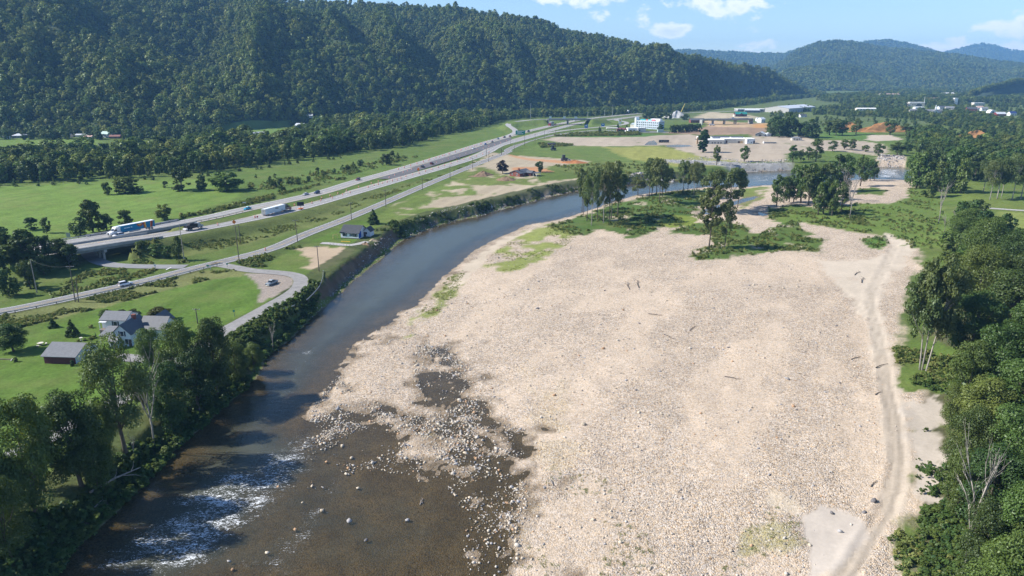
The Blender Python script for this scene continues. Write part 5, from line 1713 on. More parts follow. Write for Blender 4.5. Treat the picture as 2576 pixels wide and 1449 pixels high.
# the white house by the cut bank
EXCL.append((-75, 328, 12))
o = thing('white_house', (-77.0, 324.6, gz(-77, 326) + .05), R(-12.3), 'white bungalow with dark roof and blue tarp above the eroded bank', 'house')
wl, rf = block(o, 0, 4.8, 9.1, 9.6, 2.75, 2.7, WSID, SHIND, wins=[('f', -3.2, 1.0, .5, 1.4, False, BLK), ('f', -2.4, 1.0, .9, 1.4, True), ('f', .9, 1.1, .6, 1.1, True), ('f', 2.9, .9, .9, 1.4, True)], doors=[('r', 1.5)])
MB().box((0, -.06, -.1), (9.16, .05, .4)).obj('skirting', mat('skirt_dark', (.05, .035, .04), .8), wl)
for yy, hh, zz in ((.75, 2.3, .25), (2.15, 2.9, .35)):
    MB().box((4.62, yy, zz), (.09, 1.36, hh)).obj('tarp', TARP, wl)
MB().box((-3.9, .35, 2.95), (2.4, 1.9, .14)).obj('porch_roof', SHIND, rf)
block(o, 6.2, 8.2, 3.3, 4.4, 2.6, 1.6, BSID, SHIND, ridge='y', ov=.4, wins=[('f', -.3, .9, .7, 1.1)], doors=[('f', -1.1)])
MB().box((-4.62, 1.6, .2), (.1, 1.9, 1.9)).obj('green_panel', mat('panel_green', (.10, .42, .09), .7), wl)
def at_px(k, x, y, dz=0.0, z0=5.0):
    a, b, c = base_of(*C(k, (x, y)), z0)
    return a, b, c + dz
# things in its yard
sw = thing('swing_frame', at_px(21, 290, 900), R(20), 'weathered wooden swing frame left of the white house', 'swing frame')
for s in (-1, 1):
    for q in (-1, 1):
        MB().tube([(s * 1.1, q * .8, -.1), (s * .95, 0, 2.1)], .07, 5).obj('leg', mat('yellow_wood', (.50, .36, .16), .8), sw)
MB().tube([(-1.1, 0, 2.1), (1.1, 0, 2.1)], .08, 6).obj('crossbar', MATS['yellow_wood'], sw)
bm2 = thing('yellow_beam', at_px(21, 680, 1020, .05), R(-10), 'long yellow beam lying on the grass before the white house', 'beam')
MB().box((0, 0, 0), (4.4, .28, .3)).obj('beam', mat('beam_yellow', (.80, .52, .06), .6), bm2)
for s in (-1, 1):
    MB().box((s * 1.7, 0, -.06), (.35, .6, .06)).obj('bearer', WOODG, bm2)
fn = thing('wire_fence', at_px(21, 110, 1175), R(-4), 'thin wire fence along the lower edge of the white house drive', 'fence')
for i in range(9):
    MB().box((i * 1.5, -.1 * i, -.3), (.07, .07, 1.4)).obj('post', WOODG, fn)
for zz in (.4, .95):
    MB().tube([(0, 0, zz), (12, -.8, zz)], .02, 3).obj('wire', GALV, fn)
# foreground home: one house of several wings, and its garage
zf = 5.15
EXCL += [(-112, 195, 11), (-121, 178, 9)]
o = thing('farmhouse', (-111.4, 187.0, gz(-111, 190)), R(-4), 'pale blue and white gabled house with brick chimney behind the bank trees', 'house')
wl, rf = block(o, 0, 4.5, 5.2, 9.0, 3.9, 2.5, BSID, METD, ridge='y', wins=[('f', .15, 3.0, .95, 1.35, True), ('f', -.9, .6, .9, 1.5, False), ('f', 1.2, .6, .9, 1.5, False), ('r', -1.5, 1.0, .9, 1.4)], doors=[('f', 2.2, .9)])
chimney(rf, .2, 6.4, 5.6, 1.7, .95)
wl2, rf2 = block(o, -7.4, 11.2, 7.4, 6.6, 5.0, 1.5, WSID, SHING, ridge='x', wins=[('f', .6, 3.1, 1.0, 1.2, True), ('r', .6, 3.2, .9, 1.2, True), ('r', -1.2, 3.2, .9, 1.2, True), ('l', 0, 3.1, 1, 1.2)])
MB().box((-7.4, 7.86, -.4), (7.5, .12, 2.7)).obj('stone_base', STONE, wl2)
aw = MB().prism([(-11.2, 4.5), (-9.0, 4.5), (-9.0, 4.62), (-11.2, 4.62)], 6.6, 7.9).obj('awning', TRIM, wl2)
for xx in (-11.0, -9.2):
    MB().box((xx, 6.8, 2.2), (.14, .14, 2.35)).obj('porch_post', TRIM, wl2)
MB().box((-10.1, 7.2, 2.0), (2.4, 1.3, .22)).obj('balcony_floor', STONE, wl2)
MB().box((-10.1, 7.2, -.4), (2.2, 1.1, 2.4)).obj('stone_pier', STONE, wl2)
MB().box((-6.2, 7.6, 2.45), (3.4, .5, .12)).obj('ledge', TRIM, wl2)
p = MB().quad([(-7.9, 1.2, 2.55), (-2.65, 1.2, 2.55), (-2.65, 6.3, 3.75), (-7.9, 6.3, 3.75)]).quad([(-7.9, 1.2, 2.4), (-7.9, 6.3, 3.6), (-2.65, 6.3, 3.6), (-2.65, 1.2, 2.4)]).quad([(-7.9, 1.2, 2.4), (-2.65, 1.2, 2.4), (-2.65, 1.2, 2.55), (-7.9, 1.2, 2.55)]).quad([(-7.9, 1.2, 2.4), (-7.9, 1.2, 2.55), (-7.9, 6.3, 3.75), (-7.9, 6.3, 3.6)]).obj('porch_roof', SHING, o)
for xx, yy in ((-7.7, 1.4), (-5.2, 1.4), (-2.9, 1.4), (-7.7, 6.0)):
    MB().box((xx, yy, -.3), (.16, .16, 2.8 if yy < 2 else 3.9)).obj('porch_post', TRIM, p)
block(o, -1.6, -1.0, 2.2, 2.0, 2.3, .9, BSID, METD, ridge='x', ov=.3, wins=[('f', -.4, .8, .6, 1.0)], doors=[('f', .6, .8)])
wl3, rf3 = block(o, 5.6, 9.0, 7.2, 7.0, 3.4, 2.6, BSID, METD, ridge='x', wins=[('f', .3, 1, .9, 1.3), ('r', 0, 1, .9, 1.3)])
block(o, 4.4, 12.5, 4.4, 6.0, 3.6, 2.2, BSID, METD, ridge='y', wins=[('r', 0, 1, .9, 1.3)])
gx_, gy_ = -121.7, 174.4
o = thing('garage', (gx_, gy_, gz(gx_, gy_ + 4)), R(-4.5), 'low grey roofed garage with dark red wall on the lawn', 'garage')
wl, rf = block(o, 0, 4.6, 8.9, 9.2, 2.25, 2.0, BSID, SHING, ridge='x', ov=.55)
MB().box((0, -.07, -.3), (8.9, .1, 2.5)).obj('red_front', BRICKD, wl)
gd = MB().box((4.5, 2.2, 0), (.09, 3.0, 2.0)).obj('garage_door', WSID, wl)
for zz in (.5, 1.0, 1.5):
    MB().box((4.555, 2.2, zz), (.02, 2.9, .03)).obj('door_seam', GALV, gd)
MB().box((4.5, 6.5, 0), (.09, 3.6, 2.0)).obj('garage_door', WSID, wl)
MB().box((4.52, 4.3, -.1), (.1, .3, 2.4)).obj('post', SHUT, wl)
# the red brick ranch
EXCL.append((5, 537, 14))
o = thing('brick_house', (2.0, 533.4, gz(2, 536)), R(-35), 'red brick ranch house with grey metal roof beside the purple tree', 'house')
wl, rf = block(o, 0, 7.5, 9.4, 15, 2.5, 1.9, BRICK, METD, ridge='y', ov=.6, wins=[('f', -2.4, 1.0, .9, 1.2), ('f', 2.2, 1.0, .9, 1.2), ('r', -2, 1, 1.2, 1.2), ('r', 3, 1, 1.2, 1.2)], doors=[('r', .5)])
chimney(rf, 1.0, 4.2, 3.4, 2.2, 1.1)
wl2, rf2 = block(o, 6.4, 12.0, 5.0, 6.0, 2.4, 1.2, BRICKD, METD, ridge='x', ov=.6)
cp = MB().box((11.2, 12.0, 2.35), (6.0, 6.8, .18)).obj('carport_roof', METD, rf2)
for xx, yy in ((13.9, 9.0), (13.9, 15.0), (11, 9.0)):
    MB().box((xx, yy, -.2), (.16, .16, 2.55)).obj('carport_post', TRIM, cp)
for i, (bx, by, rr, hh, m, lab) in enumerate([(1320, 690, 3.2, 3.4, 'dark', 'tall dark brown dirt pile on the left of the two by the brick house'), (1660, 755, 4.0, 2.6, 'dark', 'broad brown dirt pile in front of the brick house')]):
    pass
def mound(name, loc, rx, ry, h, m, label, cat='dirt pile', seed=1, n=26, rough=.22, group=None):
    mb = MB()
    rg = np.random.default_rng(seed)
    rings = 9
    ph = rg.uniform(0, 6.28, 6)
    V = []
    for i in range(rings):
        t = i / (rings - 1)
        for k in range(n):
            a = 2 * math.pi * k / n
            e = 1 + rough * (math.sin(2 * a + ph[0]) * .5 + math.sin(5 * a + ph[1]) * .35 + math.sin(9 * a + ph[2]) * .25)
            z = h * (1 - t ** 1.25) * (1 + rough * .5 * math.sin(3 * a + ph[3] + 4 * t)) + rg.normal() * h * .035 * (t > 0)
            V.append((rx * t * e * math.cos(a), ry * t * e * math.sin(a), z - .25 * t))
    mb.v = V
    for i in range(rings - 1):
        for k in range(n):
            k2 = (k + 1) % n
            mb.f.append((i * n + k, (i + 1) * n + k, (i + 1) * n + k2, i * n + k2))
            mb.m.append(0)
    o = mb.obj(name, m)
    o.location = loc
    return tag(o, label, cat, group)
EARTH = mat('earth_brown', (.20, .135, .085), .95, var=.3, scale=.9, bump=.6)
EARTHO = mat('earth_orange', (.36, .15, .06), .95, var=.25, scale=.9, bump=.6)
mound('dirt_pile', at_px(25, 1320, 690, -.1), 7.5, 7, 3.3, EARTH, 'peaked brown dirt pile, left one of the two by the brick house', seed=3)
mound('dirt_pile', at_px(25, 1240, 705, -.1), 9, 5, 1.3, EARTH, 'low spread brown dirt pile at the foot of the peaked one', seed=4)
mound('dirt_pile', at_px(25, 1660, 760, -.1), 9, 6, 2.7, EARTH, 'brown dirt pile in front of the brick house gable', seed=5)
mound('dirt_pile', at_px(3, 910, 572, -.1), 13, 5, 2.6, EARTHO, 'long orange dirt pile beside the small loader', seed=6)
mound('debris_pile', at_px(21, 1430, 1110, -.1), 2.6, 1.8, 1.2, EARTH, 'brown rubble and brush heap at the end of the white house drive', 'debris pile', seed=7, rough=.4)
mound('debris_pile', at_px(21, 1720, 980, -.1), 2.4, 1.6, 1.1, mat('brush_tan', (.30, .25, .17), .95, var=.4, scale=2, bump=.8), 'tan brush heap on the bank lip right of the drive', 'debris pile', seed=8, rough=.4)

# hotel, petrol station, restaurant
px_, py_, pz_ = at_px(16, 1170, 505)
EXCL += [(190, 1010, 26), (165, 952, 22), (134, 952, 14)]
o = thing('hotel', (190.2, 1007.5, gz(190, 1010)), R(-40), 'three storey pale blue and white hotel with colourful roof band', 'hotel')
ws = []
for fl in range(3):
    for i in range(11):
        ws.append(('f', -15.5 + i * 3.1, 1.2 + fl * 3.3, 1.7, 1.5))
    for i in range(4):
        ws.append(('r', -4.8 + i * 3.2, 1.2 + fl * 3.3, 1.6, 1.5))
wl, rf = block(o, 0, 8, 36, 16, 10.6, .5, mat('hotel_wall', (.52, .61, .70), .7, var=.06, scale=.3), WROOF, roof='flat', wins=ws)
for i in range(5):
    MB().box((-16.8 + i * 8.4, -.16, 0), (.5, .3, 10.6)).obj('pilaster', BSID, wl)
for i, z in enumerate((3.45, 6.75)):
    MB().box((0, -.1, z), (35.8, .18, .35)).obj('floor_band', TRIM, wl)
tw = MB().box((-19.2, 4, -.4), (2.6, 9, 14.4)).obj('stair_tower', WSID, wl)
MB().prism([(-20.5, 14.0), (-17.9, 14.0), (-18.3, 14.9), (-19.2, 15.3), (-20.1, 14.9)], -.5, 8.5).obj('tower_cap', BSID, tw)
for i, (c, w_) in enumerate((((.06, .36, .40), 9), ((.60, .12, .12), 3), ((.16, .42, .46), 6), ((.62, .10, .14), 5))):
    MB().box((-12.5 + sum((9, 3, 6, 5)[:i]) + w_ / 2 - 1, 5, 11.12), (w_ - .3, 3, 1.6)).obj('roof_band', mat('roof_band_%s' % 'abcd'[i], c, .6), rf)
MB().box((9, 9, 11.12), (15, 7, 2.6)).obj('penthouse', WROOF, rf)
MB().box((-24.5, 6, -.4), (8, 8, 5.2)).obj('lobby', CREAM, wl)
MB().prism([(-29, 4.8), (-20.6, 4.8), (-24.8, 7.2)], 1.6, 10.4).obj('lobby_roof', mat('lobby_roof', (.45, .52, .58), .6), rf)
o = place(16, 900, 578, 6, 'restaurant', 'low white restaurant building right of the petrol station', 'restaurant', r=16)
wl, rf = block(o, -5, 5, 13, 9, 4.6, .6, WROOF, WROOF, roof='flat', wins=[('f', -3, 1, 3.5, 1.6), ('f', 2, 1, 3, 1.6), ('r', 0, 1, 2, 1.4)], doors=[('f', 5)])
block(o, 7.5, 6, 11, 9, 4.9, .6, CREAM, WROOF, roof='flat', wins=[('r', -2, 1.2, 2, 1.4), ('r', 2, 1.2, 2, 1.4), ('f', -3, 1.2, 2, 1.5)])
MB().box((-12.5, 3, -.2), (4, 5, 2.2)).obj('annex', WSID, wl)
MB().box((2.0, 4, -.2), (.7, 9.6, 6.2)).obj('pylon', WROOF, wl)
o = place(16, 290, 578, 0, 'petrol_station', 'petrol station canopy with white and red fascia above its pumps', 'petrol station', r=14)
cn = MB().box((0, 4, 4.4), (15, 8, .9)).obj('canopy', WROOF, o)
MB().box((0, -.05, 4.62), (15.04, .1, .25)).obj('red_stripe', mat('stripe_red', (.55, .10, .04), .5), cn)
for xx in (-5, 0, 5):
    c = MB().box((xx, 4, -.2), (.5, .5, 4.6)).obj('column', TRIM, o)
    MB().box((xx, 4, -.1), (1.0, 2.2, .25)).obj('kerb', CONCB, c)
    MB().box((xx + .1, 2.9, .15), (.6, .5, 1.6)).obj('pump', SIGNW, o)
block(o, 13.5, 9, 12, 8, 3.4, 1.6, BRICK, mat('maroon_roof', (.20, .07, .09), .7), roof='hip', wins=[('f', -3, .8, 2.5, 1.6), ('f', 3, .8, 2.5, 1.6)], doors=[('f', 0, 1.6)])
o = place(16, 1500, 580, 8, 'container', 'small pale green container with orange end by the hotel', 'container', r=6)
MB().box((0, 0, 0), (8, 3, 3.2)).obj('body', mat('container_green', (.42, .52, .46), .6), o)
MB().box((4.06, 0, .05), (.1, 2.9, 3.05)).obj('door', mat('container_orange', (.58, .28, .10), .6), o)
# flooded white school-like block
o = thing('white_flat_building', (240, 792, gz(240, 795)), R(0), 'long ruined white flat roofed building on the bare field', 'building')
EXCL += [(225, 790, 16), (250, 805, 18), (266, 798, 10)]
wl, rf = block(o, -14.6, 4, 19, 16, 4.2, .35, CREAM, WROOF, roof='flat', wins=[('f', -3.5, .6, 1.2, 1.3, False, CONCB), ('f', -.6, .6, 1.2, 1.3, False, CONCB), ('f', 3.0, .6, 1.2, 1.3, False, CONCB), ('f', 6, .6, 1.2, 1.3, False, CONCB)])
wl, rf = block(o, 10.0, 14.0, 24, 16, 4.4, .35, CREAM, WROOF, roof='flat', doors=[('f', -9.5, 1.6, 3.0), ('f', 4.4, 2.2, 2.2), ('f', 7.2, 3.2, 2.2, mat('ply_board', (.52, .36, .18), .8))])
wl, rf = block(o, 25.5, 6.0, 9, 14, 5.2, .35, WSID, WROOF, roof='flat', wins=[('f', -3.3, 2.4, 1, 1, False, CONCB), ('f', .6, .8, 1, 1, False, CONCB)])
MB().box((29.0, -1.06, 0), (1.8, .12, 3.4)).obj('doorway', GLASS, wl)
wl, rf = block(o, 0, 31.0, 20, 8, 5.0, .35, BSID, mat('flat_roof_dark', (.10, .105, .13), .8), roof='flat', wins=[('f', -6, 1.2, 5, 2.2), ('f', 4, 1.2, 2, 1.8)])
block(o, 20, 33.0, 15, 8, 4.6, .35, WSID, METD, roof='flat', wins=[('f', -4, 1.2, 3, 1.8), ('f', 4, 1.2, 2, 1.8)])
MB().box((-34, -1, -.2), (1.4, 1.4, 7.4)).obj('brick_pillar', mat('pillar_brick', (.40, .25, .12), .9, var=.2), o)
MB().box((-26, 10, 3.5), (14, 7, .7)).obj('entrance_canopy', METD, o)
MB().box((-25, 17, 4.0), (10, 5, 2.6)).obj('rooftop_block', WROOF, o)
# other valley buildings
o = place(17, 460, 345, 3, 'brick_hall', 'long brick hall with grey roof behind the dark hedge', 'building', r=14)
block(o, 0, 5, 22, 10, 4.0, 2.6, BRICK, METD, ridge='x', wins=[('f', -8 + 4 * i, 1, 1.5, 1.4) for i in range(5)], doors=[('l', 0)])
o = place(17, 1560, 188, 3, 'lodge', 'dark brown lodge with bright green roof beyond the bridge', 'building', r=14)
wl, rf = block(o, 0, 5, 21, 10, 4.4, 3.4, mat('lodge_wall', (.10, .04, .045), .8), GROOF, ridge='x', wins=[('f', -7, 1, 2, 1.6), ('f', 7, 1, 2, 1.6), ('f', -3, 1, 1.6, 1.6)], doors=[('f', 1.5)])
block(o, -1, .5, 5, 4, 4.6, 2.2, MATS['lodge_wall'], GROOF, ridge='y', ov=.3, wins=[('f', 0, 4.6, 1, 1)])
MB().box((-11.6, 4, -.2), (2.4, 8, 3.4)).obj('side_wing', CREAM, wl)
o = place(17, 1840, 90, -8, 'long_shed', 'long dark shed with pale roof behind the green roofed lodge', 'shed', r=16)
block(o, 0, 8, 28, 14, 4.5, 2.2, mat('shed_dark', (.12, .13, .16), .7), METR, ridge='x', wins=[('f', -8, 1, 2, 1.5), ('f', 4, 1, 2, 1.5)])
o = place(17, 2030, 685, -28, 'old_barn', 'weathered grey barn with light tin roof at the field edge', 'barn', r=12)
wl, rf = block(o, 0, 6, 11, 13, 2.8, 2.4, mat('barn_grey', (.16, .17, .18), .85, var=.25), METR, ridge='y', ov=.7, doors=[('f', 0, 3, 2.4, BLK)], wins=[('r', 2, 1, 1, 1)])
o = place(17, 2255, 688, 5, 'small_shed', 'small pale blue shed against the dark trees by the barn', 'shed', r=5)
block(o, 0, 2.5, 5.4, 5, 3.2, 1.2, BSID, METR, ridge='y', doors=[('f', 0)], wins=[('f', 1.8, 1, .8, .9)])
o = place(26, 1290, 1110, -6, 'cream_cottage', 'small cream cottage with grey roof on the grass beyond the river', 'house', r=9)
block(o, 0, 4, 11, 7.5, 2.6, 1.7, CREAM, SHING, roof='hip', wins=[('f', -3, 1, 1.2, 1.1), ('f', 2.8, 1, 1.2, 1.1)], doors=[('f', 0)])
o = place(17, 2280, 862, 0, 'low_foundation', 'low concrete foundation slab with one short wall on the field', 'foundation', r=8)
MB().box((0, 3, -.2), (15, 8, .35)).obj('slab', CONC, o)
MB().box((0, -.9, 0), (14, .3, 1.6)).obj('wall', CONCB, o)
MB().box((-6.9, 1, 0), (.3, 3.5, 1.9)).obj('wall', WSID, o)
o = place(26, 1200, 470, 44, 'warehouse', 'huge white roofed warehouse behind trees near the ridge foot', 'warehouse', r=40)
block(o, 40, 25, 120, 50, 8.5, 4.0, mat('ware_wall', (.45, .44, .42), .7), METR, ridge='x', ov=.5, doors=[('f', -40 + 12 * i, 5, 5, mat('ware_door', (.30, .30, .32), .6)) for i in range(5)])
o = place(26, 260, 455, 4, 'flat_depot', 'long low depot with bright white roof by the far road', 'depot', r=30)
block(o, 0, 10, 60, 20, 5.0, .8, mat('depot_wall', (.25, .25, .28), .7), WROOF, roof='flat', wins=[('f', -20 + 10 * i, 1.5, 4, 1.6) for i in range(5)])
for k, x, y, w, d, h, rh, wm, rm, rz, lab, nm, cat, rf_ in [
    (17, 2010, 305, 8, 6, 4.0, 1.5, WSID, METR, 10, 'white shed left of the pair above the orange bank', 'white_shed', 'shed', 'gable'),
    (17, 2110, 340, 9, 9, 5.5, 2.5, WSID, METR, 30, 'tall white shed right of the pair above the orange bank', 'white_shed', 'shed', 'gable'),
    (26, 1440, 575, 12, 9, 3.2, 2.2, WSID, SHIND, 8, 'white house with dark roof among trees before the warehouse', 'town_house', 'house', 'gable'),
    (19, 330, 440, 34, 18, 8.0, 1.0, CREAM, WROOF, -6, 'large cream hall with arched dark entrance in the town', 'town_hall', 'building', 'flat'),
    (19, 390, 500, 20, 10, 3.5, 1.5, WSID, METR, 4, 'low white building below the cream town hall', 'town_house', 'building', 'gable'),
    (19, 250, 560, 14, 9, 3.4, 2.4, CREAM, SHING, -12, 'small cream house left of the church among trees', 'town_house', 'house', 'gable'),
    (19, 880, 510, 18, 10, 4.5, 3.0, BSID, METD, 12, 'blue grey house just right of the church steeple', 'town_house', 'house', 'gable'),
    (19, 1020, 520, 16, 12, 4.0, 3.6, CREAM, SHING, -20, 'tan house with broad gable right of the church', 'town_house', 'house', 'gable'),
    (19, 1140, 420, 8, 8, 16, 1.0, WSID, WROOF, 0, 'tall white tower block in the middle of the town', 'town_tower', 'tower', 'flat'),
    (19, 1490, 560, 18, 14, 5.5, 4.0, BRICK, SHIND, -18, 'brick house with steep dark roof in the town', 'town_house', 'house', 'gable'),
    (19, 1640, 430, 26, 12, 6.0, 1.0, CREAM, WROOF, 0, 'long pale flat roofed store at the back of the town', 'town_store', 'store', 'flat'),
    (19, 1670, 520, 14, 10, 4.5, 3.5, WSID, PKROOF, 6, 'white house with salmon red roof in the town', 'town_house', 'house', 'gable'),
    (19, 1750, 540, 12, 9, 5.0, 3.0, WSID, SHING, -10, 'white gabled house beside the salmon roofed one', 'town_house', 'house', 'gable'),
    (19, 2105, 645, 17, 12, 3.6, 3.2, mat('barn_red', (.20, .035, .04), .8), METR, 0, 'red barn with pale tin roof at the right of the town', 'red_barn', 'barn', 'gable'),
    (19, 2350, 640, 12, 9, 4.6, 3.0, WSID, BLROOF, 4, 'white house with navy blue roof at the far right', 'town_house', 'house', 'gable'),
    (19, 1000, 215, 40, 20, 7, 2.0, WROOF, WROOF, 0, 'bright white shed far beyond the town', 'far_shed', 'shed', 'gable'),
    (19, 1270, 160, 36, 20, 5, 1.5, CREAM, METR, 0, 'small pale roof farthest up the valley', 'far_shed', 'shed', 'gable'),
    (19, 700, 325, 34, 14, 6, 2, CREAM, PKROOF, 0, 'pale long roof half hidden behind the town hall trees', 'town_store', 'store', 'gable'),
    (4, 1090, 240, 40, 10, 4, 1.5, CREAM, WROOF, 0, 'long white roof low among the trees left of the town', 'town_store', 'store', 'gable'),
    (4, 1315, 110, 60, 24, 8, 2, CREAM, PKROOF, 0, 'pale pink roofed plant far behind the woods', 'far_plant', 'building', 'gable'),
    (22, 300, 350, 16, 9, 3.0, 2.2, mat('dim_wall', (.30, .27, .24), .8), METR, 6, 'low dark house with grey roof at the far left below the ridge', 'hill_house', 'house', 'hip'),
    (22, 95, 362, 6, 5, 2.8, 1.2, BSID, METD, 8, 'small blue grey shed at the far left edge', 'hill_shed', 'shed', 'gable'),
    (22, 1050, 335, 9, 6, 2.6, 1.4, CREAM, SHING, 0, 'small cabin in the shade right of the spreading tree', 'hill_house', 'house', 'gable'),
    (22, 1280, 335, 14, 7, 2.6, 1.2, CREAM, METR, 4, 'white roofed trailer home below the ridge', 'trailer_home', 'house', 'gable'),
    (22, 1380, 358, 9, 6, 2.4, 1.2, CREAM, PKROOF, 0, 'small pinkish roof just right of the trailer home', 'hill_shed', 'shed', 'gable'),
    (22, 1640, 340, 10, 9, 4.2, 2.8, WSID, mat('pale_green_roof', (.42, .55, .50), .6), -14, 'white house with pale green roof below the ridge', 'hill_house', 'house', 'gable'),
    (22, 1800, 355, 12, 7, 2.4, 1.6, BRICK, mat('rust_roof', (.24, .12, .10), .8), 6, 'rusty roofed shed right of the pale green roof', 'hill_shed', 'shed', 'gable'),
    (27, 330, 235, 22, 9, 3.6, 2.4, BRICK, METR, 30, 'long red walled house with shiny white roof on the hill pasture', 'hill_house', 'house', 'gable'),
    (27, 1130, 285, 13, 10, 3.2, 2.6, BSID, METR, -18, 'grey house with pale lavender roof right of the pasture', 'hill_house', 'house', 'gable'),
    (27, 1330, 215, 11, 8, 3.0, 2.2, WSID, METR, 10, 'small white house behind a round bush on the slope', 'hill_house', 'house', 'gable'),
    (27, 1510, 265, 17, 11, 4.0, 3.0, CREAM, PKROOF, -10, 'house with large salmon roof on the slope', 'hill_house', 'house', 'gable'),
    (27, 1625, 430, 8, 6, 2.8, 4.4, WSID, RROOF, 10, 'small building with bright red roof among the trees', 'hill_shed', 'shed', 'gable'),
    (3, 695, 412, 8, 5, 2.4, .4, mat('rusty_wall', (.14, .055, .04), .85), METD, 0, 'dark rusty shed on the grass beyond the frontage road', 'rusty_shed', 'shed', 'flat'),
    (3, 1757, 380, 11, 3, 2.6, .2, BLK, BLK, 0, 'long black container on the bare field by the puddles', 'black_container', 'container', 'flat')]:
    o = place(k, x, y, rz, nm, lab, cat, r=max(w, d) * .75)
    ww = [('f', q * w / 4, h * .3, min(1.6, w / 8), min(1.5, h * .38)) for q in (-1, 0, 1)] if w < 30 else [('f', q * w / 7, h * .3, 2.4, min(2, h * .38)) for q in (-2, -1, 0, 1, 2)]
    wl, rf = block(o, 0, d / 2, w, d, h, rh, wm, rm, ridge='x', roof=rf_, wins=ww, doors=[('f', w * .4, 1.1)] if w < 30 else [])
# a church with a steeple, a white domed shelter, the arched hall entrance
o = place(19, 720, 585, 0, 'church', 'white church with slender white steeple in the town', 'church', r=14)
wl, rf = block(o, 0, 7, 34, 12, 3.6, 3.2, WSID, SHING, ridge='x', wins=[('f', -12 + 4 * i, 1, 1.1, 1.6) for i in range(3)] + [('f', 6 + 4 * i, 1, 1.1, 1.6) for i in range(3)])
wl2, rf2 = block(o, -1, 1, 10, 8, 3.6, 3.0, WSID, SHING, ridge='y', ov=.3, doors=[('f', 0, 1.8, 2.4)])
st_ = MB().box((1.5, 4, 6.0), (2.0, 2.0, 3.5)).obj('belfry', WSID, rf2)
MB().box((1.5, 4, 9.5), (2.2, 2.2, 7.0), top=(.04, .04)).obj('spire', TRIM, st_)
o = place(19, 1925, 585, 0, 'dome_shelter', 'white half round fabric shelter by the red barn', 'shelter', r=8)
arc = [(-6 * math.cos(i * math.pi / 10), 6.2 * math.sin(i * math.pi / 10)) for i in range(11)]
MB().prism(arc[::-1], 0, 12).obj('shell', WROOF, o)
MB().box((0, -.06, 0), (3.0, .1, 3.2)).obj('opening', BLK, o)
hall = [q for q in bpy.data.objects if q.name.startswith('town_hall')][0]
MB().prism([(4 + 7 * math.cos(math.pi * (1 - i / 8)), .2 + 6 * math.sin(math.pi * i / 8)) for i in range(9)][::-1], -.3, -.1).obj('arched_entrance', SHIND, hall)
MB().box((16, 2, 0), (1.2, 1.2, 22), top=(.3, .3)).obj('spire', WSID, hall)
# yellow crane boom by the rubble heap, a rubble heap
o = place(16, 1990, 110, 20, 'crane', 'yellow crawler crane with raised boom beside the grey rubble', 'crane', r=8)
MB().box((0, 0, 1.0), (5, 3.4, 2.2)).obj('cab', mat('crane_yellow', (.62, .48, .12), .6), o)
for s in (-1, 1):
    MB().box((0, s * 1.9, 0), (6, .9, 1.2)).obj('track', BLK, o)
MB().tube([(1.8, 0, 2.4), (10, 0, 19)], [.7, .4], 4).obj('boom', MATS['crane_yellow'], o)
mound('rubble_heap', at_px(16, 1900, 220, -.3), 22, 14, 12, mat('rubble_pale', (.42, .41, .40), .95, var=.3, scale=.3, bump=.7), 'tall pale grey rubble heap near the crane', 'rubble heap', seed=12)
EXCL += [(*at_px(4, 1260, 440)[:2], 40), (*at_px(4, 2120, 500)[:2], 26)]
mound('orange_bank', at_px(4, 1260, 440, -.5, 3), 55, 8, 12, mat('clay_orange', (.40, .20, .075), .95, var=.35, scale=.12, bump=.8), 'eroded orange clay bank behind the bare trees', 'clay bank', seed=15, rough=.35)
mound('orange_bank', at_px(4, 930, 415, -.5, 3), 20, 6, 9, MATS['clay_orange'], 'small patch of orange clay left of the larger bank', 'clay bank', seed=16, rough=.35)
mound('orange_bank', at_px(4, 2120, 500, -.5, 3), 32, 8, 9, MATS['clay_orange'], 'sloping orange clay bank at the right above dark water', 'clay bank', seed=17, rough=.35)
# garden pieces
o = thing('picnic_table', at_px(20, 215, 600), R(15), 'round white topped stone picnic table on the lawn', 'table')
MB().tube([(0, 0, .7), (0, 0, .78)], .75, 16).obj('table_top', CREAM, o)
MB().tube([(0, 0, -.1), (0, 0, .7)], [.3, .2], 8).obj('pedestal', STONE, o)
for a in (0.2, 2.3, 4.4):
    b = MB().box((1.3 * math.cos(a), 1.3 * math.sin(a), .38), (.9, .4, .09), rz=a + 1.57).obj('bench', CREAM, o)
    MB().box((1.3 * math.cos(a), 1.3 * math.sin(a), -.1), (.3, .3, .48), rz=a).obj('bench_foot', STONE, b)
o = thing('birdbath', at_px(20, 850, 530), 0, 'small stone birdbath on the rock border', 'birdbath')
MB().tube([(0, 0, -.1), (0, 0, .2), (0, 0, .8)], [.28, .16, .13], 8).obj('pedestal', CREAM, o)
MB().tube([(0, 0, .8), (0, 0, .9), (0, 0, .98)], [.15, .42, .48], 12).obj('basin', CREAM, o)
o = thing('log_edging', at_px(5, 60, 1140), R(-6), 'low log edging with a pale end post on the lawn at left', 'edging')
MB().tube([(-2.6, 0, .12), (1.8, 0, .12)], .16, 6).obj('log', WOODP, o)
MB().tube([(1.4, .5, .1), (2.1, -.9, .1)], .15, 6).obj('end_log', CREAM, o)
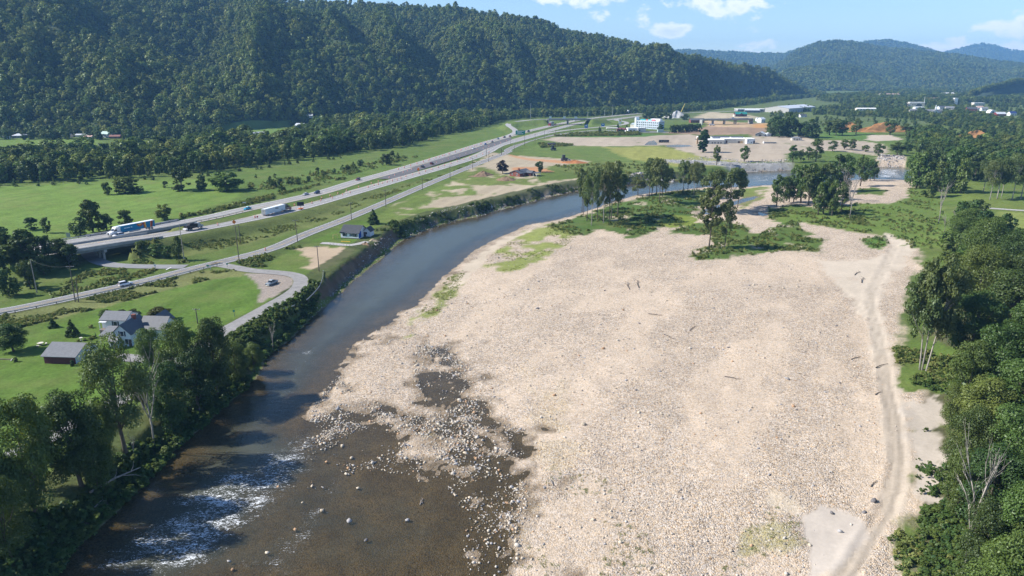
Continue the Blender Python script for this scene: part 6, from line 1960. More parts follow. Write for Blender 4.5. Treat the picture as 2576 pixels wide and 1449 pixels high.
# puddles on the bare field
PUD = bpy.data.materials.new('puddle_water')
PUD.use_nodes = True
pb = PUD.node_tree.nodes['Principled BSDF']
pb.inputs['Base Color'].default_value = (.30, .31, .32, 1)
pb.inputs['Roughness'].default_value = .08
for pts in (C(3, (1570, 402), (1610, 370), (1660, 358), (1690, 385), (1690, 402)), C(3, (1765, 405), (1880, 398), (1990, 402), (2030, 415), (1900, 424), (1790, 420))):
    P = poly(pts, 5)
    zz = max(gz(*q) for q in P) + .06
    Pc = P.mean(0)
    mb = MB().quad([(q[0], q[1], zz) for q in P])
    tag(mb.obj('puddle', PUD), kind='structure')

# ------------------------------------------------------------------ woods on the hills
rngw = np.random.default_rng(3)
PASW = poly(PASTURE, 10)
def grow_hills():
    P = hill_points('ridge', 60000, rngw)
    P = thin(P, 7.4)
    u = P[:, 0] / P[:, 1] * F                                  # keep the hill pasture open
    PP = np.array(PASTURE)
    m = np.ones(len(P), bool)
    for dz in (0, 7, 13):
        uu, vv = proj(P[:, 0], P[:, 1], P[:, 2] + dz)
        m &= (sdf(PP, uu, vv) > 1) | (P[:, 1] > 1100)
    m &= clear_of(P)
    P = P[m]
    scatter('ridge_forest', P - np.array((0, 0, .8)), (np.exp(rngw.normal(.28, .26, len(P))).clip(.7, 2.3))[:, None] * np.stack([np.ones(len(P)), np.ones(len(P)), rngw.uniform(.75, 1.25, len(P))], 1), WOOD, 'dense dark green broadleaf forest covering the long ridge', 'forest')
    for nm, n, lab in (('foot_hill', 5200, 'dark wooded foothill below the far blue mountain'), ('far_hill', 17000, 'hazy blue green forest on the far mountain'), ('wooded_knoll', 5200, 'dense woodland on the knoll at the right edge')):
        Q = hill_points(nm, n, rngw)
        scatter(nm + '_forest', Q, rngw.uniform(1.3, 2.3, len(Q)) * (1.0 if nm != 'wooded_knoll' else .8), FARW_ if nm != 'wooded_knoll' else WOOD, lab, 'forest')
    for nm, n, lab in (('low_far_ridge', 5000, 'pale blue forest on the low ridge between the hills'), ('back_peak', 4000, 'hazy forest on the rounded peak behind the far mountain'), ('distant_peak', 5000, 'palest blue forest on the most distant peak')):
        Q = hill_points(nm, n, rngw)
        scatter(nm + '_forest', Q, rngw.uniform(2.4, 3.6, len(Q)), FARW_, lab, 'forest')
grow_hills()

# ------------------------------------------------------------------ trees one by one: crop, foot x, foot y, top y, crown width, kind, label
CROPS[0] = (0, 0, .85833)
WIDE = 1.0
def T(k, x, y, ty, w, kd, label, name='tree', cat='tree', group=None, z0=5.0):
    s = CROPS[k][2] if k else 1.0
    u, v = C(k, (x, y)) if k else (x, y)
    vt = C(k, (x, ty))[1] if k else ty
    return plant(name, kd, u, v, vt, WIDE * (w / s * .85833 if k else w), label, cat, group, z0)
gB = 'trees on the left river bank'
WIDE = .9
T(0, 93, 1302, 985, 205, 'broad_near', 'biggest bank tree at the lower left with a yellowing top', group=gB)
T(0, 112, 1236, 992, 105, 'yellow_near', 'yellow green crown just behind the biggest bank tree', group=gB)
T(0, 205, 1222, 972, 165, 'dark_near', 'dark bank tree right beside the biggest one', group=gB)
T(0, 250, 1235, 1040, 120, 'broad_near', 'lower leafy bank tree right of the dark one', group=gB)
T(0, 317, 1140, 858, 178, 'tall_near', 'tallest bank tree with a long bare trunk before the garage', group=gB)
T(0, 362, 1030, 925, 90, 'tall_near', 'slim bank tree in front of the farmhouse porch', group=gB)
T(0, 385, 930, 822, 95, 'broad_near', 'yard tree with dark trunk in front of the farmhouse', group=gB)
T(0, 462, 985, 800, 135, 'broad_near', 'broad bank tree right of the farmhouse', group=gB)
T(0, 545, 975, 790, 125, 'dark_near', 'dark rounded bank tree beside the lane bend', group=gB)
T(0, 500, 1035, 868, 140, 'dark_near', 'dark shaded bank tree between the dead tree and the lane', group=gB)
T(0, 595, 960, 858, 95, 'broad_near', 'small bank tree where the lane meets the shrubs', group=gB)
T(0, 430, 1068, 905, 125, 'dark_near', 'dark bank tree right behind the bleached dead tree', group=gB)
T(0, 270, 1165, 1010, 110, 'broad_near', 'shorter leafy bank tree left of the tallest one', group=gB)
T(0, 25, 1395, 1195, 150, 'dark_near', 'dark leafy tree cut by the left edge', group=gB)
T(0, 15, 1330, 1120, 130, 'broad_near', 'leafy tree behind the dark one at the left edge', group=gB)
T(0, 640, 935, 860, 70, 'broad_near', 'small leafy tree leaning over the river near the white rapids', group=gB)
T(0, 388, 1122, 905, 95, 'deadw', 'bleached dead tree standing on the bank with bare limbs', 'dead_tree', 'dead tree')
T(7, 890, 650, 500, 70, 'dead', 'short dead trunk below the tallest bank tree', 'dead_tree', 'dead tree')
T(6, 640, 1210, 990, 60, 'deadw', 'thin pale dead tree on the bank right of the rapids', 'dead_tree', 'dead tree')
T(7, 1390, 300, 180, 90, 'dead', 'small grey snag at the water edge below the lane', 'dead_tree', 'dead tree')
gL = 'garden trees and shrubs'
WIDE = 1.0
T(5, 130, 1060, 790, 330, 'dark_near', 'dark spreading lawn tree at the left edge', group=gL)
T(5, 502, 838, 752, 110, 'evergreen', 'small dark garden tree on the lawn, left of two', group=gL)
T(5, 685, 915, 757, 140, 'evergreen', 'bushy pointed garden tree on the lawn, right of two', group=gL)
T(5, 1010, 752, 662, 180, 'clipped', 'clipped dark bush behind the farmhouse, leftmost of three', 'bush', 'bush', gL)
T(5, 1155, 762, 660, 140, 'clipped', 'clipped dark bush behind the farmhouse, middle of three', 'bush', 'bush', gL)
T(5, 1275, 795, 655, 170, 'clipped', 'clipped dark bush behind the farmhouse, rightmost of three', 'bush', 'bush', gL)
T(5, 1500, 775, 650, 330, 'olive', 'wide olive brown maple behind the farmhouse roof', group=gL)
T(5, 685, 1200, 1140, 50, 'clipped', 'small clipped cone shrub at the garage corner', 'shrub', 'shrub', gL)
T(5, 150, 1162, 1115, 50, 'clipped', 'small round shrub by the log edging', 'shrub', 'shrub', gL)
T(5, 905, 935, 882, 28, 'young', 'tiny dark conifer at the stone terrace', 'shrub', 'shrub', gL)
T(5, 855, 842, 805, 60, 'shrub', 'pale round shrub alone on the lawn above the terrace', 'shrub', 'shrub', gL)
for i, xx in enumerate((740, 800, 850, 880)):
    T(5, xx, 970 - 10 * i, 948 - 12 * i, 48, 'shrub', 'low yellow shrub in the rock border, %s from the left' % nth(i + 1), 'shrub', 'shrub', gL)
gM = 'trees around the meadow'
for x, y, ty, w, kd, lab in [(1010, 872, 750, 125, 'broad', 'small round tree at the left of the meadow clump'), (1180, 855, 690, 330, 'light', 'broad pale tree in the middle of the meadow clump'), (1270, 858, 760, 190, 'dark', 'dark low tree at the right of the meadow clump'),
                             (1720, 832, 598, 270, 'dark', 'big round dark tree at the upper meadow edge'), (1905, 832, 680, 150, 'broad', 'narrow tree between two big round meadow trees'), (2140, 835, 640, 390, 'light', 'widest round tree at the upper meadow edge'), (1560, 805, 740, 75, 'dark', 'small dark shrub left of the big round meadow tree'),
                             (880, 1225, 908, 240, 'broad', 'tall feathery tree beside the highway above the big rig'), (760, 1255, 1070, 210, 'dark', 'dark rounded tree left of the feathery highway tree'), (1185, 1185, 1010, 200, 'broad', 'round tree directly above the blue trailer'), (1010, 1205, 1040, 170, 'dark', 'dark tree between the feathery tree and the trailer'),
                             (1550, 1108, 948, 195, 'light', 'lone rounded tree on the meadow side of the guardrail'), (300, 1205, 1078, 165, 'dark', 'dark tree on the low meadow left of the highway'), (440, 1235, 1068, 105, 'dark', 'slim dark tree on the low meadow left of the highway'),
                             (60, 1460, 1160, 280, 'dark', 'large dark tree at the left edge by the bridge'), (240, 1470, 1185, 280, 'dark', 'second large dark tree left of the bridge'), (420, 1465, 1230, 210, 'dark', 'third dark tree left of the bridge'), (560, 1510, 1300, 170, 'dark', 'dark tree touching the bridge end')]:
    T(1, x, y, ty, w, kd, lab, group=gM)
for x, y, ty, w, kd, lab in [(680, 265, 40, 230, 'dark', 'dark tree in front of the near bridge'), (120, 330, 20, 320, 'dark', 'dark tree behind the bare grey pole'), (420, 335, 90, 290, 'dark', 'dark tree between the grey pole and the bridge'), (20, 420, 130, 220, 'dark', 'dark tree at the left edge above the road'),
                             (250, 310, -40, 340, 'dark', 'tall dark tree at left below the highway'), (560, 230, -10, 280, 'dark', 'dark tree left of the near bridge abutment'), (40, 270, -70, 340, 'dark', 'tall dark tree at the left edge below the highway'), (290, 470, 170, 250, 'dark', 'lower dark tree on the slope behind the grey pole'), (90, 540, 280, 260, 'dark', 'lowest dark tree at the left edge by the road'),
                             (1345, 150, 15, 190, 'broad', 'leafy tree right of the near bridge end'), (1480, 170, 40, 170, 'light', 'pale green bush right of the bridge'), (1690, 205, -40, 130, 'dark', 'dark conical tree by the tall pole right of the bridge'), (1590, 180, 60, 150, 'broad', 'round tree between the bridge and the tall pole'),
                             (1420, 20, -70, 110, 'evergreen', 'pointed evergreen beside the near carriageway at the bridge')]:
    T(5, x, y, ty, w, kd, lab, group='trees by the highway bridge')
for i, (x, y, ty, w) in enumerate([(300, 782, 690, 62), (330, 803, 720, 84), (385, 782, 710, 64), (270, 772, 730, 44), (340, 712, 670, 48), (480, 772, 690, 84), (560, 778, 720, 64), (410, 842, 760, 220), (660, 752, 690, 52), (675, 687, 640, 38), (745, 672, 610, 54), (800, 692, 640, 64), (900, 672, 620, 44), (160, 712, 670, 34),
                                   (1390, 592, 470, 135), (1500, 533, 470, 54), (1450, 553, 450, 84), (980, 642, 575, 64), (1030, 642, 585, 64), (1080, 622, 555, 74), (1150, 602, 535, 84)]):
    T(2, x, y, ty, w, 'young' if i % 2 else 'dark', 'young tree on the scrubby verge by the highway, %s from the left of those' % nth(i + 1), group='young trees on the scrub verge')
T(2, 1270, 1148, 1008, 140, 'evergreen', 'dense round evergreen alone beside the white house')
T(3, 235, 672, 543, 136, 'purple', 'dark purple leaved tree beside the brick house')
T(3, 582, 658, 545, 110, 'dark', 'single round green tree right of the brick house')
T(3, 2125, 472, 250, 120, 'column', 'tall dark column shaped tree before the ruined building')
for k, x, y, ty, w, lab in [(3, 2250, 592, 388, 96, 'slender tree on the far river bank right of the column tree'), (3, 2512, 562, 400, 120, 'leafy tree on the far bank above the rubble'), (4, 395, 728, 548, 120, 'leaning tree at the left of the far bank group'), (4, 470, 722, 600, 90, 'small tree in the far bank group'),
                            (4, 610, 722, 490, 165, 'tallest tree of the far bank group'), (4, 540, 706, 568, 110, 'middle tree of the far bank group'), (4, 1200, 667, 543, 130, 'flat topped tree on the far shore, left of two'), (4, 1375, 662, 523, 165, 'flat topped tree on the far shore, right of two'),
                            (4, 1080, 628, 560, 95, 'small far shore tree left of the flat topped pair'), (4, 770, 622, 518, 125, 'far shore tree with ragged crown behind the bar woods'), (4, 880, 606, 500, 105, 'far shore tree second behind the bar woods'), (4, 955, 614, 500, 95, 'half bare far shore tree behind the bar woods'), (4, 1470, 642, 510, 120, 'far shore tree beside the right hand woods')]:
    T(k, x, y, ty, w, 'bank_tree', lab, group='trees along the far river bank')
WIDE = 1.3
gA = 'tall bare stemmed trees on the river bar'
def many(k, L, kd, what, group=gA, z0=1.0, name='tree', cat='tree'):
    L = sorted(L)
    for i, q in enumerate(L):
        T(k, q[0], q[1], q[2], q[3], q[4] if len(q) > 4 else (kd if isinstance(kd, str) else kd[i % len(kd)]), '%s, %s from the left' % (what, nth(i + 1)), name, cat, group, z0)
many(11, [(312, 507, 150, 95), (342, 567, 160, 95), (381, 602, 118, 115, 'sycamore'), (430, 557, 130, 105), (481, 582, 150, 85, 'sycamore'), (533, 572, 78, 160), (547, 547, 72, 150), (600, 522, 110, 140), (300, 482, 128, 85)], 'river_tree', 'tall slim tree in the leftmost bar clump')
many(11, [(865, 372, 50, 130), (885, 352, 70, 120), (925, 347, 80, 120), (950, 407, 38, 140), (972, 362, 88, 110), (1002, 332, 108, 120), (770, 353, 213, 120)], 'river_tree', 'tree in the second bar clump by the water')
many(11, [(1148, 322, 68, 110), (1187, 322, 78, 100), (1236, 367, 58, 90, 'sycamore'), (1262, 327, 78, 110)], 'river_tree', 'tree in the third bar clump by the water')
many(11, [(1365, 792, 268, 185), (1496, 792, 405, 150), (1395, 505, 130, 170), (1545, 480, 118, 190), (1605, 452, 150, 130)], 'river_tree', 'tree in the tall group around the slough')
many(4, [(240, 1142, 828, 130), (310, 1112, 848, 120), (360, 1102, 850, 90), (402, 1102, 738, 130), (470, 1112, 718, 160), (540, 1132, 728, 170), (602, 1132, 758, 160), (632, 1222, 898, 130), (682, 1212, 878, 140), (742, 1222, 898, 130), (762, 1232, 878, 110), (850, 1192, 898, 110), (1030, 952, 628, 130), (800, 1002, 618, 170), (880, 1002, 638, 170), (700, 1002, 718, 160), (1122, 902, 688, 95), (1162, 902, 698, 64), (560, 1060, 720, 150), (660, 1080, 730, 150)], 'bank_tree', 'tree in the big bar grove at right of centre')
many(4, [(932, 1252, 868, 80), (912, 1102, 798, 110), (860, 1090, 780, 100)], 'dead', 'bare grey tree at the edge of the bar grove', 'dead trees on the bar', 1, 'dead_tree', 'dead tree')
WIDE = 1.1
gR = 'trees of the right bank woods'
many(4, [(1560, 972, 598, 210), (1592, 962, 618, 170), (1642, 942, 558, 200), (1500, 952, 648, 140), (1702, 932, 678, 180), (1762, 1002, 698, 190), (1852, 1022, 718, 170), (1972, 1022, 648, 180), (1682, 1062, 798, 200), (2100, 902, 640, 210), (1902, 882, 558, 210), (2002, 862, 578, 170)], ('broad', 'light', 'broad', 'dark'), 'leafy tree at the near edge of the right woods', gR, 3)
many(4, [(2192, 1012, 698, 170), (2252, 1082, 718, 170), (2322, 1072, 688, 190), (2362, 1062, 718, 140), (2462, 1082, 648, 210), (2545, 1072, 638, 180), (2640, 1080, 640, 200), (2740, 1090, 630, 200), (2850, 1100, 640, 200)], 'sycamore', 'white trunked sycamore by the right hand clearing', gR, 4)
many(4, [(1770, 1302, 918, 150), (1900, 1460, 1178, 140), (1820, 1400, 1200, 100)], 'dead', 'grey leafless tree beside the grassy track', 'dead trees by the track', 3, 'dead_tree', 'dead tree')
many(4, [(2000, 1460, 1050, 280), (2150, 1520, 1165, 280), (2320, 1570, 1190, 270), (2080, 1310, 1060, 270), (2250, 1440, 1200, 240), (2480, 1700, 1330, 260)], 'dark', 'dense dark tree at the head of the right woods', gR, 4)
many(0, [(2420, 620, 520, 95), (2470, 690, 540, 125), (2540, 720, 580, 135), (2450, 790, 610, 145), (2400, 770, 655, 100), (2520, 860, 668, 165), (2565, 800, 615, 125), (2440, 905, 730, 150), (2570, 950, 750, 155), (2490, 1010, 808, 170), (2425, 1020, 850, 110), (2560, 1110, 890, 170), (2455, 1130, 938, 140), (2395, 1075, 965, 85), (2530, 1230, 1010, 190), (2420, 1200, 1020, 125),
         (2595, 1340, 1100, 180), (2480, 1345, 1118, 165), (2405, 1300, 1125, 100), (2545, 1460, 1218, 170), (2455, 1465, 1250, 120), (2610, 1510, 1290, 180), (2510, 1580, 1330, 170), (2640, 1200, 960, 180), (2630, 1030, 800, 170), (2640, 880, 680, 160), (2620, 760, 590, 140), (2700, 1420, 1180, 200)], ('broad_near', 'dark_near', 'broad_near', 'light_near', 'dark_near'), 'near tree of the right hand woods', gR, 4)
for o_ in [q for q in bpy.data.objects if q.get('label', '').startswith('near tree of the right hand woods')]:
    pass
for i, (x, y, ty, w, ln, wh) in enumerate([(852, 1402, 560, 300, (-.16, 0), 'left'), (872, 1404, 440, 330, (.03, .05), 'middle'), (908, 1412, 560, 300, (.24, .05), 'right')]):
    KINDS['lean'] = [make_tree(700 + i, 'loose', 10, 2.9, .36, 34, 5200, .25, LEAFR, bark=BARKW, limbs=9, trunk_r=.13, lean=ln) + (2.9,)]
    o_ = T(10, x, y, ty, w, 'lean', wh + ' of the three leaning pale trunked sycamores by the track', group='leaning sycamores', z0=2)
    o_.rotation_euler = (0, 0, 0)
T(9, 1430, 1412, 690, 170, 'deadw', 'tall dead pale tree in front of the right woods', 'dead_tree', 'dead tree', z0=3)
T(9, 1470, 1390, 1130, 80, 'dead', 'broken dead stem beside the tall dead pale tree', 'dead_tree', 'dead tree', z0=3)
gH = 'hedges and trees in the valley'
many(16, [(1780 + 62 * i, 600 - 3.4 * i, 385 - 3 * i, 150) for i in range(11)] + [(2480, 570, 350, 150)], 'dark', 'tree in the tall dark hedge by the brown field', gH, 5)
many(16, [(1500, 560, 360, 190), (1140, 240, 60, 230), (1260, 245, 50, 230), (1380, 250, 70, 220), (1500, 252, 80, 200), (1620, 255, 70, 190), (1740, 260, 60, 190), (2110, 270, 110, 260)], 'dark', 'round dark tree near the hotel', gH, 5)
many(16, [(430, 470, 345, 75), (650, 560, 390, 130), (710, 560, 440, 90), (520, 570, 480, 130)], 'evergreen', 'dark conifer beside the petrol station', gH, 5)
T(18, 1820, 465, 370, 75, 'evergreen', 'pointed conifer alone where the ramp meets the frontage road', group=gH)
many(4, [(190, 480, 340, 140), (270, 490, 290, 170), (360, 490, 280, 190), (450, 490, 330, 180), (540, 495, 310, 190), (610, 490, 370, 120), (230, 470, 280, 180), (330, 470, 240, 170)], 'dark', 'large dark tree in the grove behind the barn', gH, 5)
many(4, [(740, 470, 320, 130), (800, 475, 310, 130), (860, 472, 320, 130), (990, 465, 300, 120), (1310, 470, 320, 130), (1460, 465, 350, 120)], 'bank_tree', 'thin crowned tree before the orange bank', gH, 5)

# the belt behind the meadow: its front rows one by one, the rest as woods
front = [(-140, 474), (0, 464), (150, 457), (300, 450), (480, 438), (600, 425), (720, 406), (860, 389), (1000, 371), (1080, 352), (1160, 331), (1225, 318), (1262, 302)]
backl = [(1290, 291), (1100, 296), (900, 308), (760, 333), (640, 345), (560, 352), (450, 378), (250, 390), (-140, 398)]
BELT = poly(front + backl, 5)
rb_ = np.random.default_rng(21)
bp_ = in_poly(BELT, 5200, rb_, 7.0)
bp_ = bp_[clear_of(bp_)]
for dz in (0, 6, 11):
    uu, vv = proj(bp_[:, 0], bp_[:, 1], 5 + dz)
    bp_ = bp_[sdf(np.array(PASTURE), uu, vv) > 1]
fl_ = np.array([G(u, v, 5) for u, v in front])
dfr, _ = dline(fl_, bp_[:, 0], bp_[:, 1])
vis = np.abs(bp_[:, 0] / bp_[:, 1]) < .80
order = np.argsort(np.where(vis, dfr, 1e9))
ind = order[:78]
ind = ind[np.argsort(bp_[ind, 0] / bp_[ind, 1])]
for i, j in enumerate(ind):
    x, y = bp_[j]
    h_ = float(np.exp(rb_.normal(2.62, .2)))
    plant('tree', ('broad', 'dark', 'broad', 'light')[int(rb_.integers(0, 4))], 0, 0, 0, 0, 'front row tree of the long belt behind the meadow, %s from the left' % nth(i + 1), 'tree', 'front trees of the belt', loc=(x, y, gz(x, y)), hh=h_, rr=h_ * rb_.uniform(.26, .38))
rest = np.delete(np.arange(len(bp_)), ind)
B2 = bp_[rest]
# small young trees along the belt foot
yl = smooth_line([(*G(u, v + 9, 5), 5) for u, v in front[:8]], 9)
k_ = 0
for i, (x, y, z) in enumerate(yl):
    if abs(x / y) < .78 and (i * 7) % 5 != 0:
        k_ += 1
        h_ = 3.5 + 3.0 * ((i * 37) % 10) / 10
        x, y = x + ((i * 13) % 7 - 3), y + ((i * 29) % 9 - 4)
        plant('tree', 'young', 0, 0, 0, 0, 'small pointed young tree along the foot of the belt, %s from the left' % nth(k_), 'tree', 'young trees at the belt foot', loc=(x, y, gz(x, y)), hh=h_, rr=h_ * .34)
# other woods on the valley floor
WOODS = [(poly(C(4, (600, 330), (1560, 330), (1600, 430), (1500, 470), (1330, 455), (1150, 455), (700, 450)), 5), 60, .6, 1.0), (poly(C(4, (1500, 430), (2300, 480), (2500, 560), (2000, 480), (1600, 470)), 5), 160, .8, 1.3),
         (poly([(1255, 304), (1345, 297), (1560, 291), (1700, 285), (1790, 277), (1950, 256), (2085, 242), (1950, 252), (1700, 274), (1500, 283), (1290, 289)], 5), 2400, 1.0, 1.5),
         (poly(C(4, (170, 300), (360, 215), (620, 235), (1000, 190), (1500, 200), (2300, 190), (2900, 240), (2900, 690), (2500, 590), (2200, 480), (1900, 395), (1500, 335), (1200, 300), (900, 300), (700, 275), (480, 300)), 5), 14000, .6, 1.25),
         (poly(C(4, (1500, 560), (1500, 500), (1700, 440), (1850, 470), (2100, 540), (2340, 560), (2900, 700), (2900, 990), (2600, 950), (2100, 880), (1700, 760), (1560, 640)), 5), 900, 1.1, 1.6),
         (poly(C(13, (1520, 505), (2000, 460), (2600, 430), (3100, 420), (3100, 560), (2400, 520), (2000, 545), (1700, 525)), 6), 16000, 1.3, 2.0),
         (poly([(-600, 340), (-600, 352), (0, 350), (430, 350), (560, 338), (560, 330), (0, 338)], 6), 700, 1.0, 1.5),
         (poly([(2380, 620), (2640, 640), (2900, 1700), (2580, 1700), (2470, 1300), (2440, 1000), (2420, 800)], 5), 260, .9, 1.3)]
allp, alls = [np.column_stack([B2, ground_z(B2[:, 0], B2[:, 1])])], [np.exp(rb_.normal(.32, .22, len(B2)))]
for P, n, s0, s1 in WOODS:
    q = in_poly(P, n, rb_, 7.5)
    q = q[clear_of(q)]
    q = q[heights(q[:, 0], q[:, 1])[1] > 6]
    if n > 10000:
        q = q[fbm(q[:, 0], q[:, 1], 150, 3, 61) > -.30]
    allp.append(np.column_stack([q, ground_z(q[:, 0], q[:, 1]) if q[:, 1].max() < 640 else levelled(q[:, 0], q[:, 1], heights(q[:, 0], q[:, 1])[0])]))
    alls.append(rb_.uniform(s0, s1, len(q)))
allp, alls = np.concatenate(allp), np.concatenate(alls)
VAL = [make_tree(980 + i, 'round', 10, 3.9 + .5 * (i % 3), -.02, 16 + 3 * i, 700, .85, (LEAF, LEAFD, LEAFF, LEAF)[i % 4], limbs=1, radial=.7)[0] for i in range(5)]
scatter('valley_woods', allp, alls, VAL, 'woods and hedgerow trees filling the valley floor', 'woods')

# ------------------------------------------------------------------ vehicles
RUB = mat('rubber', (.02, .02, .022), .85, var=.1)
RIM = mat('wheel_rim', (.40, .41, .42), .35, .7, var=.1)
CGL = mat('car_glass', (.02, .026, .035), .08, spec=.7, var=.1)
LAMP = mat('headlight', (.75, .76, .78), .15, spec=.6)
TAIL = mat('tail_light', (.40, .02, .02), .3)
CHR = mat('chrome', (.55, .56, .58), .2, .9)
PAINT = {}
def paint(c):
    if c not in PAINT:
        m = mat('car_paint_%s' % c, {'white': (.78, .78, .79), 'silver': (.42, .44, .47), 'navy': (.02, .03, .085), 'maroon': (.17, .025, .03), 'black': (.02, .021, .024), 'turquoise': (.01, .30, .46), 'grey': (.13, .135, .14), 'red': (.42, .04, .03), 'blue': (.03, .10, .34), 'palegrey': (.30, .33, .35)}[c], .28, .1, var=.06, spec=.6)
        PAINT[c] = m
    return PAINT[c]
def wheel_mesh(r, w):
    t = MB().tube([(0, -w / 2, 0), (0, -w / 2 + .02, 0), (0, w / 2 - .02, 0), (0, w / 2, 0)], [r * .93, r, r, r * .93], 14).mesh('tyre', RUB)
    q = MB().tube([(0, -w / 2 - .012, 0), (0, w / 2 + .012, 0)], r * .62, 12).mesh('rim', RIM)
    return t, q
WH = {r: wheel_mesh(r, w) for r, w in ((.36, .24), (.40, .26), (.52, .30))}
def wheels(o, xs_, y, r):
    for x in xs_:
        for s in (-1, 1):
            w = link('wheel', WH[r][0], o)
            w.location = (x, s * y, r)
            link('rim', WH[r][1], w)
def loft(sections):
    """sections along x: (x, half width low, half width high, z low, z high)"""
    mb = MB()
    for x, wl, wh, zl, zh in sections:
        b = .12 * (zh - zl)
        mb.v += [(x, -wl * .94, zl), (x, -wl, zl + b), (x, -(wl + wh) / 2 - .01, (zl + zh) / 2), (x, -wh, zh - b), (x, -wh * .9, zh), (x, wh * .9, zh), (x, wh, zh - b), (x, (wl + wh) / 2 + .01, (zl + zh) / 2), (x, wl, zl + b), (x, wl * .94, zl)]
    n = 10
    for i in range(len(sections) - 1):
        for k in range(n):
            k2 = (k + 1) % n
            mb.f.append((i * n + k, i * n + k2, (i + 1) * n + k2, (i + 1) * n + k))
            mb.m.append(0)
    mb.f.append(tuple(range(n)))
    mb.f.append(tuple(reversed(range((len(sections) - 1) * n, len(sections) * n))))
    mb.m += [0, 0]
    return mb
def car(kind_, col, loc, rz, label, sc=1.0, group='cars on the roads'):
    """length along +x (front)"""
    o = thing('parked_car' if 'parked' in label else 'car', loc, rz, label, 'pickup' if kind_ == 'pickup' else 'car', group, sc)
    p = paint(col)
    if kind_ == 'sedan':
        L, Wd, hb, ht, r = 4.7, .90, .95, 1.45, .36
        body = [(-2.35, .70, .68, .42, .86), (-2.2, .84, .80, .28, .98), (-1.4, .90, .86, .24, 1.0), (.8, .90, .86, .24, .98), (1.7, .88, .80, .26, .88), (2.2, .80, .70, .30, .74), (2.35, .66, .60, .38, .62)]
        cab = [(-1.75, .72, .70, .98, 1.02), (-1.05, .78, .62, .98, 1.42), (.05, .80, .63, .98, 1.45), (.95, .76, .66, .96, 1.0)]
        roofp = (-.5, 1.15, 1.0)
    elif kind_ == 'suv':
        L, Wd, hb, ht, r = 4.8, .95, 1.1, 1.8, .40
        body = [(-2.4, .82, .80, .45, 1.05), (-2.25, .93, .90, .32, 1.12), (-1.2, .95, .92, .28, 1.12), (.9, .95, .92, .28, 1.10), (1.9, .92, .86, .30, 1.02), (2.3, .84, .78, .34, .92), (2.42, .70, .66, .42, .75)]
        cab = [(-2.3, .84, .74, 1.1, 1.5), (-1.95, .84, .72, 1.1, 1.74), (.1, .86, .74, 1.1, 1.78), (1.15, .80, .72, 1.08, 1.14)]
        roofp = (-.95, 1.9, 1.2)
    else:
        L, Wd, hb, ht, r = 5.5, .97, 1.1, 1.85, .40
        body = [(-2.75, .86, .86, .5, 1.12), (-2.6, .95, .95, .38, 1.14), (-.6, .96, .96, .34, 1.14), (1.2, .97, .95, .34, 1.14), (2.3, .95, .90, .36, 1.08), (2.7, .86, .80, .42, .95)]
        cab = [(-.85, .86, .78, 1.12, 1.6), (-.6, .86, .74, 1.12, 1.84), (.55, .86, .75, 1.12, 1.86), (1.35, .80, .72, 1.10, 1.18)]
        roofp = (0, 1.0, 1.2)
    bd = loft(body).obj('body', p, o, True)
    loft(cab).obj('cabin_glass', CGL, o, True)
    cx, cl, cw = roofp
    MB().box((cx, 0, ht - .04), (cl + .25, cw + .16, .09), top=(.88, .86)).obj('roof', p, o)
    for xx in (cx - cl / 2 - .1, cx + cl * .08):
        for s in (-1, 1):
            MB().box((xx, s * (cw / 2 + .13), hb - .05), (.13, .09, ht - hb - .05), top=(1, 1), shift=(.04, -s * .10)).obj('pillar', p, o)
    for s in (-1, 1):
        MB().box((body[-2][0] + .03, s * .58, body[-2][4] - .26), (.14, .36, .16)).obj('headlight', LAMP, o)
        MB().box((body[0][0] + .02, s * .62, body[0][4] - .26), (.1, .26, .2)).obj('tail_light', TAIL, o)
        MB().box((cx + cl / 2 + .35, s * (Wd + .10), hb + .02), (.16, .2, .13)).obj('mirror', p, o)
    if kind_ == 'pickup':
        MB().box((-1.72, 0, 1.145), (1.8, 1.6, .02)).obj('bed', BLK, o)
    wheels(o, (-L * .30, L * .31), Wd - .10, r)
    return o
def heading(L, y):
    i = int(np.argmin(np.abs(L[:, 1] - y)))
    i = min(max(i, 1), len(L) - 2)
    d = L[i + 1] - L[i - 1]
    return math.atan2(d[1], d[0])
def on_road(k, x, y, L):
    u, v = C(k, (x, y))
    z = 6.0
    for _ in range(5):
        px, py = G(u, v, z)
        _, zz = dline(L, np.array([px]), np.array([py]), L[:, 2])
        z = float(zz[0])
    return (px, py, z + .005), heading(L, py)
def drive(kind_, col, k, x, y, L, back, label, sc=1.0):
    p, a = on_road(k, x, y, L)
    return car(kind_, col, p, a + (math.pi if back else 0), label, sc)
drive('suv', 'white', 5, 1185, 440, FRONT, False, 'white SUV driving on the two lane road at left')
drive('suv', 'white', 14, 490, 465, WEST, True, 'white SUV alongside the big rig with the blue trailer')
drive('sedan', 'turquoise', 1, 2335, 1012, WEST, True, 'turquoise car on the far highway carriageway', 1.05)
drive('sedan', 'silver', 2, 630, 875, WEST, True, 'silver car, left one of the pair on the far carriageway', 1.05)
drive('suv', 'navy', 2, 737, 860, WEST, True, 'dark navy car, right one of the pair on the far carriageway')
drive('suv', 'maroon', 2, 1123, 735, WEST, True, 'maroon car at the start of the new dark pavement')
NEWP = (WEST[:len(EAST)] if len(WEST) > len(EAST) else WEST)
drive('suv', 'black', 2, 1735, 615, EAST, False, 'black car just past the orange work sign')
drive('suv', 'maroon', 2, 1820, 585, EAST, False, 'dark red car ahead of the black one by the barrels')
drive('suv', 'grey', 2, 2065, 538, EAST, False, 'dark grey car alone on the outer eastbound lane')
drive('sedan', 'white', 2, 2210, 440, WEST, True, 'white car on the new pavement in the middle distance')
drive('sedan', 'blue', 2, 2325, 398, WEST, True, 'blue car on the new pavement in the middle distance')
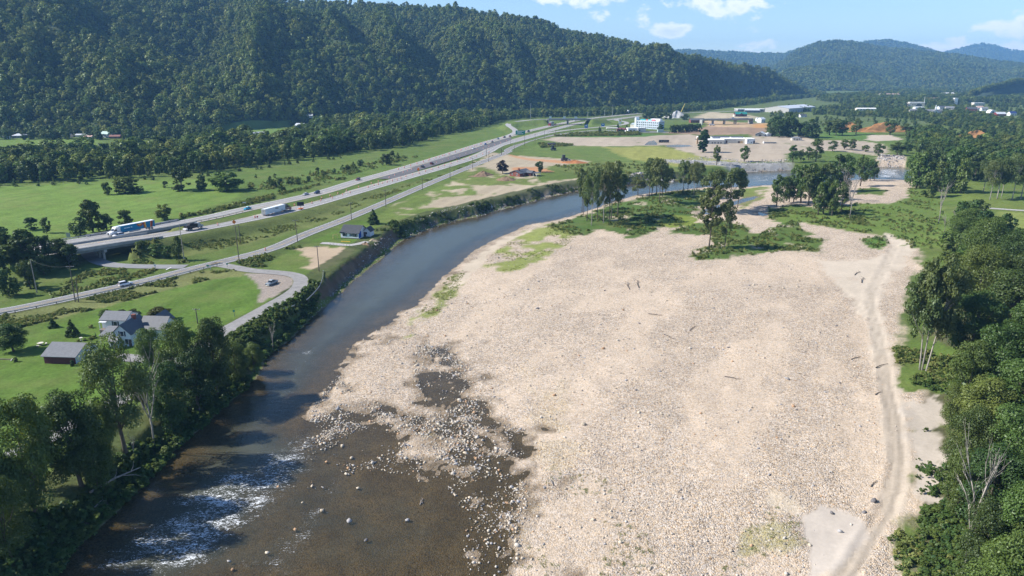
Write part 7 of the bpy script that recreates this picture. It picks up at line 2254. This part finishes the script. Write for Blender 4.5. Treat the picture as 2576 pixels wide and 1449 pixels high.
drive('sedan', 'grey', 2, 2390, 378, WEST, True, 'grey car following the blue one toward the interchange')
drive('suv', 'palegrey', 2, 2442, 348, WEST, True, 'pale grey car left of the cluster near the ramp')
drive('suv', 'black', 2, 2505, 335, WEST, True, 'black car in the cluster near the ramp')
drive('suv', 'maroon', 25, 1720, 108, WEST, True, 'dark red car ahead in the cluster near the ramp')
drive('suv', 'black', 18, 540, 470, WEST, True, 'black car just right of the green guide sign', 1.2)
drive('sedan', 'white', 18, 462, 470, WEST, True, 'white car just behind the green guide sign', 1.2)
drive('sedan', 'black', 18, 1020, 340, WEST, True, 'dark car behind the red truck near the overpass', 1.2)
drive('sedan', 'white', 18, 1370, 275, WEST, True, 'white car just beyond the overpass', 1.2)
drive('suv', 'white', 17, 1355, 245, RB, False, 'white van crossing the grey river bridge', 1.3)
p = at_px(6, 632, 592)
car('pickup', 'palegrey', p, R(-108), 'pale blue grey pickup parked on the gravel pull-in', 1.0, 'parked vehicles')
p = at_px(17, 820, 415)
car('suv', 'white', p, R(5), 'white camper van parked under the river bridge', 1.7, 'parked vehicles')
p = at_px(2, 590, 1268)
# the big rigs
TRW = mat('trailer_white', (.72, .74, .76), .5, var=.05)
TRB = mat('trailer_blue', (.006, .20, .36), .5, var=.06)
TRM = mat('trailer_metal', (.45, .46, .48), .4, .6, var=.15)
GRAPH = [mat('swirl_orange', (.70, .22, .03), .5), mat('swirl_red', (.28, .05, .03), .5), mat('swirl_yellow', (.78, .46, .08), .5), mat('letter_pale', (.55, .68, .74), .5)]
def big_rig(loc, rz, label, cabcol, boxm, blue):
    o = thing('big_rig', loc, rz, label, 'truck', 'trucks on the highway')
    p = paint(cabcol)
    # tractor, front towards +x; the trailer reaches back to x = -15.4
    MB().prism([(1.2, .95), (5.9, .8), (6.1, 1.2), (6.0, 1.75), (4.2, 2.25), (3.5, 3.2), (3.0, 3.85), (1.2, 4.0)], -1.18, 1.18).obj('cab', p, o)
    MB().prism([(4.12, 2.27), (4.22, 2.30), (3.55, 3.2), (3.46, 3.16)], -1.0, 1.0).obj('windscreen', CGL, o)
    for s in (-1, 1):
        MB().prism([(2.5, 2.2), (3.9, 2.15), (3.45, 3.0), (2.5, 3.0)], s * 1.19 - .012, s * 1.19 + .012).obj('side_window', CGL, o)
        MB().box((6.02, s * .85, 1.15), (.12, .35, .3)).obj('headlight', LAMP, o)
        MB().box((4.0, s * 1.42, 2.3), (.14, .2, .7)).obj('mirror', BLK, o)
        MB().tube([(1.4, s * .95, 1.2), (1.4, s * .95, 4.2)], .09, 8).obj('exhaust', CHR, o)
        MB().box((1.9, s * 1.05, .55), (1.6, .55, .6)).obj('fuel_tank', CHR, o)
    MB().box((6.08, 0, 1.0), (.1, 1.3, .8)).obj('grille', CHR if not blue else BLK, o)
    MB().box((6.05, 0, .45), (.25, 2.3, .4)).obj('bumper', CHR, o)
    MB().box((-.3, 0, .75), (4.6, .9, .3)).obj('chassis', BLK, o)
    bx = MB().box((-7.3, 0, 1.15), (16.2, 2.55, 2.9)).obj('trailer_box', boxm, o)
    MB().box((-7.3, 0, 4.055), (16.1, 2.45, .03)).obj('trailer_roof', TRW, bx)
    MB().box((-15.45, 0, 1.2), (.08, 2.5, 2.8)).obj('rear_doors', TRM, bx)
    for s in (-1, 1):
        MB().box((-15.5, s * .3, 1.3), (.06, .06, 2.6)).obj('lock_bar', CHR, bx)
        MB().box((-5.5, s * 1.22, .55), (5.5, .05, .6)).obj('side_skirt', TRM, bx)
        MB().box((-15.45, s * 1.0, .85), (.1, .3, .18)).obj('tail_light', TAIL, o)
    MB().box((.95, 0, 1.3), (.32, 1.9, 2.4)).obj('cooling_unit', WSID if blue else TRM, bx)
    for s in (-1, 1):
        yy = s * 1.29
        if blue:
            def arcq(cx, cz, r0, r1, a0, a1, m):
                q = MB()
                for i in range(10):
                    t0, t1 = a0 + (a1 - a0) * i / 10, a0 + (a1 - a0) * (i + 1) / 10
                    pts = [(r0, t0), (r1, t0), (r1, t1), (r0, t1)]
                    q.quad([(cx + r * math.cos(t) * 1.1, yy, max(1.2, min(4.0, cz + r * math.sin(t)))) for r, t in pts])
                q.obj('graphic', GRAPH[m], bx)
            arcq(-8.2, 3.7, 0, .55, 3.14, 6.28, 2)
            arcq(-8.2, 3.7, .55, .95, 3.14, 6.28, 0)
            arcq(-8.2, 3.7, .95, 1.4, 3.14, 6.28, 1)
            for i, m in enumerate((1, 0, 2)):
                x0 = -9.7 - i * .42
                MB().quad([(x0, yy, 4.0), (x0 - .42, yy, 4.0), (x0 - .62, yy, 1.25), (x0 - .2, yy, 1.25)]).obj('graphic', GRAPH[m], bx)
                x0 = -13.9 - i * .40
                MB().quad([(x0 + .5, yy, 4.0), (x0 + .1, yy, 4.0), (x0 + 1.0 - .4, yy, 1.25), (x0 + 1.0, yy, 1.25)][::1]).obj('graphic', GRAPH[(0, 1, 1)[i]], bx)
            for i, (x0, w_) in enumerate(((-1.2, 1.1), (-2.6, 1.4), (-4.1, .7))):
                MB().box((x0, yy, 2.62), (w_, .015, .36)).obj('lettering', GRAPH[3], bx)
            MB().box((-3.2, yy, 1.95), (5.0, .015, .28)).obj('lettering', mat('letter_deep', (.005, .10, .27), .5), bx)
        else:
            for x0, z0, w_, h_ in ((-6.1, 3.25, 2.8, .14), (-6.2, 3.0, 2.2, .14), (-5.9, 2.75, 2.6, .12), (-6.6, 3.45, .9, .1), (-2.0, 1.6, .6, .35)):
                MB().box((x0, yy, z0), (w_, .015, h_)).obj('lettering', MATS['shutter_navy'], bx)
    wheels(o, (5.0, 1.6, .3, -12.6, -13.9), 1.05, .52)
    return o
p, a = on_road(14, 560, 425, WEST)
WN = WEST.copy()
nrm = np.array((math.cos(a), math.sin(a)))
p, a = on_road(14, 250, 470, WEST)
big_rig((p[0] + math.cos(a) * 6, p[1] + math.sin(a) * 6, p[2]), a + math.pi, 'white big rig hauling a blue trailer with orange swirls', 'white', TRB, True)
p, a = on_road(15, 1250, 730, EAST)
big_rig((p[0] - math.cos(a) * 5.5, p[1] - math.sin(a) * 5.5, p[2]), a, 'grey green big rig with a plain white trailer by the message board', 'grey', TRW, False)
def box_truck(k, x, y, L, back, cabc, boxm, label, sc=1.0):
    p, a = on_road(k, x, y, L)
    o = thing('box_truck', p, a + (math.pi if back else 0), label, 'truck', 'trucks on the highway', sc)
    MB().prism([(2.0, .7), (4.4, .7), (4.5, 1.5), (3.9, 1.7), (3.5, 2.7), (2.0, 2.8)], -1.1, 1.1).obj('cab', paint(cabc), o)
    MB().prism([(3.95, 1.72), (4.02, 1.75), (3.6, 2.62), (3.52, 2.6)], -1, 1).obj('windscreen', CGL, o)
    MB().box((-2.4, 0, .95), (8.4, 2.5, 2.9)).obj('box', boxm, o)
    MB().box((-.8, 0, .6), (9, .9, .3)).obj('chassis', BLK, o)
    wheels(o, (3.4, -3.4, -4.6), 1.0, .52)
box_truck(18, 940, 362, WEST, True, 'red', TRM, 'red cab truck with grey box before the overpass', 1.5)
box_truck(16, 690, 105, WEST, True, 'white', TRW, 'white truck high on the far highway by the trees', 1.6)
# the dump truck
p, a = on_road(1, 1830, 1200, EAST)
o = thing('dump_truck', p, a, 'dark dump truck with a white tailboard on the near carriageway', 'truck', 'trucks on the highway')
MB().prism([(1.6, .9), (4.6, .8), (4.7, 1.7), (3.4, 1.95), (2.9, 2.8), (1.6, 2.85)], -1.15, 1.15).obj('cab', paint('palegrey'), o)
MB().prism([(3.42, 1.97), (3.5, 2.0), (3.0, 2.75), (2.92, 2.72)], -1, 1).obj('windscreen', CGL, o)
bd = MB().prism([(-4.3, 1.2), (1.2, 1.2), (1.4, 2.9), (-4.6, 2.6)], -1.25, 1.25).obj('tipper_body', BLK, o)
MB().box((-1.4, 0, 2.5), (3.6, 2.2, .8), top=(.5, .6)).obj('load', mat('asphalt_load', (.04, .04, .045), .95, var=.3), bd)
MB().box((-4.75, 0, .8), (.9, 2.3, .6)).obj('tailboard', SIGNW, o)
MB().box((0, 0, .75), (8.6, .9, .3)).obj('chassis', BLK, o)
for s in (-1, 1):
    MB().box((4.62, s * .8, 1.05), (.1, .3, .25)).obj('headlight', LAMP, o)
wheels(o, (3.4, -2.2, -3.4), 1.05, .52)
# a loader and an excavator on the fields
def tractor(k, x, y, col, label, arm=True, sc=1.0, rz=.4):
    o = thing('loader', at_px(k, x, y), rz, label, 'loader', None, sc)
    m = mat('plant_' + col, {'dark': (.05, .06, .08), 'yellow': (.6, .42, .08), 'orange': (.5, .2, .06)}[col], .6)
    MB().box((0, 0, .8), (3.4, 1.6, 1.0)).obj('body', m, o)
    c = MB().box((-.4, 0, 1.8), (1.5, 1.5, 1.5), top=(.85, .85)).obj('cab', CGL, o)
    MB().box((-.4, 0, 3.28), (1.6, 1.6, .14)).obj('cab_roof', m, c)
    if arm:
        for s in (-1, 1):
            MB().tube([(.6, s * .7, 1.6), (2.2, s * .7, 1.3), (3.0, s * .7, .6)], .13, 5).obj('lift_arm', m, o)
        MB().prism([(2.8, .15), (3.9, .1), (3.7, .5), (3.0, 1.1)], -1.1, 1.1).obj('bucket', TRM, o)
    wheels(o, (-1.1, 1.2), .95, .52)
tractor(3, 815, 555, 'dark', 'dark wheel loader at the end of the orange dirt pile', True, 1.6)
tractor(3, 712, 455, 'dark', 'small dark machine on the pale patch beyond the frontage road', False, 1.5)
tractor(16, 2150, 570, 'yellow', 'small machine working in front of the tall dark hedge', True, 1.2)

# ------------------------------------------------------------------ stones
def rock_mesh(seed, m, rough=.22, flat=.62):
    rg = np.random.default_rng(seed)
    t = (1 + 5 ** .5) / 2
    V = np.array([(-1, t, 0), (1, t, 0), (-1, -t, 0), (1, -t, 0), (0, -1, t), (0, 1, t), (0, -1, -t), (0, 1, -t), (t, 0, -1), (t, 0, 1), (-t, 0, -1), (-t, 0, 1)]) / 1.9
    Fc = [(0, 11, 5), (0, 5, 1), (0, 1, 7), (0, 7, 10), (0, 10, 11), (1, 5, 9), (5, 11, 4), (11, 10, 2), (10, 7, 6), (7, 1, 8), (3, 9, 4), (3, 4, 2), (3, 2, 6), (3, 6, 8), (3, 8, 9), (4, 9, 5), (2, 4, 11), (6, 2, 10), (8, 6, 7), (9, 8, 1)]
    V = V * (1 + rough * rg.normal(size=(12, 1))) * np.array((1, rg.uniform(.65, .95), flat))
    return np_mesh('rock', V, Fc, m)
STN = [mat('stone_buff', (.46, .39, .30), .85, var=.25, scale=3, objvar=.25), mat('stone_grey', (.33, .315, .31), .85, var=.25, scale=3, objvar=.25), mat('stone_rust', (.40, .255, .15), .85, var=.25, scale=3, objvar=.2), mat('stone_pale', (.50, .45, .385), .85, var=.2, scale=3, objvar=.15), mat('stone_dark', (.15, .14, .14), .8, var=.25, scale=3, objvar=.2)]
ROCKS = [rock_mesh(i, STN[(0, 0, 3, 1, 0, 3, 2, 4)[i % 8]]) for i in range(14)]
rs_ = np.random.default_rng(8)
def on_bar(P, n):
    q = in_poly(P, n, rs_)
    z, dR, dB = heights(q[:, 0], q[:, 1])
    return q, z, dR, dB
NEARBAR = poly([(640, 1500), (780, 1040), (900, 860), (1060, 740), (1200, 640), (1500, 620), (2250, 640), (2250, 900), (2290, 1500)], .5)
q, z, dR, dB = on_bar(NEARBAR, 90000)
prob = np.clip(1.25 - np.hypot(q[:, 0] - 10, q[:, 1] - 100) / 230, .10, 1) * (1.15 - .95 * sand_field(q[:, 0], q[:, 1]))
dens = .55 + .75 * fbm(q[:, 0], q[:, 1], 9, 3, 41)
keep = (rs_.random(len(q)) < prob * np.clip(dens, .05, 1)) & (z > -.03)
for nm, P, *_ in BARZ:
    if nm in ('sand', 'track', 'veg_bar'):
        keep &= (sdf_near(P, q[:, 0], q[:, 1], 30) > .5) | (rs_.random(len(q)) < (.04 if nm != 'veg_bar' else .12))
q, z = q[keep], z[keep]
sz = .088 * np.exp(rs_.normal(0, .58, len(q)))
scatter('gravel_stones', np.column_stack([q, z + sz * .15]), sz, ROCKS, 'pale river cobbles covering the gravel bar', 'cobbles', tilt=.5)
# cobbles that stand out of the shallows
SHO = poly([(640, 1340), (760, 1120), (790, 1020), (880, 900), (1000, 850), (1150, 860), (1320, 1080), (1330, 1250), (1290, 1480), (1180, 1480), (1150, 1250), (1050, 1200), (900, 1180), (800, 1250), (700, 1400)], 0)
q, z, dR, dB = on_bar(SHO, 60000)
n_ = fbm(q[:, 0], q[:, 1], 6, 3, 44)
keep = (z < .10) & (z > -.42) & (rs_.random(len(q)) < np.clip(.55 + z * 1.5, .01, .6) * np.clip(.35 + 1.7 * n_, .02, 1) * np.clip((q[:, 1] - 92) / 45, .12, 1))
q, z = q[keep], z[keep]
sz = .17 * np.exp(rs_.normal(0, .42, len(q)))
zz = np.maximum(z, -.10) + sz * .12
top = np.argsort(-sz / np.hypot(q[:, 0], q[:, 1]))[:240]                # the largest ones stand as objects of their own
for j in top:
    o = link('cobble', ROCKS[int(j) % len(ROCKS)])
    o.location = (q[j, 0], q[j, 1], zz[j])
    o.rotation_euler = (.3 * math.sin(j), .3 * math.cos(j), float(j))
    o.scale = (sz[j],) * 3
    tag(o, 'large cobble among many standing out of the near shallows', 'cobble', 'large cobbles in the near shallows')
rest_ = np.delete(np.arange(len(q)), top)
scatter('shallow_stones', np.column_stack([q, zz])[rest_], sz[rest_], ROCKS, 'smaller buff cobbles breaking the surface of the shallows', 'cobbles', tilt=.5)
# rock on the banks
bl_, bs_ = [], []
for P, n, s0 in ((poly(C(6, (880, 1010), (950, 930), (1100, 800), (1250, 680), (1330, 590), (1500, 460), (1700, 300), (1820, 190), (1760, 150), (1450, 400), (1150, 720), (930, 880)), 1.0), 420, .22), (poly(C(2, (1480, 1320), (1900, 1150), (2100, 1100), (2576, 985), (2576, 960), (2050, 1050), (1850, 1100), (1560, 1230)), 1.0), 600, .26),
                 (poly(C(3, (0, 1072), (180, 1015), (400, 960), (950, 835), (950, 805), (400, 930), (150, 985), (0, 1040)), 1.0), 420, .26), (poly(C(4, (-1000, 800), (-700, 770), (0, 805), (385, 795), (385, 728), (0, 738), (-400, 700), (-900, 740)), 2.0), 1300, .36),
                 (poly(C(4, (1190, 690), (1440, 700), (1440, 775), (1190, 765)), 1.0), 500, .5), (poly(C(3, (1380, 760), (1500, 720), (1850, 730), (1850, 690), (1480, 700)), 2), 400, .5)):
    q = in_poly(P, n, rs_)
    z = ground_z(q[:, 0], q[:, 1])
    bl_.append(np.column_stack([q, z]))
    bs_.append(s0 * np.exp(rs_.normal(0, .45, len(q))))
bl_, bs_ = np.concatenate(bl_), np.concatenate(bs_)
RIPR = [rock_mesh(40 + i, STN[(1, 1, 4, 0, 4)[i % 5]], .28, .75) for i in range(8)]
scatter('bank_rocks', bl_, bs_, RIPR, 'grey rubble and rock along the river banks', 'rubble', tilt=.8)
# boulders that can be picked out
BOU = [((1024, 1308 - 2), .55, 'grey'), ((810, 1282), .62, 'buff'), ((878, 1310), .62, 'grey'), ((920, 1357), .5, 'dark'), ((672, 1388), .5, 'buff'), ((577, 1409), .42, 'grey'), ((742, 1330), .4, 'rust'), ((876, 1176), .55, 'rust'), ((884, 1150), .5, 'buff'), ((1140, 1190), .6, 'pale'), ((1005, 1115), .45, 'buff'), ((930, 1060), .5, 'rust'), ((860, 1120), .5, 'buff'),
       ((820, 1160), .42, 'rust'), ((760, 1262), .38, 'buff'), ((700, 1222), .42, 'rust'), ((585, 1430), .42, 'rust'), ((1062, 1262), .34, 'dark'), ((900, 1225), .4, 'buff'), ((962, 1180), .38, 'buff'), ((1352, 782), .7, 'dark'), ((1192, 1414), .35, 'pale'), ((2002, 1040), .35, 'dark'), ((2195, 1268), .8, 'dark'), ((2090, 1300), .5, 'dark'), ((2110, 1345), .55, 'grey'), ((1520, 740), .45, 'dark'), ((1600, 985), .4, 'dark')]
cm_ = {'grey': STN[1], 'buff': STN[0], 'rust': STN[2], 'pale': STN[3], 'dark': STN[4]}
BOU.sort(key=lambda b: b[0][0])
seen = {}
for i, ((u, v), s, c) in enumerate(BOU):
    seen[c] = seen.get(c, 0) + 1
    x, y = G(u, v, .15)
    o = link('boulder', rock_mesh(70 + i, cm_[c], .2, .7))
    o.location = (x, y, max(gz(x, y), -.15) + s * .22)
    o.rotation_euler = (.1, .15, i * 1.3)
    o.scale = (s, s, s)
    tag(o, '%s boulder in the shallows or on the gravel, %s of that colour from the left' % (c, nth(seen[c])), 'boulder', 'boulders by the water')
# ------------------------------------------------------------------ driftwood
DRIFT = mat('driftwood', (.30, .26, .22), .9, var=.3, scale=2)
DRIFTD = mat('driftwood_dark', (.085, .07, .06), .9, var=.3, scale=2)
def log(k, a, b, r, label, m=DRIFT, fork=True, z0=.6, lift=.1):
    pa, pb = base_of(*C(k, a), z0), base_of(*C(k, b), z0)
    o = thing('drift_log', (pa[0], pa[1], pa[2] + lift), 0, label, 'log', 'driftwood on the banks')
    d = Vector(pb) - Vector(pa)
    d.z = max(min(d.z, 1.2), -1.2)
    mid = d * .5 + Vector((-d.y, d.x, 0)) * .05
    MB().tube([(0, 0, r * .5), mid + Vector((0, 0, r)), d + Vector((0, 0, r))], [r, r * .75, r * .35], 7).obj('stem', m, o)
    if fork:
        for q, s in ((.45, 1), (.65, -1), (.8, 1)):
            p0 = d * q + Vector((0, 0, r))
            MB().tube([p0, p0 + d * .14 + Vector((-d.y, d.x, .25 * d.length)) * .10 * s, p0 + d * .22 + Vector((-d.y, d.x, .5 * d.length)) * .17 * s], [r * .4, r * .25, r * .08], 5).obj('branch', m, o)
    return o
log(24, (1270, 450), (1960, 100), .26, 'long bleached trunk fallen along the shaded left bank', lift=.6)
log(24, (1280, 580), (1460, 410), .15, 'short bleached trunk beside the long fallen one', lift=.5)
log(24, (800, 1240), (1080, 1010), .14, 'brushy grey trunk at the lower left water edge', lift=.3)
log(9, (830, 65), (912, 40), .14, 'dark log lying across the dirt track', DRIFTD, False)
log(9, (828, 245), (865, 228), .12, 'short dark log at the track edge further down', DRIFTD, False)
log(8, (1615, 810), (1635, 852), .12, 'short grey log on the lower gravel', DRIFT, False)
log(8, (1045, 585), (1050, 620), .14, 'short log on the gravel spit in the shallows', DRIFTD, False)
log(8, (750, 980), (772, 935), .10, 'thin bent branch sticking out of the shallow pool', DRIFT, True)
log(8, (965, 740), (972, 790), .14, 'bleached stump standing at the end of the spit', DRIFT, True)
log(11, (780, 1130), (770, 1065), .16, 'snag with raised root on the gravel, right of two', DRIFTD, True)
log(11, (700, 1140), (685, 1080), .13, 'snag with raised root on the gravel, left of two', DRIFTD, True)
log(10, (360, 665), (380, 620), .16, 'dark stump on the sand near the track fork', DRIFTD, True)
log(10, (300, 600), (350, 570), .14, 'dark brush log on the sand near the track fork', DRIFTD, True)

CROPS[0] = (0, 0, .85833)
for a, b, lab in (((1822, 948), (1862, 956), 'dark twisted branch in the middle of the gravel'), ((1735, 832), (1752, 820), 'small dark branch on the upper gravel, right of two'), ((1670, 842), (1695, 855), 'small dark branch on the upper gravel, left of two'), ((1630, 790), (1665, 795), 'flat brown branch on the upper gravel'), ((2140, 905), (2165, 898), 'grey brushy branch by the track edge, left of the sycamores'), ((2190, 1225), (2205, 1210), 'black stump where the gravel meets the track')):
    log(0, a, b, .10, lab, DRIFTD, True)
# ------------------------------------------------------------------ undergrowth: weeds, bank shrubs, thin grass
def tuft_mesh(seed, m, n=26, h=1.0, w=.16):
    rg = np.random.default_rng(seed)
    a = rg.uniform(0, 6.283, n)
    r = rg.uniform(0, .45, n)
    base = np.stack([r * np.cos(a), r * np.sin(a), np.zeros(n)], 1)
    lean = rg.normal(0, .35, (n, 2))
    hh = h * rg.uniform(.5, 1.1, n)
    tip = base + np.stack([lean[:, 0] * hh, lean[:, 1] * hh, hh], 1)
    t = np.stack([-np.sin(a), np.cos(a), np.zeros(n)], 1) * w
    V = np.stack([base - t, base + t, tip], 1).reshape(-1, 3)
    return np_mesh('tuft', V, np.arange(3 * n).reshape(n, 3), m)
def weed_mesh(seed, m, nl=90, leaf=.30):
    return make_tree(seed, 'round', .95, .85, -.3, 9, nl, leaf, m, limbs=0, up=1.3)[0]
WEED = [weed_mesh(300 + i, (LEAFW, LEAFW, LEAF, LEAFL)[i % 4]) for i in range(6)]
WEEDD = [weed_mesh(330 + i, (LEAF, LEAF, LEAFD)[i % 3], 140, .26) for i in range(5)]
ru = np.random.default_rng(31)
def undergrowth(name, zones, protos, label, cat='undergrowth'):
    pp, ssc = [], []
    for P, n, s0, s1, mode in zones:
        q = in_poly(P, n, ru)
        k = fbm(q[:, 0], q[:, 1], 9, 3, 51)
        if mode == 'patch':
            q = q[k > -.02]
        z = ground_z(q[:, 0], q[:, 1])
        m = z > .12
        for nm, L, w in ROADS:
            if nm in ('FRONT', 'LOOP', 'EAST', 'WEST', 'SIDE', 'DRIVE'):
                m &= dline(L, q[:, 0], q[:, 1])[0] > w / 2 + .8
        q, z = q[m], z[m]
        pp.append(np.column_stack([q, z]))
        ssc.append(ru.uniform(s0, s1, len(q)))
    return scatter(name, np.concatenate(pp), np.concatenate(ssc), protos, label, cat, tilt=.12)
undergrowth('bank_shrubs', [
    (poly([(-60, 1480), (130, 1440), (240, 1320), (400, 1165), (500, 1068), (640, 944), (600, 930), (480, 1030), (330, 1150), (180, 1290), (20, 1350), (-60, 1400)], 2.5), 760, 1.0, 2.4, 'all'),
    (poly(C(6, (530, 1290), (640, 1200), (880, 1005), (1010, 890), (1080, 640), (1010, 620), (880, 690), (640, 830), (350, 1000), (200, 1100), (330, 1270)), 3), 520, .9, 2.2, 'all'),
    (poly(C(3, (-1000, 1240), (-830, 1180), (-400, 1060), (0, 960), (350, 890), (600, 800), (940, 775), (960, 815), (600, 870), (330, 920), (0, 1020), (-500, 1120), (-800, 1220)), 4), 900, .8, 1.6, 'patch'),
    (poly(C(2, (1400, 1170), (1480, 1150), (1560, 1200), (1500, 1220), (1420, 1210)), 4), 40, 1.4, 2.4, 'all'),
    (poly([(2300, 950), (2400, 960), (2420, 1200), (2400, 1449), (2330, 1449), (2340, 1250), (2330, 1100)], 2), 160, 1.0, 2.0, 'patch'),
    (poly([(2320, 1250), (2420, 1250), (2500, 1500), (2320, 1500)], 3), 240, .9, 2.0, 'all'), (poly([(2290, 960), (2350, 950), (2360, 1260), (2310, 1260)], 2), 70, .5, 1.2, 'patch')], WEEDD, 'dark leafy shrubs crowding the river banks', 'shrubs')
undergrowth('roadside_weeds', [
    (poly(C(5, (-300, 800), (0, 735), (700, 600), (1300, 455), (1900, 310), (2320, 305), (2340, 345), (2000, 375), (1500, 500), (1000, 640), (600, 740), (200, 840), (-300, 960)), 5), 3600, .45, 1.0, 'patch'),
    (poly(C(6, (280, 385), (560, 272), (740, 195), (950, 200), (960, 225), (830, 265), (640, 340), (560, 430), (400, 440)), 5), 500, .6, 1.3, 'patch'),
    (poly(C(5, (850, 290), (1500, 290), (1400, 350), (900, 480), (500, 570), (420, 480), (700, 380)), 5), 700, .5, 1.2, 'patch'),
    (poly(C(5, (1250, 215), (1300, 50), (1500, 60), (1800, 110), (1900, 190), (1600, 230)), 6), 420, .6, 1.4, 'patch'),
    (poly(C(2, (-700, 1420), (0, 1260), (500, 1140), (1300, 870), (1900, 690), (2500, 470), (2480, 500), (1850, 730), (1300, 920), (700, 1150), (100, 1320), (-600, 1480)), 5), 2600, .4, .9, 'patch'),
    (poly(C(1, (1680, 1060), (2000, 1000), (2576, 860), (2576, 900), (2100, 1020), (1700, 1080)), 6), 260, 1.0, 2.2, 'all'), (poly(C(2, (0, 925), (250, 880), (500, 820), (1000, 690), (1000, 720), (500, 850), (0, 960)), 6), 300, 1.0, 2.0, 'patch'),
    (poly(C(2, (60, 790), (900, 640), (1700, 480), (1700, 520), (900, 720), (100, 860)), 5), 700, 1.0, 2.4, 'patch'),
    (poly(C(3, (560, 385), (880, 395), (900, 410), (600, 430)), 5), 260, 1.2, 2.6, 'all'), (poly(C(18, (970, 555), (1500, 490), (2500, 480), (2576, 530), (1500, 550)), 5), 700, 1.4, 3.2, 'all'),
    (poly(C(3, (700, 600), (1480, 560), (1850, 640), (1400, 740), (960, 700)), 5), 700, .8, 2.0, 'patch')], WEED, 'tall light green weeds along the roads and ditches', 'weeds')
undergrowth('bar_plants', [(P, int(n), .5, 1.3, 'patch') for P, n in [(BARZ[0][1], 2600), (BARZ[1][1], 1800), (BARZ[2][1], 200), (BARZ[4][1], 900), (BARZ[5][1], 1500), (BARZ[6][1], 80), (BARZ[7][1], 60), (BARZ[8][1], 700), (BARZ[9][1], 130), (BARZ[10][1], 50), (BARZ[11][1], 180)]], WEED + WEEDD[:1], 'low green willow and weed patches on the river bar', 'plants')
TUFT = [tuft_mesh(400 + i, (LEAFW, LEAFW, LEAFL)[i % 3], 16, .30, .045) for i in range(4)]
undergrowth('grass_tufts', [(BARZ[i][1], n, .6, 1.5, 'patch') for i, n in ((12, 1500), (13, 900), (14, 120), (15, 420), (16, 110))], TUFT, 'thin yellow green grass tufts growing through the gravel', 'grass')

# ------------------------------------------------------------------ the air between
hz = MB().box((0, 4600, -6), (27000, 10400, 500)).obj('haze', [])
tag(hz, 'thin blue summer haze filling the valley', 'haze', kind='stuff')
hm = bpy.data.materials.new('haze')
hm.use_nodes = True
ht = hm.node_tree
ht.nodes.remove(ht.nodes['Principled BSDF'])
pv = N(ht, 'ShaderNodeVolumePrincipled')
pv.inputs['Color'].default_value = (.26, .56, 1.0, 1)
pv.inputs['Density'].default_value = 9e-5
pv.inputs['Density Attribute'].default_value = ''
pv.inputs['Color Attribute'].default_value = ''
pv.inputs['Temperature Attribute'].default_value = ''
hm.cycles.homogeneous_volume = True
ht.links.new(pv.outputs[0], ht.nodes['Material Output'].inputs['Volume'])
hz.data.materials.clear()
hz.data.materials.append(hm)
